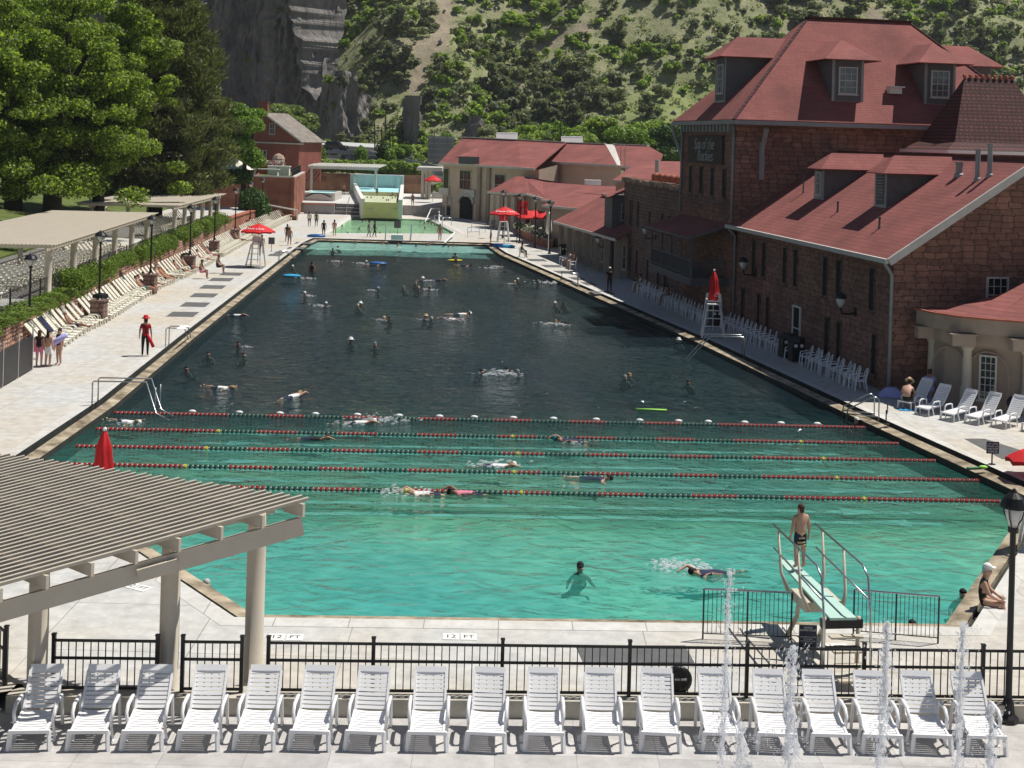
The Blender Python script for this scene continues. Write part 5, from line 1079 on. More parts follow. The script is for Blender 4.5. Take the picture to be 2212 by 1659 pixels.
c=A(570,238,YH+2); mb=MB(); mb.box((c.x,YH+2,c.z),(1.3,1.1,2.4)); mb.box((c.x,YH+2,c.z+1.2),(1.5,1.3,.15)); mb.build('chimney',['red_brick'],rf if 0 else t,world=True)
c=A(588,278,YH); win(t,c-Vector((ap.x,YH,z0))+Vector((0,-.05,0)),.8,1.6,'-y',2,2,'pale_trim')
for px in(548,556,564,572): c=A(px,334,YH); win(t,c-Vector((ap.x,YH,z0))+Vector((0,-.05,0)),.5,1.3,'-y',1,2,'white_paint')
c=A(602,328,YH-2.5); t2=thing('booth','small cream arched booth beside the red house','booth',(c.x,YH-2.5,4.5)); mb=MB(); mb.box((0,0,.9),(1.5,1.5,1.9)); mb.build('body',['cream_vinyl'],t2); mb=MB(); mb.lathe([(1.0,1.9),(1.0,2.0),(.7,2.5),(.1,2.8)],(0,0,0),8); mb.build('roof',['stone_cap'],t2)
# bank, highway, bridge
mb=MB(); mb.add([(-140,206.5,3.2),(60,206.5,2.6),(60,232,3.4),(-140,232,4.4),(60,300,6),(-140,300,7.5),(60,330,8),(-140,330,9)],[(0,1,2,3),(3,2,4,5),(5,4,6,7)]); mat('roadside',(.12,.13,.06),.95,.4,.12,c2=(.26,.23,.15)); struct(mb.build('valley_floor',['roadside']))
mb=MB(); p=[A(640,347,235),A(800,352,228),A(980,395,212),A(990,380,222),A(800,338,245),A(640,333,255)]; mb.poly([(q.x,q.y,q.z) for q in (p[0],p[1],p[4],p[5])]); mb.poly([tuple(q) for q in(p[1],p[2],p[3],p[4])]); mb.T=None; struct(mb.build('highway',['asphalt']))
def barrier2(label,pts,h=.9,mt='barrier'):
    t=thing('road_barrier',label,'barrier',pts[0]); mb=MB()
    for a,b in zip(pts,pts[1:]): mb.beam(a+u*h/2,b+u*h/2,.35,h); o_=Vector((0,-.7,0)); mb.slab([a+o_+u*.05,b+o_+u*.05,b+o_*.15+u*(h+.02),a+o_*.15+u*(h+.02)],.05)  # sloped front plate added so the barrier face catches the sun
    mb.build('wall',[mt],t,world=True); mb=MB()
    for a,b in zip(pts,pts[1:]):
        mb.beam(a+u*(h+.35),b+u*(h+.35),.06,.08)
        n=max(2,int((b-a).length/2))
        for k in range(n): p=a+(b-a)*k/n; mb.beam(p+u*h,p+u*(h+.35),.06,.06,up=(0,1,0))
    mb.build('rail',['grey_trim'],t,world=True)
barrier2('upper pale concrete highway barrier left of the round green tree',[A(655,329,256),A(730,331,250),A(800,337,244),A(850,350,238)])
barrier2('lower pale concrete highway barrier in front of the parked cars',[A(655,343,236),A(770,351,230),A(840,356,226),A(965,383,214)])
barrier2('pale highway barrier continuing right towards the road sign',[A(790,330,252),A(880,352,236),A(975,372,226)],.7)
t=thing('bridge','long bright white girder bridge behind the highway','bridge',A(655,318,262)); a=A(640,306,262);b=A(832,317,256)
mb=MB(); mb.slab([a+Vector((0,-.6,-.25)),b+Vector((0,-.6,-.25)),b+Vector((0,.3,.45)),a+Vector((0,.3,.45))],.2); mb.build('girder',['white_paint'],t,world=True); mb=MB(); mb.beam(a-u*.8,b-u*.8,1.5,.9); mb.build('deck',['barrier'],t,world=True)  # girder slab tilted upward so the sun brightens its face
for f in(.15,.5,.85): p=a+(b-a)*f; mb=MB(); mb.beam(p-u*1.2,p-u*3.5,.8,.6,up=(0,1,0)); mb.build('pier',['barrier'],t,world=True)
def car(label,px,py,Y,rz,mt,big=1.):
    p=A(px,py,Y); t=thing('parked_car',label,'car',p,rz)
    mb=MB(); sec=[(-2.2,.45,.75),(-2.15,.35,.95),(-1.3,.3,1.0),(1.6,.3,1.05),(2.2,.4,.95)]; 
    vs=[];W_=.9
    for y,zb,zt in sec: vs+=[(-W_,y,zb),(W_,y,zb),(W_,y,zt),(-W_,y,zt)]
    mb.add(vs,[(i*4+j,i*4+(j+1)%4,i*4+4+(j+1)%4,i*4+4+j) for i in range(4) for j in range(4)]+[(3,2,1,0),(16,17,18,19)]); mb.build('body',[mt],t)
    mb=MB(); c=[(-.85,-1.1,1.0),(.85,-1.1,1.0),(.85,2.05,1.05),(-.85,2.05,1.05),(-.68,-.5,1.62),(.68,-.5,1.62),(.68,1.8,1.65),(-.68,1.8,1.65)]; mb.add(c,[(4,5,6,7),(0,1,5,4),(1,2,6,5),(2,3,7,6),(3,0,4,7)]); mb.build('cabin',['glass_dark'],t)
    mb=MB(); mb.box((0,.65,1.67),(1.3,2.2,.06)); mb.build('roof',[mt],t)
    for x in(-.85,.85):
        for y in(-1.4,1.4): mb=MB(); mb.T=Matrix.Translation((x,y,.34))@Matrix.Rotation(R(90),4,'Y'); mb.lathe([(.34,-.1),(.34,.1)],(0,0,0),12); mb.build('wheel',['black_metal'],t)
        mb=MB(); mb.box((x*.75,-2.2,.75),(.3,.06,.14)); mb.build('headlight',['lamp_glass'],t)
mat('car_black',(.015,.015,.018),.25,0,spec=.8); mat('car_silver',(.30,.31,.32),.3,.05,2.,metal=.5); mat('car_red',(.30,.02,.02),.3,0,spec=.7)
car('dark pickup on the highway below the white bridge',726,325,243,1.3,'car_black'); car('black car parked behind the hedge, left of the silver one',752,356,222,.4,'car_black'); car('second black car parked beside the first behind the hedge',768,356,222,.2,'car_black'); car('silver car parked behind the hedge',803,358,220,.25,'car_silver'); car('white van roof showing left of the parked cars behind the red house',658,344,232,1.4,'white_paint')
for px,y0,y1 in((809,262,326),(824,274,322),(833,228,332),(842,262,336),(848,266,330)):
    Y=248; a=A(px+1,y1,Y);b=A(px,y0,Y); t=thing('utility_pole','thin dark utility pole by the highway','utility pole',a,0,'utility poles beside the highway'); mb=MB(); mb.tube([a,b],[.16,.1],6); mb.build('pole',['wood_pole'],t,world=True); mb=MB(); mb.beam(b-u*.8-Vector((.9,0,0)),b-u*.8+Vector((.9,0,0)),.1,.12); mb.build('crossarm',['wood_pole'],t,world=True)
for k in range(16):
    p=A(822+k*7.2,360+k*1.1,216); t=thing('bollard','short white bollard in the row along the parking','bollard',p,0,'white bollards along the parking behind the hedge'); mb=MB(); mb.lathe([(.18,0),(.18,.7),(.1,.8)],(0,0,0),6); mb.build('post',['white_paint'],t)
t=thing('highway_sign','back of a large grey ribbed highway sign on posts','road sign',A(945,358,232)); c=A(952,322,232)
mb=MB(); mb.box(c,(4.6,.15,4.6)); mb.build('panel',['grey_trim'],t,world=True); mb=MB()
for k in range(5): mb.box(c+Vector((0,-.15,-2+k*1.0)),(4.6,.12,.12))
mb.build('stringers',['pale_trim'],t,world=True)
for x in(-1.2,1.2): mb=MB(); mb.beam(c+Vector((x,-.25,2.9)),c+Vector((x,-.25,-3.6)),.22,.22,up=(0,1,0)); mb.build('post',['grey_trim'],t,world=True)
g=A(888,372,214); lamp('black lamp post standing behind the hedge near the highway sign',(g.x,g.y,3.2),A(888,330,214).z-3.2,None,.3)
# --- far right red roofed building
fb=thing('recreation_building','long beige two storey building with red hipped roofs at the far right end','building',(-3,160,0))
EA=[A(948,351,171),A(1032,356,163.5),A(1126,361.5,156),A(1155,364,154)]; RA=[A(1000,297,178),A(1119,302.5,171),A(1222,308,167)]
EB=[A(1124,342,169),A(1206,350,161),A(1333,356,154)]; RB=[A(1119,302.5,175),A(1219,308.5,169),A(1308,311.5,164)]
EC=[A(1343,358.5,154),A(1420,362,151)]; RC_=[A(1326,312,164),A(1400,315,161)]
mb=MB(); mb.slab([EA[0],EA[1],RA[1],RA[0]],.15); mb.slab([EA[1],EA[2],RA[2],RA[1]],.15); mb.slab([EA[2],EA[3],RA[2]],.15)
mb.slab([EB[0],EB[1],RB[1],RB[0]],.15); mb.slab([EB[1],EB[2],RB[2],RB[1]],.15); mb.slab([EC[0],EC[1],RC_[1],RC_[0]],.15)
h1=A(1432,333,156); mb.slab([EC[1],h1,RC_[1]],.15)
bk=[Vector((p.x+2,p.y+14,7.4)) for p in RA]; mb.slab([RA[0],RA[1],bk[1],bk[0]],.15); mb.slab([RA[1],RA[2],bk[2],bk[1]],.15); mb.slab([EA[0],RA[0],bk[0]],.15)
bk=[Vector((p.x+3,p.y+12,7.6)) for p in RB+RC_]; 
q=RB+RC_
for i in range(1,4): mb.slab([q[i],q[i+1],bk[i+1],bk[i]],.15)
mb.build('roof',['red_shingle'],fb,world=True)
mb=MB()
for l in(EA,EB,EC):
    for a,b in zip(l,l[1:]): mb.beam(a-u*.12,b-u*.12,.18,.28)
mb.build('gutter',['pale_trim'],fb,world=True)
mb=MB(); 
for l in(RA,RB,RC_):
    for a,b in zip(l,l[1:]): mb.beam(a+u*.05,b+u*.05,.5,.12)
mb.slab([RB[2],RC_[0],EC[0],EB[2]],.1); mb.build('ridge_cap',['pale_trim'],fb,world=True)
def wl2(l,o,mt,z0=0):
    mb=MB()
    for a,b in zip(l,l[1:]):
        d=(b-a); n=Vector((-d.y,d.x,0)).normalized()*o
        if n.y<0: n=-n
        mb.poly([(a.x+n.x,a.y+n.y,z0),(b.x+n.x,b.y+n.y,z0),(b.x+n.x,b.y+n.y,b.z-.15),(a.x+n.x,a.y+n.y,a.z-.15)])
    return mb.build('wall',[mt],fb,world=True)
wl2(EA[:3]+[EA[3]],.7,'pink_stucco'); wl2(EB,.7,'pink_stucco'); wl2(EC,.7,'pink_stucco')
mb=MB(); a=EA[3]; mb.poly([(a.x+.3,a.y+.8,0),(EB[1].x,EB[1].y,0),(EB[1].x,EB[1].y,7.4),(a.x+.3,a.y+.8,a.z-.2)]); a=EA[0]; mb.poly([(a.x+.6,a.y+.6,0),(a.x+8,a.y+18,0),(a.x+8,a.y+18,7.5),(a.x+.6,a.y+.6,a.z-.2)]); mb.build('wall',['tan_paint'],fb,world=True)
def onA(px,z):   # on the front facade
    i=0 if px<1032 else 1; a,b=EA[i],EA[i+1]; d=(b-a); n=Vector((-d.y,d.x,0)).normalized()*.7; n=n if n.y>0 else -n
    a=a+n; x=(px-CX)/FP
    k=(x*a.y-a.x)/(d.x-x*d.y); p=a+d*k; return Vector((p.x,p.y,z)), math.atan2(d.y,d.x)
FB=Vector((-3,160,0))
for px,z,w_,h_,nx,ny in((1008,5.0,2.6,2.4,3,2),(1083,4.7,2.2,2.6,2,2),(974,1.4,1.1,2.6,1,2),(967,5,1.3,2.6,1,1)):
    p,an=onA(px,z); win(fb,p-FB+Vector((0,-.06,0)),w_,h_,an,nx,ny,'pale_trim',.12,'glass_dark')
p,an=onA(1012,0); mb=MB(); T=Matrix.Translation(p)@Matrix.Rotation(an,4,'Z'); mb.T=T
mb.add([(-1.5,-.1,0),(1.5,-.1,0)]+[(1.5*math.cos(math.pi*k/10),-.1,2.0+1.0*math.sin(math.pi*k/10)) for k in range(11)],[tuple(range(13))]); mb.build('arch_door',['dark_void'],fb,world=True)
mb=MB(); mb.T=T; mb.tube([(1.75*math.cos(math.pi*k/10),-.15,2.0+1.2*math.sin(math.pi*k/10)) for k in range(11)],.24,6); mb.build('arch_moulding',['pale_trim'],fb,world=True)
for px in(1040,1060): p,an=onA(px,0); mb=MB(); mb.T=Matrix.Translation(p)@Matrix.Rotation(an,4,'Z'); mb.box((0,-.12,3.5),(.7,.35,6.9)); mb.build('pilaster',['tan_paint'],fb,world=True)
for px in(965,1020): p,an=onA(px,0); mb=MB(); mb.T=Matrix.Translation(p)@Matrix.Rotation(an,4,'Z'); mb.box((0,-.14,3.3),(2.4,.3,.9)); mb.build('band',['pale_trim'],fb,world=True)
ga=A(1000,372,165.5)
# cross gable over the big window
a,b=A(990,352,166),A(1040,355,162.5); pk=A(1020,320,169); mb=MB(); mb.slab([A(985,339,165),A(1030,339,163.5),A(1035,322,170),A(1028,321,170)],.1); mb.build('gable_roof',['red_shingle'],fb,world=True)
mb=MB(); q=A(1013,346,163.2); mb.box(q,(2.6,.3,.9)); mb.build('gable_vent',['grey_siding'],fb,world=True)
for px,Y in((1072,176),(1212,172)):
    for k in range(2): c=A(px+12+k*22,296+(px-1072)*.06,Y); mb=MB(); mb.box(c,(1.3,1.0,1.0)); mb.slab([c+Vector((-.75,-1.0,-.5)),c+Vector((.75,-1.0,-.5)),c+Vector((.75,-.4,.62)),c+Vector((-.75,-.4,.62))],.08); mb.build('rooftop_unit',['white_paint'],fb,world=True)  # tilted plate added in front of each unit to catch the light
t_=A(1345,400,152.5); tp=A(1343,325,154); mb=MB()
for s_ in(-.25,.25): mb.tube([(t_.x+s_,152.3,t_.z-1),(tp.x+s_,152.3,tp.z+.6),(tp.x+s_,153.5,tp.z+.6)],.05,5)
for k in range(12): z=t_.z+(tp.z-t_.z)*k/11; mb.beam((t_.x-.25,152.3,z),(t_.x+.25,152.3,z),.04,.04)
mb.build('ladder',['stone_cap'],fb,world=True)
c=A(1280,398,150); mb=MB(); mb.box(c,(1.9,1.0,1.0)); mb.box(c+Vector((-.45,-.52,0)),(.7,.04,.6)); mb.box(c+Vector((.45,-.52,0)),(.7,.04,.6)); mb.build('rooftop_unit',['white_paint'],fb,world=True)
# single storey red roofs between
def lowroof(label,ea,rd,mt='tan_paint',back=6):
    t=thing('low_building',label,'building',(ea[0].x,ea[0].y,0)); mb=MB()
    n=len(ea); 
    if len(rd)==n:
        for i in range(n-1): mb.slab([ea[i],ea[i+1],rd[i+1],rd[i]],.12)
    else: mb.slab(list(ea)+list(reversed(rd)),.12)
    mb.slab([rd[0],rd[-1],rd[-1]+Vector((.5,back,-1.2)),rd[0]+Vector((.5,back,-1.2))],.12); mb.build('roof',['red_shingle'],t,world=True)
    mb=MB()
    for a,b in zip(ea,ea[1:]): mb.beam(a-u*.1,b-u*.1,.15,.22)
    mb.build('gutter',['pale_trim'],t,world=True); mb=MB()
    for a,b in zip(ea,ea[1:]): mb.poly([(a.x+.4,a.y+1.0,0),(b.x+.2,b.y+1.0,0),(b.x+.2,b.y+1.0,b.z-.1),(a.x+.4,a.y+1.0,a.z-.1)])
    mb.build('wall',[mt],t,world=True); return t
lb_=lowroof('low hipped red roof building in front of the beige wall',[A(1053,414,153),A(1100,417,149),A(1138,418,147)],[A(1112,381,155),A(1116,381,154.5),A(1132,381,154)])
for px in(1062,1075,1092,1108,1128): p=A(px,440,150.2-(px-1060)*.03); mb=MB(); mb.box((p.x,p.y,1.9),(.35,.35,3.8)); mb.build('column',['beige_paint'],lb_,world=True)
lowroof('long shaded red roof joining the low building to the arcade',[A(1138,418,147),A(1190,433,140),A(1235,437,136)],[A(1132,382,155),A(1180,392,152),A(1240,398,148)])
lowroof('lower red roof with pale skylight behind the arcade',[A(1170,430,138),A(1250,441,130),A(1330,447,124)],[A(1215,396,146),A(1270,400,142),A(1335,403,138)])
lowroof('middle red roof stepping up behind the arcade ridge',[A(1172,443,128),A(1250,450,121),A(1330,458,114)],[A(1235,415,136),A(1280,418,132),A(1335,423,126)])
lowroof('broad red hipped roof behind the crenellated stone block',[A(1323,389,122),A(1400,392,119),A(1490,396,116)],[A(1375,352,132),A(1410,348,131),A(1490,349,129)],'pink_stucco')
# cafe
def umb(label,px,pa,py,Y,r,zb=0,letters=True):
    a=A(px,pa,Y); rim=A(px,py,Y); t=thing('patio_umbrella',label,'umbrella',(a.x,Y,zb)); mb=MB(); mb.tube([(0,0,0),(0,0,a.z-zb)],.04,6); mb.build('umbrella_pole',['white_paint'],t); open_umbrella(t,(0,0,rim.z-zb),r,a.z-rim.z,letters=letters)
umb('open red umbrella over the right bank lifeguard stand',1091,446,462,128,1.6); umb('red umbrella behind the red banner at the cafe',1133,452,464,140,1.7,letters=False); umb('red umbrella right of the banner at the cafe',1158,453,463,142,1.5,letters=False); umb('rightmost red cafe umbrella by the tied up white one',1178,459,469,131,1.35,letters=False); umb('red cafe umbrella in front of the banner, lowest',1146,458,470,133,1.5,letters=False)
umb('small open red umbrella beside the far right pergola',936,378,390,180,1.35,PZ,letters=False)
guard_stand('white lifeguard stand beneath the right bank red umbrella',G(1087,522),.1,'none') if 0 else None
t=thing('lifeguard_stand','small white lifeguard stand with red seat on the right bank','lifeguard stand',G(1087,522),.1)
for x in(-1,1):
    for y in(-1,1): mb=MB(); mb.beam((x*.6,y*.6,0),(x*.35,y*.3,2.0),.1,.08); mb.build('leg',['white_paint'],t)
for k in range(4): mb=MB(); mb.box((0,-.58+.09*k,.3+.42*k),(1.1-.12*k,.14,.05)); mb.build('step',['white_paint'],t)
mb=MB(); mb.box((0,0,2.02),(.8,.7,.08)); mb.build('seat',['white_paint'],t); mb=MB(); mb.box((0,.3,2.4),(.85,.12,.8)); mb.build('backrest',['red_canvas'],t)
p=A(1129,450,130); t=thing('banner','red fabric banner with white lettering on a pole at the cafe','banner',(p.x-.5,130,0)); mb=MB(); mb.tube([(0,0,0),(0,0,A(1129,430,130).z)],.05,6); mb.build('pole',['black_metal'],t)
mb=MB(); h0=A(1129,464,130).z; h1=A(1129,434,130).z; n=6
for k in range(n): a=k/n;b=(k+1)/n; f=lambda q:.12*math.sin(q*7); mb.poly([(.05,f(a),h0+(h1-h0)*a),(1.0,-f(a),h0+(h1-h0)*a),(1.0,-f(b),h0+(h1-h0)*b),(.05,f(b),h0+(h1-h0)*b)])
mb.build('cloth',['red_canvas'],t); text('lettering','Coca-Cola','white_letter',.28,t,(.5,-.16,(h0+h1)/2),(R(90),R(-90),0),.002,shear=.3)
for (tx,ty,Y),nm in zip([(1089,410,136),(1125,418,130),(1158,424,125),(1190,432,119)],['over the lifeguard umbrella at the cafe','behind the red cafe banner','between cafe umbrellas and the low roof','nearest the arcade roof']):
    a=A(tx,ty,Y); lamp('black lamp post with glass lantern '+nm,(a.x,Y,0),a.z,None,.3,r=.07)
t=thing('planter_wall','low curved terracotta planter wall by the cafe','wall',G(1160,512)); pts=[G(1118,500),G(1130,512),G(1160,526),G(1188,536),G(1196,528)]; mb=MB()
for a,b in zip(pts,pts[1:]): wallq(mb,a,b,0,.75,.5)
mb.build('wall',['panel_stone'],t,world=True); mb=MB()
for a,b in zip(pts,pts[1:]): wallq(mb,a,b,.75,.85,.7)
mb.build('cap',['stone_cap'],t,world=True)
bl=[(tuple(G(1125+9*k,508+4.*k)+Vector((0,.8,1.0))),(.8,.6,.5)) for k in range(7)]; t=thing('flower_bed','pale flowering plants in the cafe planter','flower bed'); mb=MB(); leaves(mb,bl,900,.14,9); mb.build('foliage',[GG[1],'white_towel',GH[1]],t)
t=thing('sign_pillar','square tan pillar with a small sign beside the cafe','pillar',G(1138,507)); mb=MB(); mb.box((0,0,1.2),(1.1,1.0,2.4)); mb.box((0,0,2.45),(1.4,1.3,.12)); mb.build('body',['tan_paint'],t); mb=MB(); mb.box((.1,-.52,1.6),(.5,.04,.4)); mb.build('panel',['navy_sign'],t)
p=A(1186,480,122); t=thing('patio_umbrella','tied up white umbrella beside the arcade roof','umbrella',(p.x,122,0)); mb=MB(); mb.tube([(0,0,0),(0,0,3.6)],.05,6); mb.build('umbrella_pole',['white_paint'],t); mb=MB(); mb.lathe([(.18,1.6),(.32,1.9),(.24,2.6),(.12,3.5),(.02,3.7)],(0,0,0),10); mb.build('folded_canopy',['cream_vinyl'],t,smooth=True)
p=G(948,452,0); t=thing('planter_box','cream raised planter box with green plants beside the far building','planter',(p.x,p.y+8,0)); mb=MB(); mb.box((0,0,1.1),(2.8,6,2.2)); mb.build('box',['pale_trim'],t); mb=MB(); leaves(mb,[((0,0,2.7),(1.2,2.6,.8))],900,.16,4); mb.build('plants',GB,t)
t=thing('bleacher_rail','white stepped handrail frame on the far right deck','handrail',G(940,470)); 
for o in(0,1.2): mb=MB(); mb.tube([G(918,479)+V(0,o,0),G(930,474)+V(0,o,1.3),G(948,474)+V(0,o,1.35),G(948,480)+V(0,o,0)],.05,5); mb.build('rail',['white_paint'],t,world=True)
for k,(a,b) in enumerate((((955,483),(940,484)),((975,488),(955,490)))):
    b0=G(*a); e=G(*b); rail(['curved steel handrail at the far corner of the therapy pool','second curved steel handrail beside the therapy pool corner'][k],[b0,b0+u*.95,b0+V(-1.,.0,.95),e+V(0,0,.3),e+V(0,0,-.4)],offs_=(-.3,.3))
for k,(a,b) in enumerate((((1010,512),(1035,510)),((1018,500),(1048,502)))):
    a=G(*a);b=G(*b); t=thing('railing',['low steel railing on the deck by the pool walkway','low steel railing before the small grey sign'][k],'railing',a); mb=MB(); mb.tube([a,a+u*1.0,b+u*1.0,b],.035,5); mb.build('frame',['steel'],t,world=True); mb=MB(); mb.tube([a+u*.5,b+u*.5],.03,5); mb.build('mid_rail',['steel'],t,world=True)
# ================= hills and cliff
def hz(x,y):
    yb=264+.10*abs(x+10)+6*noise.noise((x*.02,0,3.1)); d=y-yb
    if x<-30: d-=min(26,( -30-x)*1.1)
    n1=noise.noise((x*.022,y*.022,1.7)); n2=noise.noise((x*.06,y*.06,5.2)); n3=noise.noise((x*.16,y*.16,9.))
    rid=abs(noise.noise((x*.03+y*.008,y*.004,8.)))
    s=.60+.10*n1
    if d<0: return 4.2+d*.10+.3*n3
    h=4.2+s*d*(1-.25*math.exp(-d/18))+ (n2*3.2+n3*1.1-rid*9)*min(1,d/25)
    if x>10: h-=min(1,(x-10)/60)*max(0,18-abs(d-26))*.25
    return h
def ray(px,py,y0=235,y1=600):
    Y=y0
    while Y<y1:
        p=A(px,py,Y)
        if p.z<=hz(p.x,p.y): return p
        Y+=1.
    return None
nx_,ny_=190,150; X0,X1,Y0,Y1=-190,290,226,640
m=bpy.data.materials.new('hillside'); m.use_nodes=True; t,b,N,L=nodes(m); M['hillside']=m
at=N('ShaderNodeAttribute'); at.attribute_name='cover'; tc=N('ShaderNodeTexCoord'); nz=N('ShaderNodeTexNoise'); nz.inputs['Scale'].default_value=.22; nz.inputs['Detail'].default_value=9; nz.inputs['Roughness'].default_value=.75; L(tc.outputs['Object'],nz.inputs[0])
sp=N('ShaderNodeSeparateColor'); L(at.outputs['Color'],sp.inputs[0])
cr=N('ShaderNodeValToRGB'); e=cr.color_ramp.elements; e[0].position=.35; e[0].color=(.17,.185,.09,1); e[1].position=.66; e[1].color=(.40,.37,.25,1); L(nz.outputs[0],cr.inputs[0])
c2=N('ShaderNodeValToRGB'); e=c2.color_ramp.elements; e[0].position=.3; e[0].color=(.17,.22,.07,1); e[1].position=.7; e[1].color=(.32,.35,.14,1); L(nz.outputs[0],c2.inputs[0])
c3=N('ShaderNodeValToRGB'); e=c3.color_ramp.elements; e[0].position=.3; e[0].color=(.22,.18,.13,1); e[1].position=.7; e[1].color=(.42,.35,.26,1); L(nz.outputs[0],c3.inputs[0])
m1=N('ShaderNodeMixRGB'); L(sp.outputs[0],m1.inputs[0]); L(cr.outputs[0],m1.inputs[1]); L(c2.outputs[0],m1.inputs[2]); m2=N('ShaderNodeMixRGB'); L(sp.outputs[1],m2.inputs[0]); L(m1.outputs[0],m2.inputs[1]); L(c3.outputs[0],m2.inputs[2]); L(m2.outputs[0],b.inputs['Base Color']); b.inputs['Roughness'].default_value=1
bp=N('ShaderNodeBump'); bp.inputs['Strength'].default_value=.9; bp.inputs['Distance'].default_value=1.2; L(nz.outputs[0],bp.inputs['Height']); L(bp.outputs[0],b.inputs['Normal'])
gul=[]
for pa in [[(962,0),(958,40),(952,85),(946,100)],[(905,100),(912,130),(905,165),(900,185)],[(1075,160),(1092,175),(1110,195)],[(1170,110),(1192,90),(1215,80)],[(880,100),(905,95),(925,90)],[(1240,72),(1262,62)],[(1880,20),(1900,60),(1935,90)]]:
    pp=[ray(*p) for p in pa]; gul+=[(a,b_,3.0) for a,b_ in zip(pp,pp[1:]) if a and b_]
def gdist(x,y):
    best=9
    for a,b_,w_ in gul:
        d=Vector((b_.x-a.x,b_.y-a.y)); v=Vector((x-a.x,y-a.y)); k=max(0,min(1,v.dot(d)/max(.01,d.length_squared))); best=min(best,(v-d*k).length/w_)
    return best
def meadow(x,y): return max(0,1-((x-50)/38)**2-((y-288-.25*(x-40))/26)**2)
mb=MB(); vs=[];cov=[]
for j in range(ny_):
    fy=j/(ny_-1); y=Y0+(Y1-Y0)*(fy**1.6)
    for i in range(nx_):
        x=X0+(X1-X0)*i/(nx_-1); z=hz(x,y); g=gdist(x,y); z-=max(0,1-g)*.8; vs.append((x,y,z))
        gr=.35+.5*noise.noise((x*.03,y*.03,2.))+1.2*min(.6,meadow(x,y)*1.5); cov.append((max(0,min(1,gr)),max(0,min(1,1.35-g)),0,1))
mb.add(vs,[(j*nx_+i,j*nx_+i+1,(j+1)*nx_+i+1,(j+1)*nx_+i) for j in range(ny_-1) for i in range(nx_-1)])
hill=struct(mb.build('hillside',['hillside'],smooth=True)); ca=hill.data.color_attributes.new('cover','FLOAT_COLOR','POINT')
for k,c in enumerate(cov): ca.data[k].color=c
# cliff
m=bpy.data.materials.new('cliff_rock'); m.use_nodes=True; t,b,N,L=nodes(m); M['cliff_rock']=m
tc=N('ShaderNodeTexCoord'); mp=N('ShaderNodeMapping'); mp.inputs['Scale'].default_value=(1,1,.22); L(tc.outputs['Object'],mp.inputs[0]); nz=N('ShaderNodeTexNoise'); nz.inputs['Scale'].default_value=.28; nz.inputs['Detail'].default_value=10; nz.inputs['Roughness'].default_value=.7; L(mp.outputs[0],nz.inputs[0])
cr=N('ShaderNodeValToRGB'); e=cr.color_ramp.elements; e[0].position=.3; e[0].color=(.11,.107,.112,1); e[1].position=.72; e[1].color=(.42,.385,.35,1); L(nz.outputs[0],cr.inputs[0]); L(cr.outputs[0],b.inputs['Base Color']); b.inputs['Roughness'].default_value=1
bp=N('ShaderNodeBump'); bp.inputs['Strength'].default_value=1; bp.inputs['Distance'].default_value=2.2; L(nz.outputs[0],bp.inputs['Height']); L(bp.outputs[0],b.inputs['Normal'])
def cliff(name,base,ht,nu,nv,lean,amp,seed,z0=2,topf=None):
    mb=MB(); vs=[]; B=[Vector((*p,0)) for p in base]; ls=[0]
    for a,b_ in zip(B,B[1:]): ls.append(ls[-1]+(b_-a).length)
    for v in range(nv):
        f=v/(nv-1)
        for i in range(nu):
            s=ls[-1]*i/(nu-1); k=max(j for j in range(len(ls)) if ls[j]<=s+1e-6); k=min(k,len(B)-2); p=B[k]+(B[k+1]-B[k])*((s-ls[k])/(ls[k+1]-ls[k])); d=(B[k+1]-B[k]).normalized(); n=Vector((d.y,-d.x,0))
            hh=ht if not topf else topf(s/ls[-1])*ht
            z=z0+hh*f; q=p-n*lean*f*hh; q.z=z
            a_=amp*(noise.noise((s*.10,z*.018,seed))+.5*noise.noise((s*.28,z*.03,seed+3))+.3*noise.noise((s*.7,z*.12,seed+7))+.5*abs(noise.noise((s*.06,z*.02,seed+11)))-.6*abs(noise.noise((p.x*.33+seed,p.y*.33+z*.03,z*.075)))-.4*abs(noise.noise((p.x*.8,p.y*.8+z*.1,z*.22+seed)))+.25*noise.noise((p.x*1.5,p.y*1.5,z*.6)))
            vs.append(q+n*a_)
    mb.add(vs,[(v*nu+i,v*nu+i+1,(v+1)*nu+i+1,(v+1)*nu+i) for v in range(nv-1) for i in range(nu-1)])
    return struct(mb.build(name,['cliff_rock']))
def cx(px,Y): return ((px-CX)*Y/FP,Y)
cliff('cliff',[(-150,262),cx(300,282),cx(430,290),cx(560,292),cx(640,290),cx(705,288),cx(725,296),cx(735,312)],74,330,190,.16,4.4,1.3)
cliff('lower_cliff',[cx(668,300),cx(676,282),cx(700,276),cx(735,274),cx(775,276),cx(792,284),cx(800,298)],20,130,70,.12,2.6,4.4,topf=lambda s:.35+.75*math.sin(math.pi*min(1,max(0,s)))**.6)
cliff('rock_outcrop',[cx(845,292),cx(855,276),cx(885,272),cx(915,275),cx(925,290)],15,90,50,.18,2.2,7.7,z0=4,topf=lambda s:.4+.6*math.sin(math.pi*s))
cliff('rock_outcrop_low',[cx(975,284),cx(985,270),cx(1020,266),cx(1060,268),cx(1075,280)],11,90,44,.22,2.0,9.7,z0=4,topf=lambda s:.4+.6*math.sin(math.pi*s))
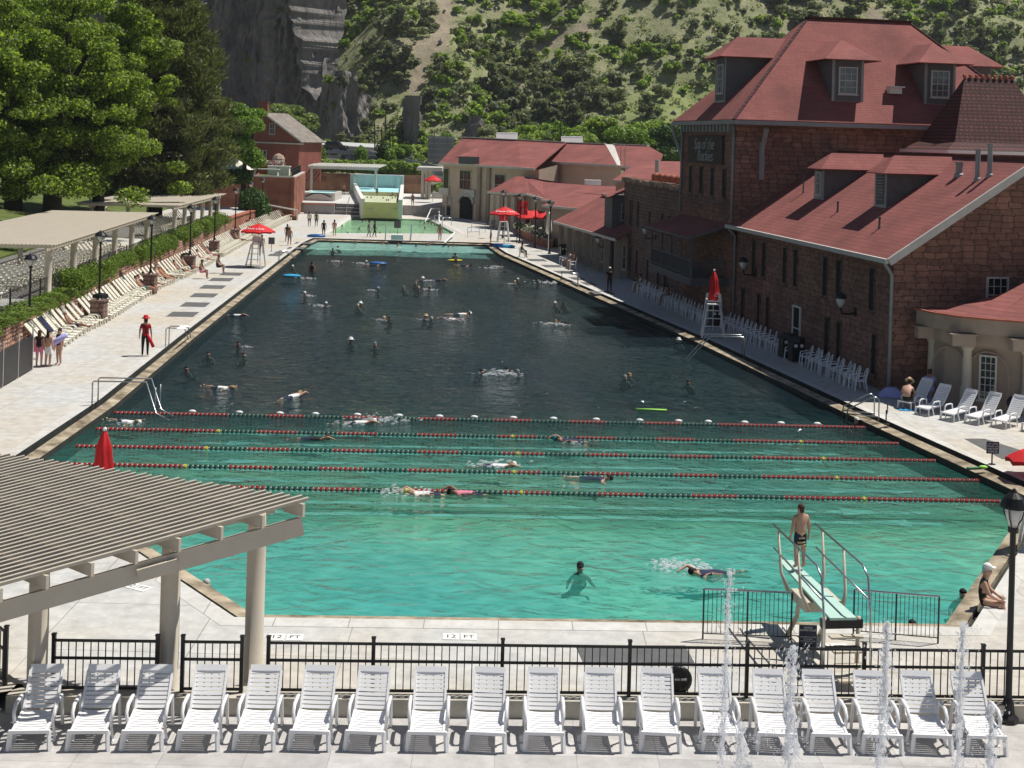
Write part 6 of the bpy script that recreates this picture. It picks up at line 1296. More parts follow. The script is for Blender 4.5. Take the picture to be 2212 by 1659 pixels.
# hillside trees
def proto(name,label,gm,seed,n,size,bl,cat='shrub',group=None):
    t=thing(name,label,cat,(0,0,0),0,group); mb=MB(); mb.tube([(0,0,-.5),(0,0,1.2)],[.16,.08],5); mb.build('trunk',['bark'],t); mb=MB(); leaves(mb,bl,n,size,seed,shell=.75,jit=.9); mb.build('crown',gm,t); return t
def irr(n,w_,h_,seed):
    r=random.Random(seed); return [((r.gauss(0,w_*.5),r.gauss(0,w_*.45),abs(r.gauss(h_*.5,h_*.3))+.2),(r.uniform(.35,.9),r.uniform(.35,.9),r.uniform(.3,.75))) for _ in range(n)]
JB=[((0,0,1.4),(1.5,1.5,1.5)),((.6,.3,2.3),(1.0,1.0,1.0)),((-.7,-.2,1.1),(1.1,1.1,1.0)),((.3,-.8,.9),(1.1,1.0,.9)),((-.2,.2,2.9),(.7,.7,.8))]
SB=[((0,0,1.0),(1.6,1.5,1.0)),((1.3,.4,.8),(1.2,1.1,.8)),((-1.2,-.3,.8),(1.3,1.2,.8)),((.2,-.9,.7),(1.2,.9,.7)),((.5,.6,1.6),(1.0,.9,.7))]
PR=[proto('juniper_tree','x',GD,1,1700,.22,irr(14,1.5,3.0,1),'tree'),proto('juniper_tree','x',GD,2,1400,.24,irr(12,1.2,3.6,2),'tree'),proto('oak_shrub','x',GS,3,1500,.22,irr(15,2.0,2.0,3)),proto('sage_shrub','x',GG,4,1000,.2,irr(12,1.8,1.5,4))]
HL=['dark rounded juniper scattered on the hillside','dark rounded juniper scattered on the hillside','bright green scrub oak on the hillside','grey green sagebrush on the hillside']
HG=['junipers on the hillside','junipers on the hillside','scrub oaks on the hillside','sagebrush clumps on the hillside']
r=random.Random(42); pts=[]
tries=0
while len(pts)<3000 and tries<60000:
    tries+=1; y=262+150*r.random()**1.5; x=r.uniform(-62,165)*(y/300)
    if gdist(x,y)<1.0: continue
    if meadow(x,y)>.12 and r.random()<.86: continue
    dn=noise.noise((x*.035,y*.035,4.4)); gb=noise.noise((x*.028,y*.028,14.))
    if r.random()>.72+.6*dn: continue
    if x<-36 and y<330: continue
    kind=2 if gb>.10 and r.random()<.8 else (r.choice([0,1,0,1,3]) if r.random()<.8 else 3)
    if y-264-.1*abs(x+10)<12 and r.random()<.5: kind=2
    pts.append((x,y,kind,(r.uniform(.45,1.0)+.5*(r.random()<.12))*(1.3 if kind<2 else 1.1)))
pts.sort(key=lambda p:p[1]/p[3]); first=[True]*4
for x,y,k,s in pts[:290]:
    loc=(x,y,hz(x,y)-.2); rz=r.uniform(0,6.28)
    if first[k]: o=PR[k]; o.location=loc; o.rotation_euler=(0,0,rz); o.scale=(s,s,s); o['label']=HL[k]; o['group']=HG[k]; first[k]=False
    else: dup(PR[k],loc,rz,HL[k],HG[k],(s*r.uniform(.75,1.4),s*r.uniform(.75,1.3),s*r.uniform(.65,1.1)))
    if k<2: 
        pass
for nm in('cliff','lower_cliff','rock_outcrop','rock_outcrop_low'):
    vs_=bpy.data.objects[nm].data.vertices; nv_=len(vs_)
    for _ in range({'cliff':70,'lower_cliff':14}.get(nm,9)):
        c=vs_[r.randrange(nv_)].co
        if nm=='cliff' and (c.x< -62 or c.z>50) and r.random()<.85: continue
        k=r.choice([0,3,3,2]); dup(PR[k],c+Vector((0,.3,-.6)),r.uniform(0,6),HL[k].replace('on the hillside','growing on the rock cliff'),HG[k].replace('hillside','cliffs'),r.uniform(.4,.9))
for kk,(nm,gm) in enumerate((('distant_junipers',GD),('distant_scrub',GS))):
    mb=MB(); bl=[]
    for x,y,k,s in pts[290:]:
        if (k<2)!=(kk==0): continue
        z=hz(x,y); bl+=[((x+r.gauss(0,.9)*s,y+r.gauss(0,.8)*s,z+r.uniform(.4,2.1)*s),(r.uniform(.6,1.3)*s,r.uniform(.6,1.3)*s,r.uniform(.5,1.)*s)) for _ in range(4)]
    leaves(mb,bl,len(bl)*42,.40,kk+50,shell=.7,jit=.9); o=mb.build(nm,gm); o['kind']='stuff'
# low groundcover tufts
mb=MB(); bl=[]
for _ in range(8500):
    y=262+120*r.random()**1.4; x=r.uniform(-60,160)*(y/300)
    if gdist(x,y)<.9: continue
    z=hz(x,y); s=r.uniform(.25,.95); bl.append(((x,y,z+.1),(s*r.uniform(.8,1.6),s,s*.55)))
leaves(mb,bl,len(bl)*13,.26,88,shell=.6); o=mb.build('hillside_scrub',[GG[0],GS[0],GG[1]]); o['kind']='stuff'
# rocks on the slope
mb=MB()
for _ in range(500):
    y=262+110*r.random()**1.4; x=r.uniform(-60,150)*(y/300); s=r.uniform(.2,.9); q=Matrix.Rotation(r.uniform(0,3),3,'X')@Matrix.Rotation(r.uniform(0,3),3,'Z'); mb.ell((x,y,hz(x,y)),(s*1.3,s,s*.8),5,3,0,q)
o=mb.build('hillside_rocks',['rock_grey']); o['kind']='stuff'
# trees at the foot of the hill
FT=[(600,262,225,4.4,6.0,GW,'broad sage green tree behind the red house'),(648,275,228,3.2,3.6,GW,'smaller sage green tree right of the red house roof'),(548,270,215,3.0,4.0,GB,'yellow green tree left of the red house'),
(866,338,238,2.0,4.6,GB,'round bright green tree beside the highway'),(893,340,244,2.2,4.2,GS,'darker green tree behind the round highway tree'),(704,318,262,1.5,1.8,GS,'small round tree in front of the lower cliff'),(1150,310,214,3.4,4.0,GS,'leafy green tree behind the left end of the red roof'),(1190,305,222,3.8,5.0,GB,'bright green tree behind the bare branched tree'),(1255,308,214,3.6,4.4,GS,'leafy green tree between the rooftop units'),(1310,306,216,4.0,5.6,GS,'tall green tree behind the red ridge, middle'),(1352,312,212,3.8,5.4,GB,'bright bushy green tree behind the right hip roof'),(1395,316,222,4.2,6.0,GS,'dense green tree above the right hip roof'),(1440,320,215,4.2,5.4,GH,'dark green tree just left of the bathhouse roof'),(1475,322,228,4.6,7.0,GB,'tall bright tree behind the bathhouse eave'),(1425,318,250,5.0,6.8,GS,'broad tree rising behind the dark green one'),(1100,302,246,3.2,3.4,GS,'low green tree above the far left roof corner'),(1050,300,252,2.6,2.8,GG,'grey green tree left of the roof ridge')]
for i,(px,py,Y,R0,hh,gm,lb) in enumerate(FT):
    p=A(px,py,Y); z0=hz(p.x,Y) if Y>232 else 3.2; top=p.z+hh*.0
    zc=max(z0+hh*.75,p.z+hh*.1)-z0
    tree('leafy_tree',lb,(p.x,Y,z0),zc,.28,crown(16,R0*.8,zc,hh*.62,200+i,.5),5200,.26,gm,seed=i+60,limbs=4,trunk_h=zc)
# small conifers and young trees on the roadside
for i,(px,py,Y,hh,gm,lb) in enumerate([(690,352,226,3.0,GB,'young light green tree by the grey shed'),(779,356,219,3.2,GB,'young light green tree between the parked cars'),(826,350,222,3.6,GH,'narrow dark green tree right of the silver car'),(842,358,219,2.8,GB,'young bright tree at the parking edge'),(640,345,214,2.2,GH,'leafy green shrub mass behind the far pergola'),(618,349,213,2.0,GS,'green shrub right of the cream booth')]):
    p=A(px,py,Y); tree('young_tree',lb,(p.x,Y,p.z),hh*.8,.1,[((0,0,hh*.55),(hh*.34,hh*.34,hh*.45)),((.3,.1,hh*.35),(hh*.3,hh*.3,hh*.3))],1300,.17,gm,seed=i+90,limbs=0)
p=A(1195,300,209); t=thing('bare_tree','bare branched tree silhouetted behind the red roof ridge','tree',(p.x,209,4)); mb=MB(); r=random.Random(8)
mb.tube([(0,0,0),(.1,0,5)],[.25,.18],6)
for k in range(16):
    a_=r.uniform(-1,1); q=Vector((.1,0,r.uniform(3.5,5.5))); pts_=[q]; d=Vector((a_,r.uniform(-.4,.4),1)).normalized()
    for j in range(4): q=q+d*r.uniform(.7,1.2); d=(d+Vector((r.uniform(-.4,.4),r.uniform(-.3,.3),r.uniform(-.1,.2)))).normalized(); pts_.append(q)
    mb.tube(pts_,[.11,.08,.06,.04,.02],4)
mb.build('branches',['bark'],t)
# ================= people
def skinmat(n,c): mat(n,c,.55,.06,6.)
for n,c in (('skin_light',(.52,.31,.22)),('skin_tan',(.38,.21,.14)),('skin_mid',(.27,.14,.09)),('skin_dark',(.10,.05,.035))): skinmat(n,c)
for n,c in (('hair_dark',(.014,.011,.01)),('hair_brown',(.06,.03,.018)),('hair_blond',(.34,.23,.10)),('hair_grey',(.45,.44,.42)),('cloth_black',(.012,.012,.014)),('cloth_red',(.42,.010,.016)),('cloth_white',(.78,.78,.76)),('cloth_navy',(.015,.022,.06)),('cloth_pink',(.65,.2,.3)),('cloth_teal',(.04,.25,.26)),('cloth_grey',(.22,.23,.24)),('cloth_orange',(.6,.2,.05)),('cloth_green',(.05,.18,.08)),('straw',(.55,.42,.24)),('hat_red',(.6,.015,.025))): mat(n,c,.8,.08,8.)
SK=['pel','spi','che','nec','he1','he2']
def J(**k):
    b=dict(pel=(0,0,.95),spi=(0,.0,1.12),che=(0,.005,1.33),nec=(0,.0,1.50),he1=(0,-.015,1.60),he2=(0,-.01,1.69),nose=(0,-.115,1.615))
    for s_,t in((-1,'L'),(1,'R')):
        b.update({'sh'+t:(s_*.185,.0,1.42),'el'+t:(s_*.25,.03,1.14),'wr'+t:(s_*.27,-.04,.90),'ha'+t:(s_*.275,-.065,.83),'hi'+t:(s_*.095,0,.90),'kn'+t:(s_*.11,-.02,.50),'an'+t:(s_*.115,.02,.085),'to'+t:(s_*.125,-.13,.03),'ea'+t:(s_*.09,0,1.62)})
    b.update(k); return b
RAD=dict(pel=(.145,.105),spi=(.125,.095),che=(.155,.105),nec=(.055,.055),he1=(.082,.09),he2=(.078,.09),nose=(.014,.014),sh=(.058,.058),el=(.042,.042),wr=(.029,.029),ha=(.036,.018),hi=(.092,.092),kn=(.06,.06),an=(.04,.04),to=(.038,.028),ea=(.014,.02),fi=(.009,.009))
MESH={}; JN={}
def MESHJ(p): return JN[p]
def body_mesh(pose,jn,fing=True):
    JN[pose]=jn
    names=list(jn); co_=[Vector(jn[n]) for n in names]; ed=[]; seg=[]
    def e(a,b,slot,tl=1.): ed.append((names.index(a),names.index(b))); seg.append((Vector(jn[a]),Vector(jn[b]),slot,tl))
    e('pel','spi',1);e('spi','che',1);e('che','nec',1,.55);e('nec','he1',0);e('he1','he2',0);e('he1','nose',0)
    for t in'LR':
        e('che','sh'+t,1);e('sh'+t,'el'+t,3,.55);e('el'+t,'wr'+t,0);e('wr'+t,'ha'+t,0);e('pel','hi'+t,2);e('hi'+t,'kn'+t,5,.7);e('kn'+t,'an'+t,4);e('an'+t,'to'+t,6);e('he1','ea'+t,0)
    rad=[RAD.get(n,RAD.get(n[:2])) for n in names]
    if fing:
        for t in'LR':
            h=Vector(jn['ha'+t]); d=(h-Vector(jn['wr'+t])).normalized(); fw=Vector((0,-1,0)); fw=(fw-d*fw.dot(d)).normalized()
            for k,(o,ln) in enumerate(((-.028,.062),(-.010,.078),(.009,.074),(.027,.058))):
                a=len(co_); co_.append(h+d*.035+fw*o); co_.append(h+d*(.035+ln)+fw*o*1.1+fw*.012*(1 if d.z<0 else 0)); names+=['x','x']; rad+=[(.011,.010),(.008,.008)]; ed+=[(names.index('ha'+t),a),(a,a+1)]
            a=len(co_); co_.append(h+fw*.045+d*.005); co_.append(h+fw*.06+d*.045); names+=['x','x']; rad+=[(.011,.011),(.009,.009)]; ed+=[(names.index('ha'+t),a),(a,a+1)]
    me=bpy.data.meshes.new('b'); me.from_pydata([tuple(c) for c in co_],ed,[]); o=bpy.data.objects.new('b',me); COL.objects.link(o)
    o.modifiers.new('s','SKIN'); sv=me.skin_vertices[0].data
    for i,r_ in enumerate(rad): q_=1.16 if r_[0]>.03 else 1.0; sv[i].radius=(r_[0]*q_,r_[1]*q_)
    for v in sv: v.use_root=False
    sv[0].use_root=True; sb=o.modifiers.new('d','SUBSURF'); sb.levels=1; sb.render_levels=1
    dg=bpy.context.evaluated_depsgraph_get(); res=bpy.data.meshes.new_from_object(o.evaluated_get(dg)); bpy.data.objects.remove(o)
    mi=[]
    for p in res.polygons:
        c=p.center; best=(9,0)
        for a,b,s_,tl in seg:
            d=b-a; k=max(0,min(1,(c-a).dot(d)/d.length_squared)); ds=(a+d*k-c).length
            if ds<best[0]: best=(ds,s_ if k<=tl else (7 if s_==5 else 0))
        mi.append(best[1])
    res.materials.clear()
    for k in range(8): res.materials.append(M['skin_light'])
    res.polygons.foreach_set('material_index',mi); res.polygons.foreach_set('use_smooth',[True]*len(mi)); res.name='body_'+pose; MESH[pose]=(res,Vector(jn['he1']),Vector(jn['he2'])); return res
body_mesh('stand',J())
body_mesh('walk',J(knL=(-.1,-.16,.53),anL=(-.1,-.14,.1),toL=(-.1,-.29,.05),knR=(.1,.08,.5),anR=(.1,.26,.12),toR=(.1,.14,.03),elL=(-.26,.08,1.15),wrL=(-.27,.12,.92),haL=(-.27,.12,.85),wrR=(.26,-.14,.93),haR=(.26,-.17,.86)))
body_mesh('wade',J(pel=(0,.44,1.08),spi=(0,.27,1.18),che=(0,.07,1.33),hiL=(-.095,.47,1.06),hiR=(.095,.47,1.06),knL=(-.13,.78,.98),anL=(-.11,1.08,.93),toL=(-.11,1.2,.9),knR=(.13,.74,.94),anR=(.11,1.04,.98),toR=(.11,1.16,.95),elL=(-.33,-.05,1.22),wrL=(-.34,-.28,1.18),haL=(-.34,-.36,1.18),elR=(.33,-.08,1.24),wrR=(.40,-.30,1.26),haR=(.41,-.38,1.28)),False)
body_mesh('wade2',dict(MESHJ('wade'),elL=(-.36,.08,1.30),wrL=(-.58,.0,1.36),haL=(-.66,-.03,1.38),elR=(.24,-.05,1.18),wrR=(.12,-.26,1.22),haR=(.08,-.32,1.24)),False)
body_mesh('swim',dict(pel=(0,.45,.0),spi=(0,.28,.02),che=(0,.05,.03),nec=(0,-.12,.06),he1=(0,-.22,.09),he2=(0,-.31,.12),nose=(0,-.26,.0),shL=(-.18,-.05,.05),elL=(-.3,-.3,.2),wrL=(-.22,-.55,.1),haL=(-.2,-.63,.05),shR=(.18,-.02,.0),elR=(.28,.2,-.1),wrR=(.2,.42,-.05),haR=(.2,.5,-.03),hiL=(-.09,.5,0),knL=(-.1,.9,-.06),anL=(-.1,1.32,.0),toL=(-.1,1.46,-.03),hiR=(.09,.5,0),knR=(.1,.9,-.02),anR=(.1,1.3,-.1),toR=(.1,1.45,-.1),eaL=(-.09,-.24,.1),eaR=(.09,-.24,.1)),False)
body_mesh('back',dict(pel=(0,.45,-.02),spi=(0,.28,.0),che=(0,.05,.03),nec=(0,-.12,.04),he1=(0,-.22,.07),he2=(0,-.31,.07),nose=(0,-.26,.18),shL=(-.18,-.05,.0),elL=(-.42,.02,.0),wrL=(-.62,-.1,.03),haL=(-.7,-.13,.03),shR=(.18,-.02,.0),elR=(.42,.0,.0),wrR=(.64,-.08,.03),haR=(.72,-.1,.03),hiL=(-.09,.5,-.02),knL=(-.1,.9,-.03),anL=(-.12,1.3,-.02),toL=(-.12,1.36,.06),hiR=(.09,.5,-.02),knR=(.1,.9,.0),anR=(.12,1.3,.0),toR=(.12,1.36,.08),eaL=(-.09,-.24,.06),eaR=(.09,-.24,.06)),False)
SIT=dict(pel=(0,.1,.52),spi=(0,.12,.70),che=(0,.08,.90),nec=(0,.04,1.07),he1=(0,.0,1.17),he2=(0,.0,1.26),nose=(0,-.1,1.18),hiL=(-.1,.06,.50),knL=(-.13,-.36,.52),anL=(-.13,-.38,.1),toL=(-.13,-.52,.05),hiR=(.1,.06,.5),knR=(.13,-.36,.52),anR=(.13,-.34,.1),toR=(.13,-.48,.05),shL=(-.18,.07,.99),elL=(-.24,-.04,.74),wrL=(-.16,-.24,.62),haL=(-.14,-.31,.6),shR=(.18,.07,.99),elR=(.24,-.04,.74),wrR=(.16,-.24,.62),haR=(.14,-.31,.6),eaL=(-.09,.01,1.19),eaR=(.09,.01,1.19))
body_mesh('sit',SIT)
body_mesh('bend',dict(SIT,che=(0,-.12,.84),nec=(0,-.26,.95),he1=(0,-.34,1.02),he2=(0,-.40,1.09),nose=(0,-.42,.98),shL=(-.18,-.16,.9),shR=(.18,-.16,.9),elL=(-.26,-.26,.66),elR=(.26,-.26,.66),wrL=(-.12,-.4,.5),wrR=(.12,-.4,.5),haL=(-.1,-.44,.44),haR=(.1,-.44,.44),eaL=(-.09,-.35,1.04),eaR=(.09,-.35,1.04)),False)
body_mesh('lounge',dict(pel=(0,.32,.50),spi=(0,.42,.64),che=(0,.56,.84),nec=(0,.66,.99),he1=(0,.69,1.09),he2=(0,.72,1.18),nose=(0,.58,1.11),hiL=(-.1,.26,.48),knL=(-.12,-.16,.60),anL=(-.12,-.55,.45),toL=(-.12,-.62,.55),hiR=(.1,.26,.48),knR=(.12,-.15,.50),anR=(.12,-.56,.45),toR=(.12,-.63,.55),shL=(-.18,.6,.92),elL=(-.28,.44,.72),wrL=(-.3,.2,.62),haL=(-.3,.12,.6),shR=(.18,.6,.92),elR=(.28,.44,.72),wrR=(.3,.2,.62),haR=(.3,.12,.6),eaL=(-.09,.7,1.11),eaR=(.09,.7,1.11)),False)
# hair and hats, origin at head centre
def capmesh(n,kind):
    mb=MB()
    if kind=='hair': mb.ell((0,.018,.045),(.098,.108,.095),10,7); mb.ell((0,.05,-.03),(.085,.07,.09),8,5)
    if kind=='long': mb.ell((0,.018,.045),(.10,.108,.095),10,7); mb.ell((0,.075,-.12),(.09,.055,.19),8,6)
    if kind=='cap': mb.ell((0,.005,.055),(.10,.112,.09),10,7); mb.box((0,-.13,.05),(.14,.1,.015))
    if kind=='hat': mb.lathe([(.19,.03),(.195,.045),(.115,.065),(.11,.14),(.085,.17),(.02,.18)],(0,0,.02),14)
    o=mb.build('hair',['hair_dark'],None,True); me=o.data; bpy.data.objects.remove(o); MESH['cap_'+n]=me
for k in('hair','long','cap','hat'): capmesh(k,k)
PEOPLE=[]
def person(pose,loc,rz,label,skin='skin_light',top=None,bottom='cloth_navy',hair='hair_dark',style='hair',sleeve=None,shin=None,thigh='b',shoe=None,s=1.,group=None,cap=None):
    t=thing('person',label,'person',loc,rz,group); t.scale=(s,s,s)
    me,h1,h2=MESH[pose]; o=bpy.data.objects.new('body',me); COL.objects.link(o); o.parent=t
    sl=[skin,top or skin,bottom or skin,sleeve or skin,shin or skin,(bottom if thigh=='b' else thigh) or skin,shoe or skin,shin or skin]
    for k,n in enumerate(sl): o.material_slots[k].link='OBJECT'; o.material_slots[k].material=M[n]
    ax=(h2-h1).normalized(); q=Vector((0,0,1)).rotation_difference(ax)
    def cp(st,mt,nm,f=.0):
        c=bpy.data.objects.new(nm,MESH['cap_'+st]); COL.objects.link(c); c.parent=t; c.location=(h1+h2)*.5+ax*f; c.rotation_mode='QUATERNION'; c.rotation_quaternion=q; c.material_slots[0].link='OBJECT'; c.material_slots[0].material=M[mt]
    cp('long' if style=='long' else 'hair',hair,'hair')
    if cap: cp(cap[0],cap[1],{'cap':'cap','hat':'sun_hat'}[cap[0]],.035)
    return t
# lifeguard
t=person('stand',G(313,768),math.pi+.15,'lifeguard in red hat and red shirt with black trousers on the left deck',top='cloth_red',sleeve='cloth_red',bottom='cloth_black',shin='cloth_black',shoe='cloth_black',cap=('hat','hat_red'),hair='hair_brown')
q=Vector(G(313,768)); r_=thing('rescue_tube','red rescue tube carried at the lifeguard\'s side','rescue tube',q); mb=MB(); mb.tube([(.12,-.12,1.02),(.28,-.14,.72),(.42,-.14,.42)],[.05,.075,.075],10); mb.build('float',['hat_red'],r_,smooth=True); mb=MB(); mb.tube([(-.13,-.12,1.45),(.0,-.15,1.25),(.12,-.13,1.0)],.018,5); mb.build('strap',['cloth_black'],r_)
# boy on the board
bz=zb+.03; B0=G(1727,1228,bz)
t=person('stand',(B0.x,B0.y,bz),math.pi+.25,'boy in striped swim shorts standing on the diving board, back to the camera',bottom='cloth_navy',hair='hair_brown',s=.80)
mb=MB()
for z,m_ in((.98,0),(.86,1),(.74,0),(.66,1)): mb.lathe([(.135,z-.02),(.14,z),(.135,z+.02)],(0,0,0),16,0)
mb.T=None; o=mb.build('stripes',['straw'],t); o.scale=(1.12,.86,1)
# group of girls
girl=[(84,792,'girl in black top and pink skirt by the dark screen fence','cloth_black','cloth_pink','long',math.pi),(103,792,'girl in white shorts standing in the middle of the group of three','skin_light','cloth_white','long',math.pi-.3),(127,788,'girl in dark bikini top holding a lilac inflatable beside the cream loungers','cloth_navy','skin_light','hair',-.6)]
for px,py,lb,tp_,bt_,st,rz in girl: person('stand',G(px,py),rz,lb,top=tp_,bottom=bt_,hair='hair_dark' if px!=84 else 'hair_brown',style=st,s=.9)
g=G(124,788); t=thing('inflatable_raft','rolled lilac and pink inflatable held by the girl beside the loungers','raft',(g.x,g.y-.25,.95)); mb=MB(); mb.tube([(-.45,0,-.15),(.0,0,.12),(.45,0,.42)],[.10,.13,.11],8); mb.build('tube',['lilac_towel'],t,smooth=True)
g=G(80,775); t=thing('beach_bag','bright pink bag hanging by the girl at the fence','bag',(g.x,g.y,.0)); mb=MB(); mb.box((0,0,.55),(.4,.25,.45)); mb.build('body',['pink_fabric'],t); mb=MB(); mb.tube([(-.12,0,.77),(0,0,1.0),(.12,0,.77)],.02,5); mb.build('handle',['pink_fabric'],t)
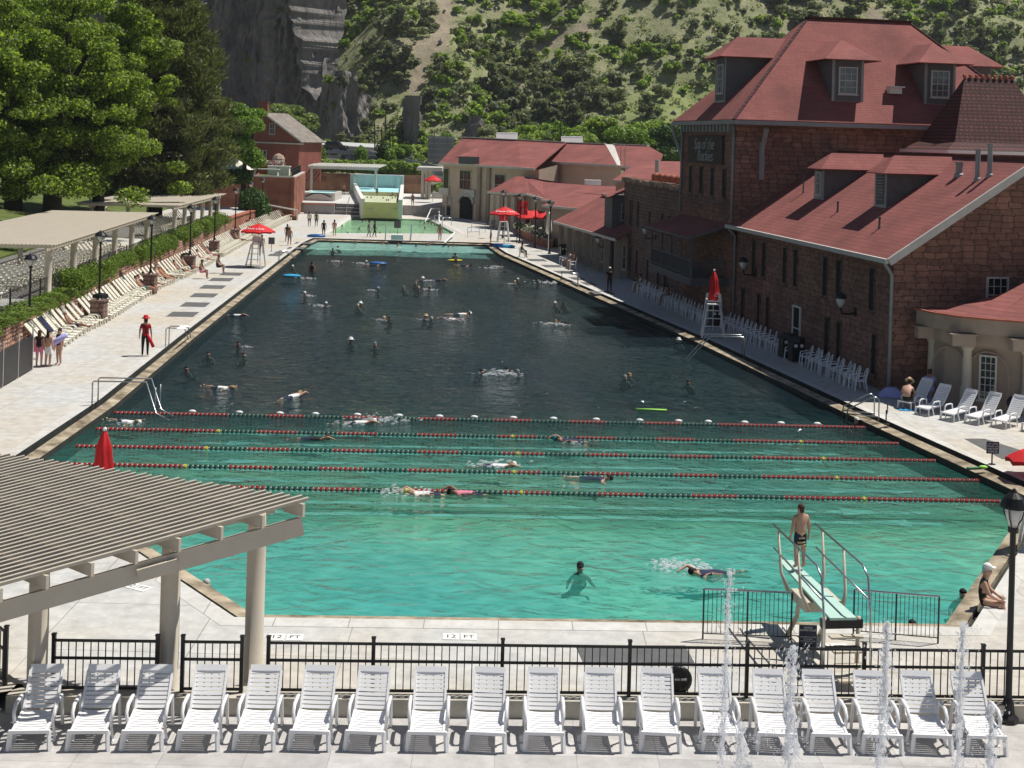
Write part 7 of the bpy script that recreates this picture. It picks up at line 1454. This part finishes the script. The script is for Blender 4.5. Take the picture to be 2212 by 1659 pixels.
# swimmers: crop coordinates -> picture
def c2(x,y): return (619.4+.32*x,486.6+.32*y)
S_=[ # pos, pose, rz, skin, top, hair, style, cap, label
(c2(310,172),'wade',2.8,'skin_tan','cloth_black','hair_dark','hair',None,'dark haired bather standing where the far turquoise strip begins'),
(c2(345,152),'wade',3.5,'skin_tan',None,'hair_dark','hair',None,'bather in the far turquoise strip just behind another dark haired one'),
(c2(310,240),'wade',3.1,'skin_light',None,'hair_dark','hair',None,'pale shouldered bather left of a pair in the far left of the pool'),
(c2(370,244),'wade',2.2,'skin_tan',None,'hair_dark','hair',None,'dark haired bather right of a pair in the far left of the pool'),
(c2(537,258),'wade',1.5,'skin_light',None,'hair_blond','hair',('cap','cloth_white'),'bather in a white cap beside the blue float'),
(c2(615,268),'back',1.5,'skin_light','cloth_navy','hair_dark','hair',None,'bather lying on the blue float in the far middle of the pool'),
(c2(40,288),'wade',.6,'skin_light',None,'hair_grey','hair',('cap','cloth_white'),'bather in a white cap near the left bank with a float'),
(c2(132,358),'wade',3.1,'skin_light','cloth_white','hair_dark','hair',None,'two toned bather in white by the left bank right of the blue raft'),
(c2(1222,272),'back',1.2,'skin_light','cloth_navy','hair_dark','hair',None,'bather floating on the back near the child on the yellow board'),
(c2(1360,288),'wade',2.5,'skin_mid',None,'hair_dark','hair',None,'dark haired bather in the far right, left of a splashing one'),
(c2(1448,280),'wade',-.4,'skin_tan',None,'hair_brown','hair',None,'bather with spread arms in the far right of the pool'),
(c2(918,372),'wade',2.9,'skin_light','cloth_black','hair_grey','hair',('hat','cloth_white'),'bather in a white sun hat left of a low floating swimmer in mid pool'),
(c2(1040,372),'swim',1.5,'skin_light','cloth_navy','hair_dark','hair',None,'low floating dark swimmer right of the white sun hat in mid pool'),
(c2(617,438),'wade',3.0,'skin_tan','cloth_black','hair_grey','hair',None,'grey haired bather alone, left of the row of four in mid pool'),
(c2(790,434),'wade',.2,'skin_light',None,'hair_grey','hair',('cap','cloth_grey'),'leftmost of four bathers close together in mid pool'),
(c2(870,404),'wade',3.3,'skin_light',None,'hair_blond','hair',None,'rear bather of the four close together in mid pool'),
(c2(890,438),'wade',.1,'skin_light',None,'hair_blond','hair',('cap','straw'),'bather in a straw cap among the four in mid pool'),
(c2(968,434),'wade',2.8,'skin_light',None,'hair_dark','hair',('cap','cloth_grey'),'rightmost of four bathers close together in mid pool'),
(c2(122,474),'wade',.3,'skin_light',None,'hair_grey','hair',('cap','cloth_white'),'bather in a white cap alone near the left third of the pool'),
(c2(265,544),'wade',2.1,'skin_mid',None,'hair_dark','hair',('cap','cloth_white'),'dark bather with a light cap left of the sun hat couple'),
(c2(497,548),'wade',2.9,'skin_light','cloth_black','hair_dark','hair',('hat','cloth_white'),'bather in a wide white hat behind a white ball of hair'),
(c2(480,556),'wade',.4,'skin_light','cloth_white','hair_grey','hair',None,'white haired bather in front of the wide white hat'),
(c2(658,638),'wade',.2,'skin_light',None,'hair_blond','hair',('cap','straw'),'left bather of the facing couple in the pool middle'),
(c2(692,640),'wade',3.4,'skin_mid',None,'hair_dark','hair',None,'right darker bather of the facing couple in the pool middle'),
(c2(938,634),'wade',2.6,'skin_light','cloth_black','hair_dark','hair',('hat','straw'),'bather in a straw hat next to a grey haired partner'),
(c2(978,642),'wade',.5,'skin_light','cloth_grey','hair_grey','hair',None,'grey haired bather beside the straw hat'),
(c2(1135,634),'back',.9,'skin_light','cloth_white','hair_dark','hair',None,'bather floating face up in white in the centre of the pool'),
(c2(1200,598),'back',1.9,'skin_light','cloth_white','hair_dark','hair',('hat','cloth_white'),'bather drifting under a white hat in the centre of the pool'),
(c2(1812,540),'wade',2.9,'skin_light',None,'hair_grey','hair',('cap','cloth_white'),'white capped left bather of the pair under the right bank'),
(c2(1868,542),'wade',3.2,'skin_mid',None,'hair_dark','hair',None,'dark haired right bather of the pair under the right bank'),
(c2(1540,394),'wade',.2,'skin_light','cloth_black','hair_dark','hair',('cap','straw'),'left of two close bathers near the right bank steps'),
(c2(1560,380),'wade',3.0,'skin_light',None,'hair_blond','hair',('cap','cloth_white'),'white capped bather right of another near the right bank steps'),
(c2(1697,390),'wade',2.8,'skin_light',None,'hair_grey','hair',('cap','cloth_grey'),'bather making a pale splash near the right bank'),
(c2(1838,386),'wade',-.4,'skin_tan','cloth_orange','hair_brown','hair',('cap','yellow_plastic'),'child in a yellow cap at the right bank ladder'),
(c2(1838,654),'wade',2.9,'skin_tan',None,'hair_dark','hair',None,'rear dark haired bather of three near the shaded right bank'),
(c2(1816,664),'wade',.3,'skin_light',None,'hair_blond','hair',None,'fair bather of three near the shaded right bank'),
(c2(1885,670),'wade',3.1,'skin_dark','cloth_black','hair_dark','hair',None,'darkest bather of three near the shaded right bank'),
(c2(432,796),'wade',2.9,'skin_light','cloth_grey','hair_dark','hair',('hat','cloth_white'),'bather in a white hat left of a pale shouldered one in the near middle'),
(c2(596,818),'wade',2.4,'skin_light',None,'hair_grey','hair',('cap','cloth_grey'),'pale shouldered bather right of the white hat in the near middle'),
(c2(1315,1002),'wade',2.9,'skin_light','cloth_white','hair_dark','hair',None,'dark haired bather left of the couple above the first lane rope'),
(c2(1485,985),'wade',.3,'skin_light',None,'hair_dark','hair',None,'left bather of the bare shouldered couple above the first lane rope'),
(c2(1558,1005),'wade',.1,'skin_light',None,'hair_grey','hair',('cap','cloth_grey'),'right bather of the bare shouldered couple, wearing a grey cap'),
(c2(62,1150),'swim',2.6,'skin_light','cloth_white','hair_blond','hair',None,'splashing swimmer left of middle above the first lane rope'),
(c2(535,1335),'swim',1.6,'skin_light','cloth_white','hair_grey','hair',('cap','cloth_white'),'swimmer doing a crawl just under the first lane rope'),
(c2(230,1445),'swim',1.57,'skin_tan','cloth_black','hair_brown','hair',None,'red brown haired swimmer in the lane between second and third rope, left'),
(c2(1870,1455),'swim',-1.5,'skin_tan','cloth_navy','hair_dark','hair',('cap','cloth_teal'),'swimmer in a teal cap in the lane below the second rope, right of centre'),
((515,748),'wade',2.9,'skin_tan',None,'hair_dark','hair',None,'rear bather of the two standing by the left bank near the lifeguard'),
((527,770),'wade',.3,'skin_light',None,'hair_brown','hair',None,'pink shouldered front bather of the two by the left bank'),
((450,768),'wade',2.7,'skin_light',None,'hair_dark','hair',None,'bather alone opposite the lifeguard handrail'),
((403,802),'wade',2.8,'skin_tan',None,'hair_dark','hair',None,'bather among the glints just under the left bank'),
((490,838),'back',1.2,'skin_light','cloth_white','hair_blond','hair',None,'bather floating on the back left, above the first lane rope'),
((285,912),'back',1.2,'skin_light','cloth_white','hair_blond','hair',('cap','cloth_white'),'swimmer resting under the left end of the first lane rope'),
((520,682),'swim',1.4,'skin_light','cloth_white','hair_dark','hair',None,'arm swinging swimmer by the left bank, left of the white cap'),
((1350,820),'wade',.1,'skin_light','cloth_white','hair_grey','hair',('cap','cloth_grey'),'bather in a grey cap with a white top in the right near water'),
((1360,815),'wade',2.8,'skin_light',None,'hair_blond','hair',None,'fair bather directly behind the grey cap on the right'),
((1487,830),'wade',2.9,'skin_tan',None,'hair_dark','hair',None,'bather with dark hair below the shaded steps on the right'),
((1466,742),'wade',.1,'skin_light','cloth_white','hair_grey','hair',('hat','cloth_white'),'bather in a white hat at the tip of the shaded right bank'),
((1850,917),'wade',1.9,'skin_light',None,'hair_blond','hair',('cap','cloth_white'),'bather in a white cap resting at the right end of the first rope'),
((1090,1008),'swim',1.5,'skin_light','cloth_white','hair_blond','hair',('cap','cloth_white'),'white capped swimmer in the lane above the fourth rope'),
((1300,1034),'back',1.5,'skin_light','cloth_navy','hair_dark','hair',None,'swimmer gliding flat in the lane above the fifth rope'),
((992,1066),'swim',-1.5,'skin_mid','cloth_pink','hair_dark','hair',None,'swimmer in a pink suit under the fifth lane rope'),
((900,1068),'swim',-1.4,'skin_light','cloth_white','hair_blond','hair',('cap','yellow_plastic'),'splashing swimmer in a yellow cap just left of the pink suit'),
((1253,1236),'wade',3.1,'skin_tan',None,'hair_dark','hair',('cap','cloth_black'),'black capped bather in the middle of the near turquoise water'),
((1515,1240),'swim',-1.3,'skin_light','cloth_navy','hair_dark','hair',None,'swimmer kicking up a white splash left of the diving board'),
((446,1268),'wade',2.9,'skin_light','cloth_teal','hair_grey','hair',None,'white haired bather at the pool edge between the two right pergola columns'),
((1970,1362),'wade',3.0,'skin_tan',None,'hair_dark','hair',('cap','cloth_black'),'bather close to the near edge behind the right railing'),
((2080,1290),'wade',1.3,'skin_light','cloth_orange','hair_dark','hair',None,'dark haired bather holding the right stone ledge'),
]
for (px,py),pose,rz,sk_,tp_,hr,st,cap,lb in S_:
    g=G(px,py,W); dz={'wade':-1.54,'swim':-.03,'back':-.04}[pose]+rnd.uniform(-.03,.05)*(pose=='wade'); pose='wade2' if pose=='wade' and rnd.random()<.35 else pose
    person(pose,(g.x,g.y,W+dz*.92 if 'wade' in pose else W+dz),rnd.uniform(-.45,.45) if 'wade' in pose else rz,lb,sk_,tp_,'cloth_navy',hr,st,cap=cap,s=.92)
# waist deep men
for (px,py),lb,d in((c2(170,312),'man standing chest deep in dark top near the left bank',-1.0),(c2(1140,246),'child standing on a yellow board in the far right of the pool',-.35)):
    g=G(px,py,W); person('stand',(g.x,g.y,W+d),2.9,lb,'skin_tan','cloth_black' if d<-.5 else 'cloth_white','cloth_navy',s=1 if d<-.5 else .62)
# splashes
def splash(label,px,py,n,sp,seed):
    g=G(px,py,W); r=random.Random(seed); t=thing('splash',label,'splash',(g.x,g.y,W)); mb=MB()
    for k in range(n): s=r.uniform(.015,.06); mb.ell((r.gauss(0,sp),r.gauss(0,sp*.5),abs(r.gauss(0,.07))),(s*1.6,s,s*.7),5,3)
    mb.build('spray',['spray'],t,smooth=True)
splash('white splash kicked up beside the swimmer left of the diving board',1480,1228,150,.42,1); splash('splash at the feet of the yellow capped swimmer',872,1066,90,.4,2); splash('long foaming trail behind the swimmer under the first rope',826,908,80,.7,3); splash('pale splash by the bather near the right bank',1205,612,120,.9,4); splash('small splash by the white capped swimmer above the fourth rope',1065,1005,60,.5,5)
sp0=None; r=random.Random(31)
for k,((px,py),pose,*_) in enumerate(S_[:52]):
    if r.random()<.45: continue
    g=G(px,py,W); loc=(g.x+r.uniform(-.5,.5),g.y-.15,W)
    if sp0 is None:
        sp0=thing('splash','small white splash of disturbed water beside a bather in the middle of the pool','splash',loc,0,'small splashes beside bathers'); mb=MB()
        for q in range(26): s_=r.uniform(.02,.055); mb.ell((r.gauss(0,.32),r.gauss(0,.16),abs(r.gauss(0,.03))),(s_*2.2,s_,s_*.6),5,3)
        mb.build('spray',['spray'],sp0,smooth=True)
    else: dup(sp0,loc,r.uniform(-.5,.5),None,None,r.uniform(.6,1.2))
# pool toys
def toy(name,label,cat,px,py,dims,mt,rz=0,z=W+.06):
    g=G(px,py,W); t=thing(name,label,cat,(g.x,g.y,z),rz); mb=MB(); mb.ell((0,0,0),dims,12,7); mb.build('float',[mt],t,smooth=True); return t
t=thing('pool_noodle','lime green foam noodle floating above the first lane rope','pool noodle',G(1407,888,W)+V(0,0,.05)); mb=MB(); mb.tube([(-.62,0,0),(0,.03,.0),(.62,0,0)],.045,8); mb.build('foam',['lime_foam'],t,smooth=True)
toy('float_ring','blue float under the lying bather in mid pool','float',*c2(618,262),(.75,.5,.16),'blue_plastic'); toy('raft','light blue raft by the left bank','raft',*c2(35,347),(.75,.45,.14),'blue_towel'); toy('board','yellow board under the child in the far right of the pool','board',*c2(1135,240),(.7,.35,.07),'yellow_plastic',.2)
# lane ropes
for i,((a,b),nm) in enumerate(zip(RP,['farthest lane rope, with white floats on top','second lane rope from the far side','middle lane rope','fourth lane rope from the far side','nearest lane rope'])):
    t=thing('lane_rope',nm+', red and green discs across the pool','lane rope',(a.x,a.y,W)); d=b-a; n=int(d.length/.16); mbs=[MB(),MB(),MB()]
    for k in range(n):
        f=(k+.5)/n; p=a+d*f+u*.02; seg=int(f*n/9); endz=f<.14 or f>.80
        kind=0 if (endz or seg%2==0) else 1
        if k%11==5 and i>0 and seg%7==3 : kind=2 if k%22==5 else kind
        mb=mbs[kind]; mb.T=Matrix.Translation(p)@Matrix.Rotation(R(90),4,'Y'); mb.lathe([(.035,-.045),(.075,-.04),(.075,.03),(.035,.035)],(0,0,0),7); 
        mbs[2 if kind==2 else 0 if endz else kind].T=mbs[kind].T
    for mb,nm2,mt in zip(mbs,('red_discs','green_discs','yellow_discs'),('rope_red','rope_green','yellow_plastic')):
        if mt not in M: mat(mt,(.33,.022,.02) if 'red' in mt else (.01,.075,.055),.4,.1,5.)
        if mb.v: mb.build(nm2,[mt],t,world=True)
    mb=MB(); mb.tube([a,b],.02,5); 
    for k in range(n//1): 
        p=a+d*((k+1.)/n)+u*.03; mb.ell(p,(.026,.055,.055),5,3)
    mb.build('cable',['pale_trim'],t,world=True)
    if i==0:
        for px in (410,510,597,673,763,853,940,1015,1100,1187,1280,1375,1460,1525,1605,1685,1765):
            f=(px-245)/1625; p=a+d*f+u*.1+V(0,.15,0); mb=MB(); mb.ell(p,(.15,.09,.07),9,6); mb.build('float',['white_paint'],t,smooth=True,world=True)
# far pools
FP_=[((700,473),'stand'),((684,488),'walk')]
far=[((900-232,489),'stand',math.pi,'skin_light','cloth_white','cloth_black','woman in white top and dark bottoms walking on the far left deck',None),((683,490),'stand',math.pi,'skin_light','cloth_green','cloth_black','person in green top beside the blue post on the far left deck',None),((699,511),'stand',math.pi,'skin_light','cloth_black','cloth_black','woman in a black swimsuit walking by the therapy pool corner',None),((722,510),'stand',math.pi-.2,'skin_light',None,'straw','tall pale person in tan shorts at the therapy pool edge',None),((625,530),'walk',math.pi,'skin_tan','skin_tan','cloth_grey','person in a straw hat walking away on the left deck',('hat','straw')),((620,522),'walk',math.pi,'skin_tan','cloth_black','cloth_black','person in black just behind the straw hat walker',None),((809,512),'walk',1.4,'skin_dark','cloth_black','cloth_black','person in black walking along the walkway between the pools',None),((797,512),'walk',1.4,'skin_mid','cloth_grey','cloth_grey','person beside the one in black on the walkway',None),((950,520),'stand',2.9,'skin_tan',None,'cloth_pink','man in red trunks standing on the right of the pool walkway',None),((1060,524),'stand',-1.2,'skin_tan','cloth_grey','cloth_navy','child by the steel railings on the right bank',None),((565,548),'stand',math.pi,'skin_light','cloth_white','cloth_navy','person in a white shirt standing under the left red umbrella',('hat','cloth_white')),((814,424),'stand',.2,'skin_tan','cloth_navy','cloth_navy','child standing in the upper basin before the waterfall wall',None),((891,445),'walk',0,'skin_tan',None,'cloth_navy','man in dark trunks walking down the path right of the waterfall',None),((742,422),'stand',0,'skin_tan',None,'cloth_black','man standing under the far pergola',None),((1316,630),'stand',math.pi,'skin_mid','cloth_black','cloth_black','person in a white cap and black clothes standing in the building shade',('cap','cloth_white'))]
for (px,py),pose,rz,sk_,tp_,bt_,lb,cap in far:
    z0=0 if py>448 else (1.9 if 800<px<830 else PZ)
    g=G(px,py,z0); person(pose,g,rz,lb,sk_,tp_,bt_,'hair_dark','hair',cap=cap,shin='cloth_black' if 'black clothes' in lb or 'in black walking' in lb else None,sleeve='cloth_black' if 'black clothes' in lb else None,s=.95 if 'child' not in lb else .72)
# bathers in the far pools
def c5(x,y): return (725.5+.12*x,354+.12*y)
n_=0
FB_=[(210,1275,'dark haired bather at the left of the therapy pool near edge'),(418,1190,'bather alone in the left middle of the therapy pool'),(795,1270,'bather right of the person in black by the therapy pool walkway'),(980,1290,'bather left of the green sign post in the therapy pool'),(1520,1060,'first bather along the therapy pool far right edge'),(1600,1170,'bather in white at the right of the therapy pool'),(1670,1080,'second bather along the therapy pool right edge'),(1720,1095,'third bather along the therapy pool right edge'),(1780,1120,'fourth bather along the therapy pool right edge'),(1830,1140,'fifth bather along the therapy pool right edge'),(2050,1290,'bather near the right corner of the therapy pool'),(320,1010,'pale bather resting on the therapy pool far left shelf'),(480,1060,'tanned bather resting on the far left shelf'),(545,1040,'bather right of two others on the far left shelf'),(60,1080,'bather on the left ledge of the therapy pool'),(110,1140,'bather leaning on the left ledge of the therapy pool')]
for k,(x,y,lb) in enumerate(FB_):
    g=G(*c5(x,y),W); person('wade',(g.x,g.y,W-1.48),rnd.uniform(-.6,.6),lb,['skin_light','skin_tan','skin_mid'][k%3],[None,'cloth_navy','cloth_white'][k%3],'cloth_navy',['hair_dark','hair_brown','hair_blond'][k%3],'hair')
FC_=[(400,1385,'bather left in the turquoise strip under the walkway'),(905,1385,'bather leaning on the walkway edge beside the left ramp'),(940,1430,'dark bather in the turquoise strip left of the ramp'),(1180,1385,'bather behind the white ramp board'),(1110,1470,'fair bather with spread arms in the turquoise strip'),(1445,1475,'bather alone in the middle of the turquoise strip'),(1660,1420,'left dark bather of two at the walkway edge'),(1710,1420,'right dark bather of two at the walkway edge'),(2030,1480,'bather beneath the right end of the walkway'),(2140,1445,'bather in the right corner of the turquoise strip'),(2140,1640,'bather just outside the turquoise strip on the right'),(0,1360,'small bather by the left end of the walkway')]
for k,(x,y,lb) in enumerate(FC_):
    g=G(*c5(x,y+20),W); g.y=min(g.y,128.1); person('wade',(g.x,g.y,W-1.48),rnd.uniform(-.6,.6),lb,['skin_tan','skin_light','skin_mid'][k%3],['cloth_navy',None,'cloth_black'][k%3],'cloth_navy',['hair_dark','hair_brown','hair_dark'][k%3],'hair')
for k,(x,y,z0,lb) in enumerate([(500,600,1.75,'first bather in the green kids basin from the left'),(565,590,1.75,'second bather in the green kids basin from the left'),(635,590,1.75,'third bather in the green kids basin from the left'),(850,600,1.75,'bather right of the standing child in the green basin'),(915,640,1.75,'bather at the front of the green basin'),(950,640,1.75,'fair bather at the front right of the green basin'),(1015,600,1.75,'bather in the right of the green basin'),(1070,590,1.75,'tanned bather in the right of the green basin'),(1110,630,1.75,'rightmost bather in the green basin'),(1020,510,2.15,'bather in the upper blue basin')]):
    g=G(*c5(x,y+25),z0); person('wade',(g.x,g.y,z0-1.38),rnd.uniform(0,6),lb,['skin_tan','skin_light'][k%2],['cloth_navy',None,'cloth_pink'][k%3],'cloth_navy','hair_dark','hair',s=.9)
# seated people
g=G(2133,1308); person('sit',(g.x,g.y+.05,-.42),1.2,'woman in a black swimsuit and white cap seated on the right pool corner','skin_light','cloth_black','cloth_black','hair_grey','hair',cap=('cap','cloth_white'),thigh=None)
g=G(1128,556); person('sit',(g.x,g.y,.0),1.4,'person sitting on a chair on the sunny right deck','skin_dark','cloth_grey','cloth_grey'); dup(gc,(g.x,g.y+.05,0),1.4,'garden chair on the sunny right deck with a person on it','white armchairs along the bathhouse wall')
bs_=G(1952,884); person('bend',(bs_.x+.15,bs_.y+.1,-.05),R(150),'woman in a striped sun hat bending forward on a lounger by the gable','skin_light',None,'cloth_black','hair_brown','hair',cap=('hat','straw'),thigh='cloth_black')
def towel(label,px,py,w_,d_,h_,mt,seed,rz=0):
    g=G(px,py); t=thing('towel',label,'towel',(g.x,g.y,0),rz); mb=MB(); n=12; r=random.Random(seed); vs=[]
    for j in range(n+1):
        for i in range(n+1):
            a=i/n-.5;b=j/n-.5; e=max(abs(a),abs(b))*2; z=h_*(1-e**3)+.06*noise.noise((a*6,b*6,seed)); vs.append((a*w_,b*d_,max(.02,z)))
    mb.add(vs,[(j*(n+1)+i,j*(n+1)+i+1,(j+1)*(n+1)+i+1,(j+1)*(n+1)+i) for j in range(n) for i in range(n)]); mb.build('cloth',[mt],t,smooth=True)
towel('white towel draped high over a chair behind the woman in the sun hat',2003,862,.8,.6,.95,'lilac_towel',1); towel('crumpled white towel on the ground side left of the woman in the sun hat',1925,858,1.0,.5,.42,'lilac_towel',2); towel('bright blue towel hung on a lounger backrest by the porch',2036,868,.45,.25,1.05,'blue_towel',3,.6); towel('light blue mat on the deck under the first porch lounger',1965,886,.9,.4,.05,'blue_towel',4)
g=G(2012,872); person('sit',(g.x,g.y+.3,.05),R(160),'person wrapped in a white towel on a lounger beside the porch column','skin_tan','lilac_towel','lilac_towel','hair_brown','hair',sleeve='lilac_towel')
g=G(2185,905); t=thing('backpack','small dark blue backpack on the porch lounger','backpack',(g.x+.1,g.y+.3,.38)); mb=MB(); mb.ell((0,0,.22),(.2,.14,.24),10,7); mb.build('bag',['navy_fabric'],t,smooth=True); mb=MB(); mb.tube([(-.08,-.13,.35),(-.1,-.17,.2),(-.08,-.13,.08)],.02,4); mb.build('strap',['navy_fabric'],t)
g=G(2105,1014); t=thing('swim_gear','green mask and fins lying on the right pool edge','swim gear',g); mb=MB(); mb.box((0,0,.04),(.5,.16,.06),rz=.3); mb.build('fins',['cloth_green'],t); mb=MB(); mb.ell((.3,.05,.07),(.16,.09,.06),8,5); mb.build('mask',['lime_foam'],t,smooth=True)
t=thing('towel_bundle','blue towel bundle on the far left deck by the walkway','towel',G(683,512)); mb=MB(); mb.ell((0,0,.12),(1.0,.5,.2),9,5); mb.build('cloth',['blue_plastic'],t,smooth=True)
t=thing('towel_bundle','blue bags beside the right bank lifeguard stand','bag',G(1076,535)); mb=MB(); mb.box((0,0,.2),(.9,.5,.4)); mb.build('bag',['blue_plastic'],t); 
t=thing('towel_bundle','light blue towels near the right bank lifeguard stand','towel',G(1096,535)); mb=MB(); mb.ell((0,0,.12),(.8,.4,.2),9,5); mb.build('cloth',['blue_towel'],t,smooth=True)
# sunbathers on the cream loungers
LP=[(5,'skin_mid',None,'cloth_navy','man with dark trunks reading on a cream lounger near the girls'),(24,'skin_tan',None,'cloth_teal','sunbather with teal trunks by the third lamp post'),(25,'skin_light','cloth_white','cloth_white','sunbather in white beside the third lamp post'),(27,'skin_tan','cloth_teal','cloth_teal','sunbather lying behind the third lamp post'),(31,'skin_light',None,'cloth_black','pale sunbather between the third and fourth lamp posts'),(32,'skin_mid','cloth_orange','cloth_orange','sunbather in orange between the third and fourth lamp posts'),(36,'skin_light','cloth_black','cloth_black','sunbather in black by the fourth lamp post'),(39,'skin_tan',None,'cloth_navy','sunbather past the fourth lamp post'),(46,'skin_light','cloth_white','cloth_white','sunbather in white behind the umbrella lifeguard stand'),(50,'skin_tan',None,'cloth_pink','sunbather in pink trunks in the distant run of loungers'),(66,'skin_tan','cloth_black','cloth_navy','sunbather on the farthest loungers near the red block'),(74,'skin_light','cloth_pink','cloth_pink','last sunbather at the far end of the cream loungers')]
for k,sk_,tp_,bt_,lb in LP:
    if k<len(LOUNG): l,rz=LOUNG[k]; person('lounge',l+V(.1,0,-.02),rz,lb,sk_,tp_,bt_,['hair_dark','hair_brown','hair_grey'][k%3],'hair')
for px,py,lb,a,b in((472,590,'woman in dark swimsuit standing bent by the loungers near the stand','cloth_black','cloth_black'),(436,602,'person sitting up between cream loungers, dark clothes','cloth_black','cloth_pink')):
    person('sit',G(px,py),1.5,lb,'skin_tan',a,b)
for y,lb in((75,'navy towel'),): pass
l,rz=LOUNG[3]; t=thing('towel','navy blue towel over the backrest of a near cream lounger','towel',l,rz); mb=MB(); mb.slab([(-.3,.82,.4),(.3,.82,.4),(.3,1.42,1.13),(-.3,1.42,1.13)],.03); mb.build('cloth',['navy_fabric'],t)
# seated shadows: people on garden chairs in the shade
for y,x,a,b,lb in((36.0,-1.15,'cloth_white','cloth_navy','person in white seated at the far end of the long chair run'),(29.3,-1.15,'cloth_navy','cloth_white','person in blue and white seated among the chairs under the balcony'),(53.6,-2.5,'cloth_white','cloth_navy','person in white seated outside the arcade'),(52.2,-2.5,'cloth_navy','cloth_navy','person in navy seated outside the arcade')):
    person('sit',L2W(x,y,0),RZ-R(90),lb,'skin_tan',a,b)
# walkway ramps
for px,lb in((813,'left white ramp board on the pool walkway'),(886,'right white ramp board on the pool walkway')):
    pass
t=thing('pool_lift','white pool lift frame on the walkway between the pools','pool lift',G(856,520)); mb=MB(); mb.tube([(-1.1,0,0),(-1.05,0,1.6)],.07,6); mb.build('post',['white_paint'],t); mb=MB(); mb.tube([(1.4,0,0),(1.5,0,1.7)],.09,6); mb.build('post',['white_paint'],t); mb=MB(); mb.box((.1,0,.35),(1.2,.6,.5)); mb.build('base',['white_paint'],t)
t=thing('pool_slide','small white sloping rail at the right end of the walkway','handrail',G(975,522)); mb=MB(); mb.tube([G(960,527)+u*.1,G(982,513)+u*.5],.1,6); mb.build('rail',['white_paint'],t,world=True)

mz=bpy.data.materials.new('haze'); mz.use_nodes=True; nt_=mz.node_tree; nt_.nodes.remove(nt_.nodes['Principled BSDF']); pv=nt_.nodes.new('ShaderNodeVolumePrincipled'); pv.inputs['Density'].default_value=.00012; pv.inputs['Color'].default_value=(.86,.92,1,1); pv.inputs['Anisotropy'].default_value=.1; nt_.links.new(pv.outputs[0],nt_.nodes['Material Output'].inputs['Volume']); M['haze']=mz
mb=MB(); mb.box((0,1200,143),(6200,5600,300)); hzo=mb.build('haze',['haze']); hzo['kind']='stuff'
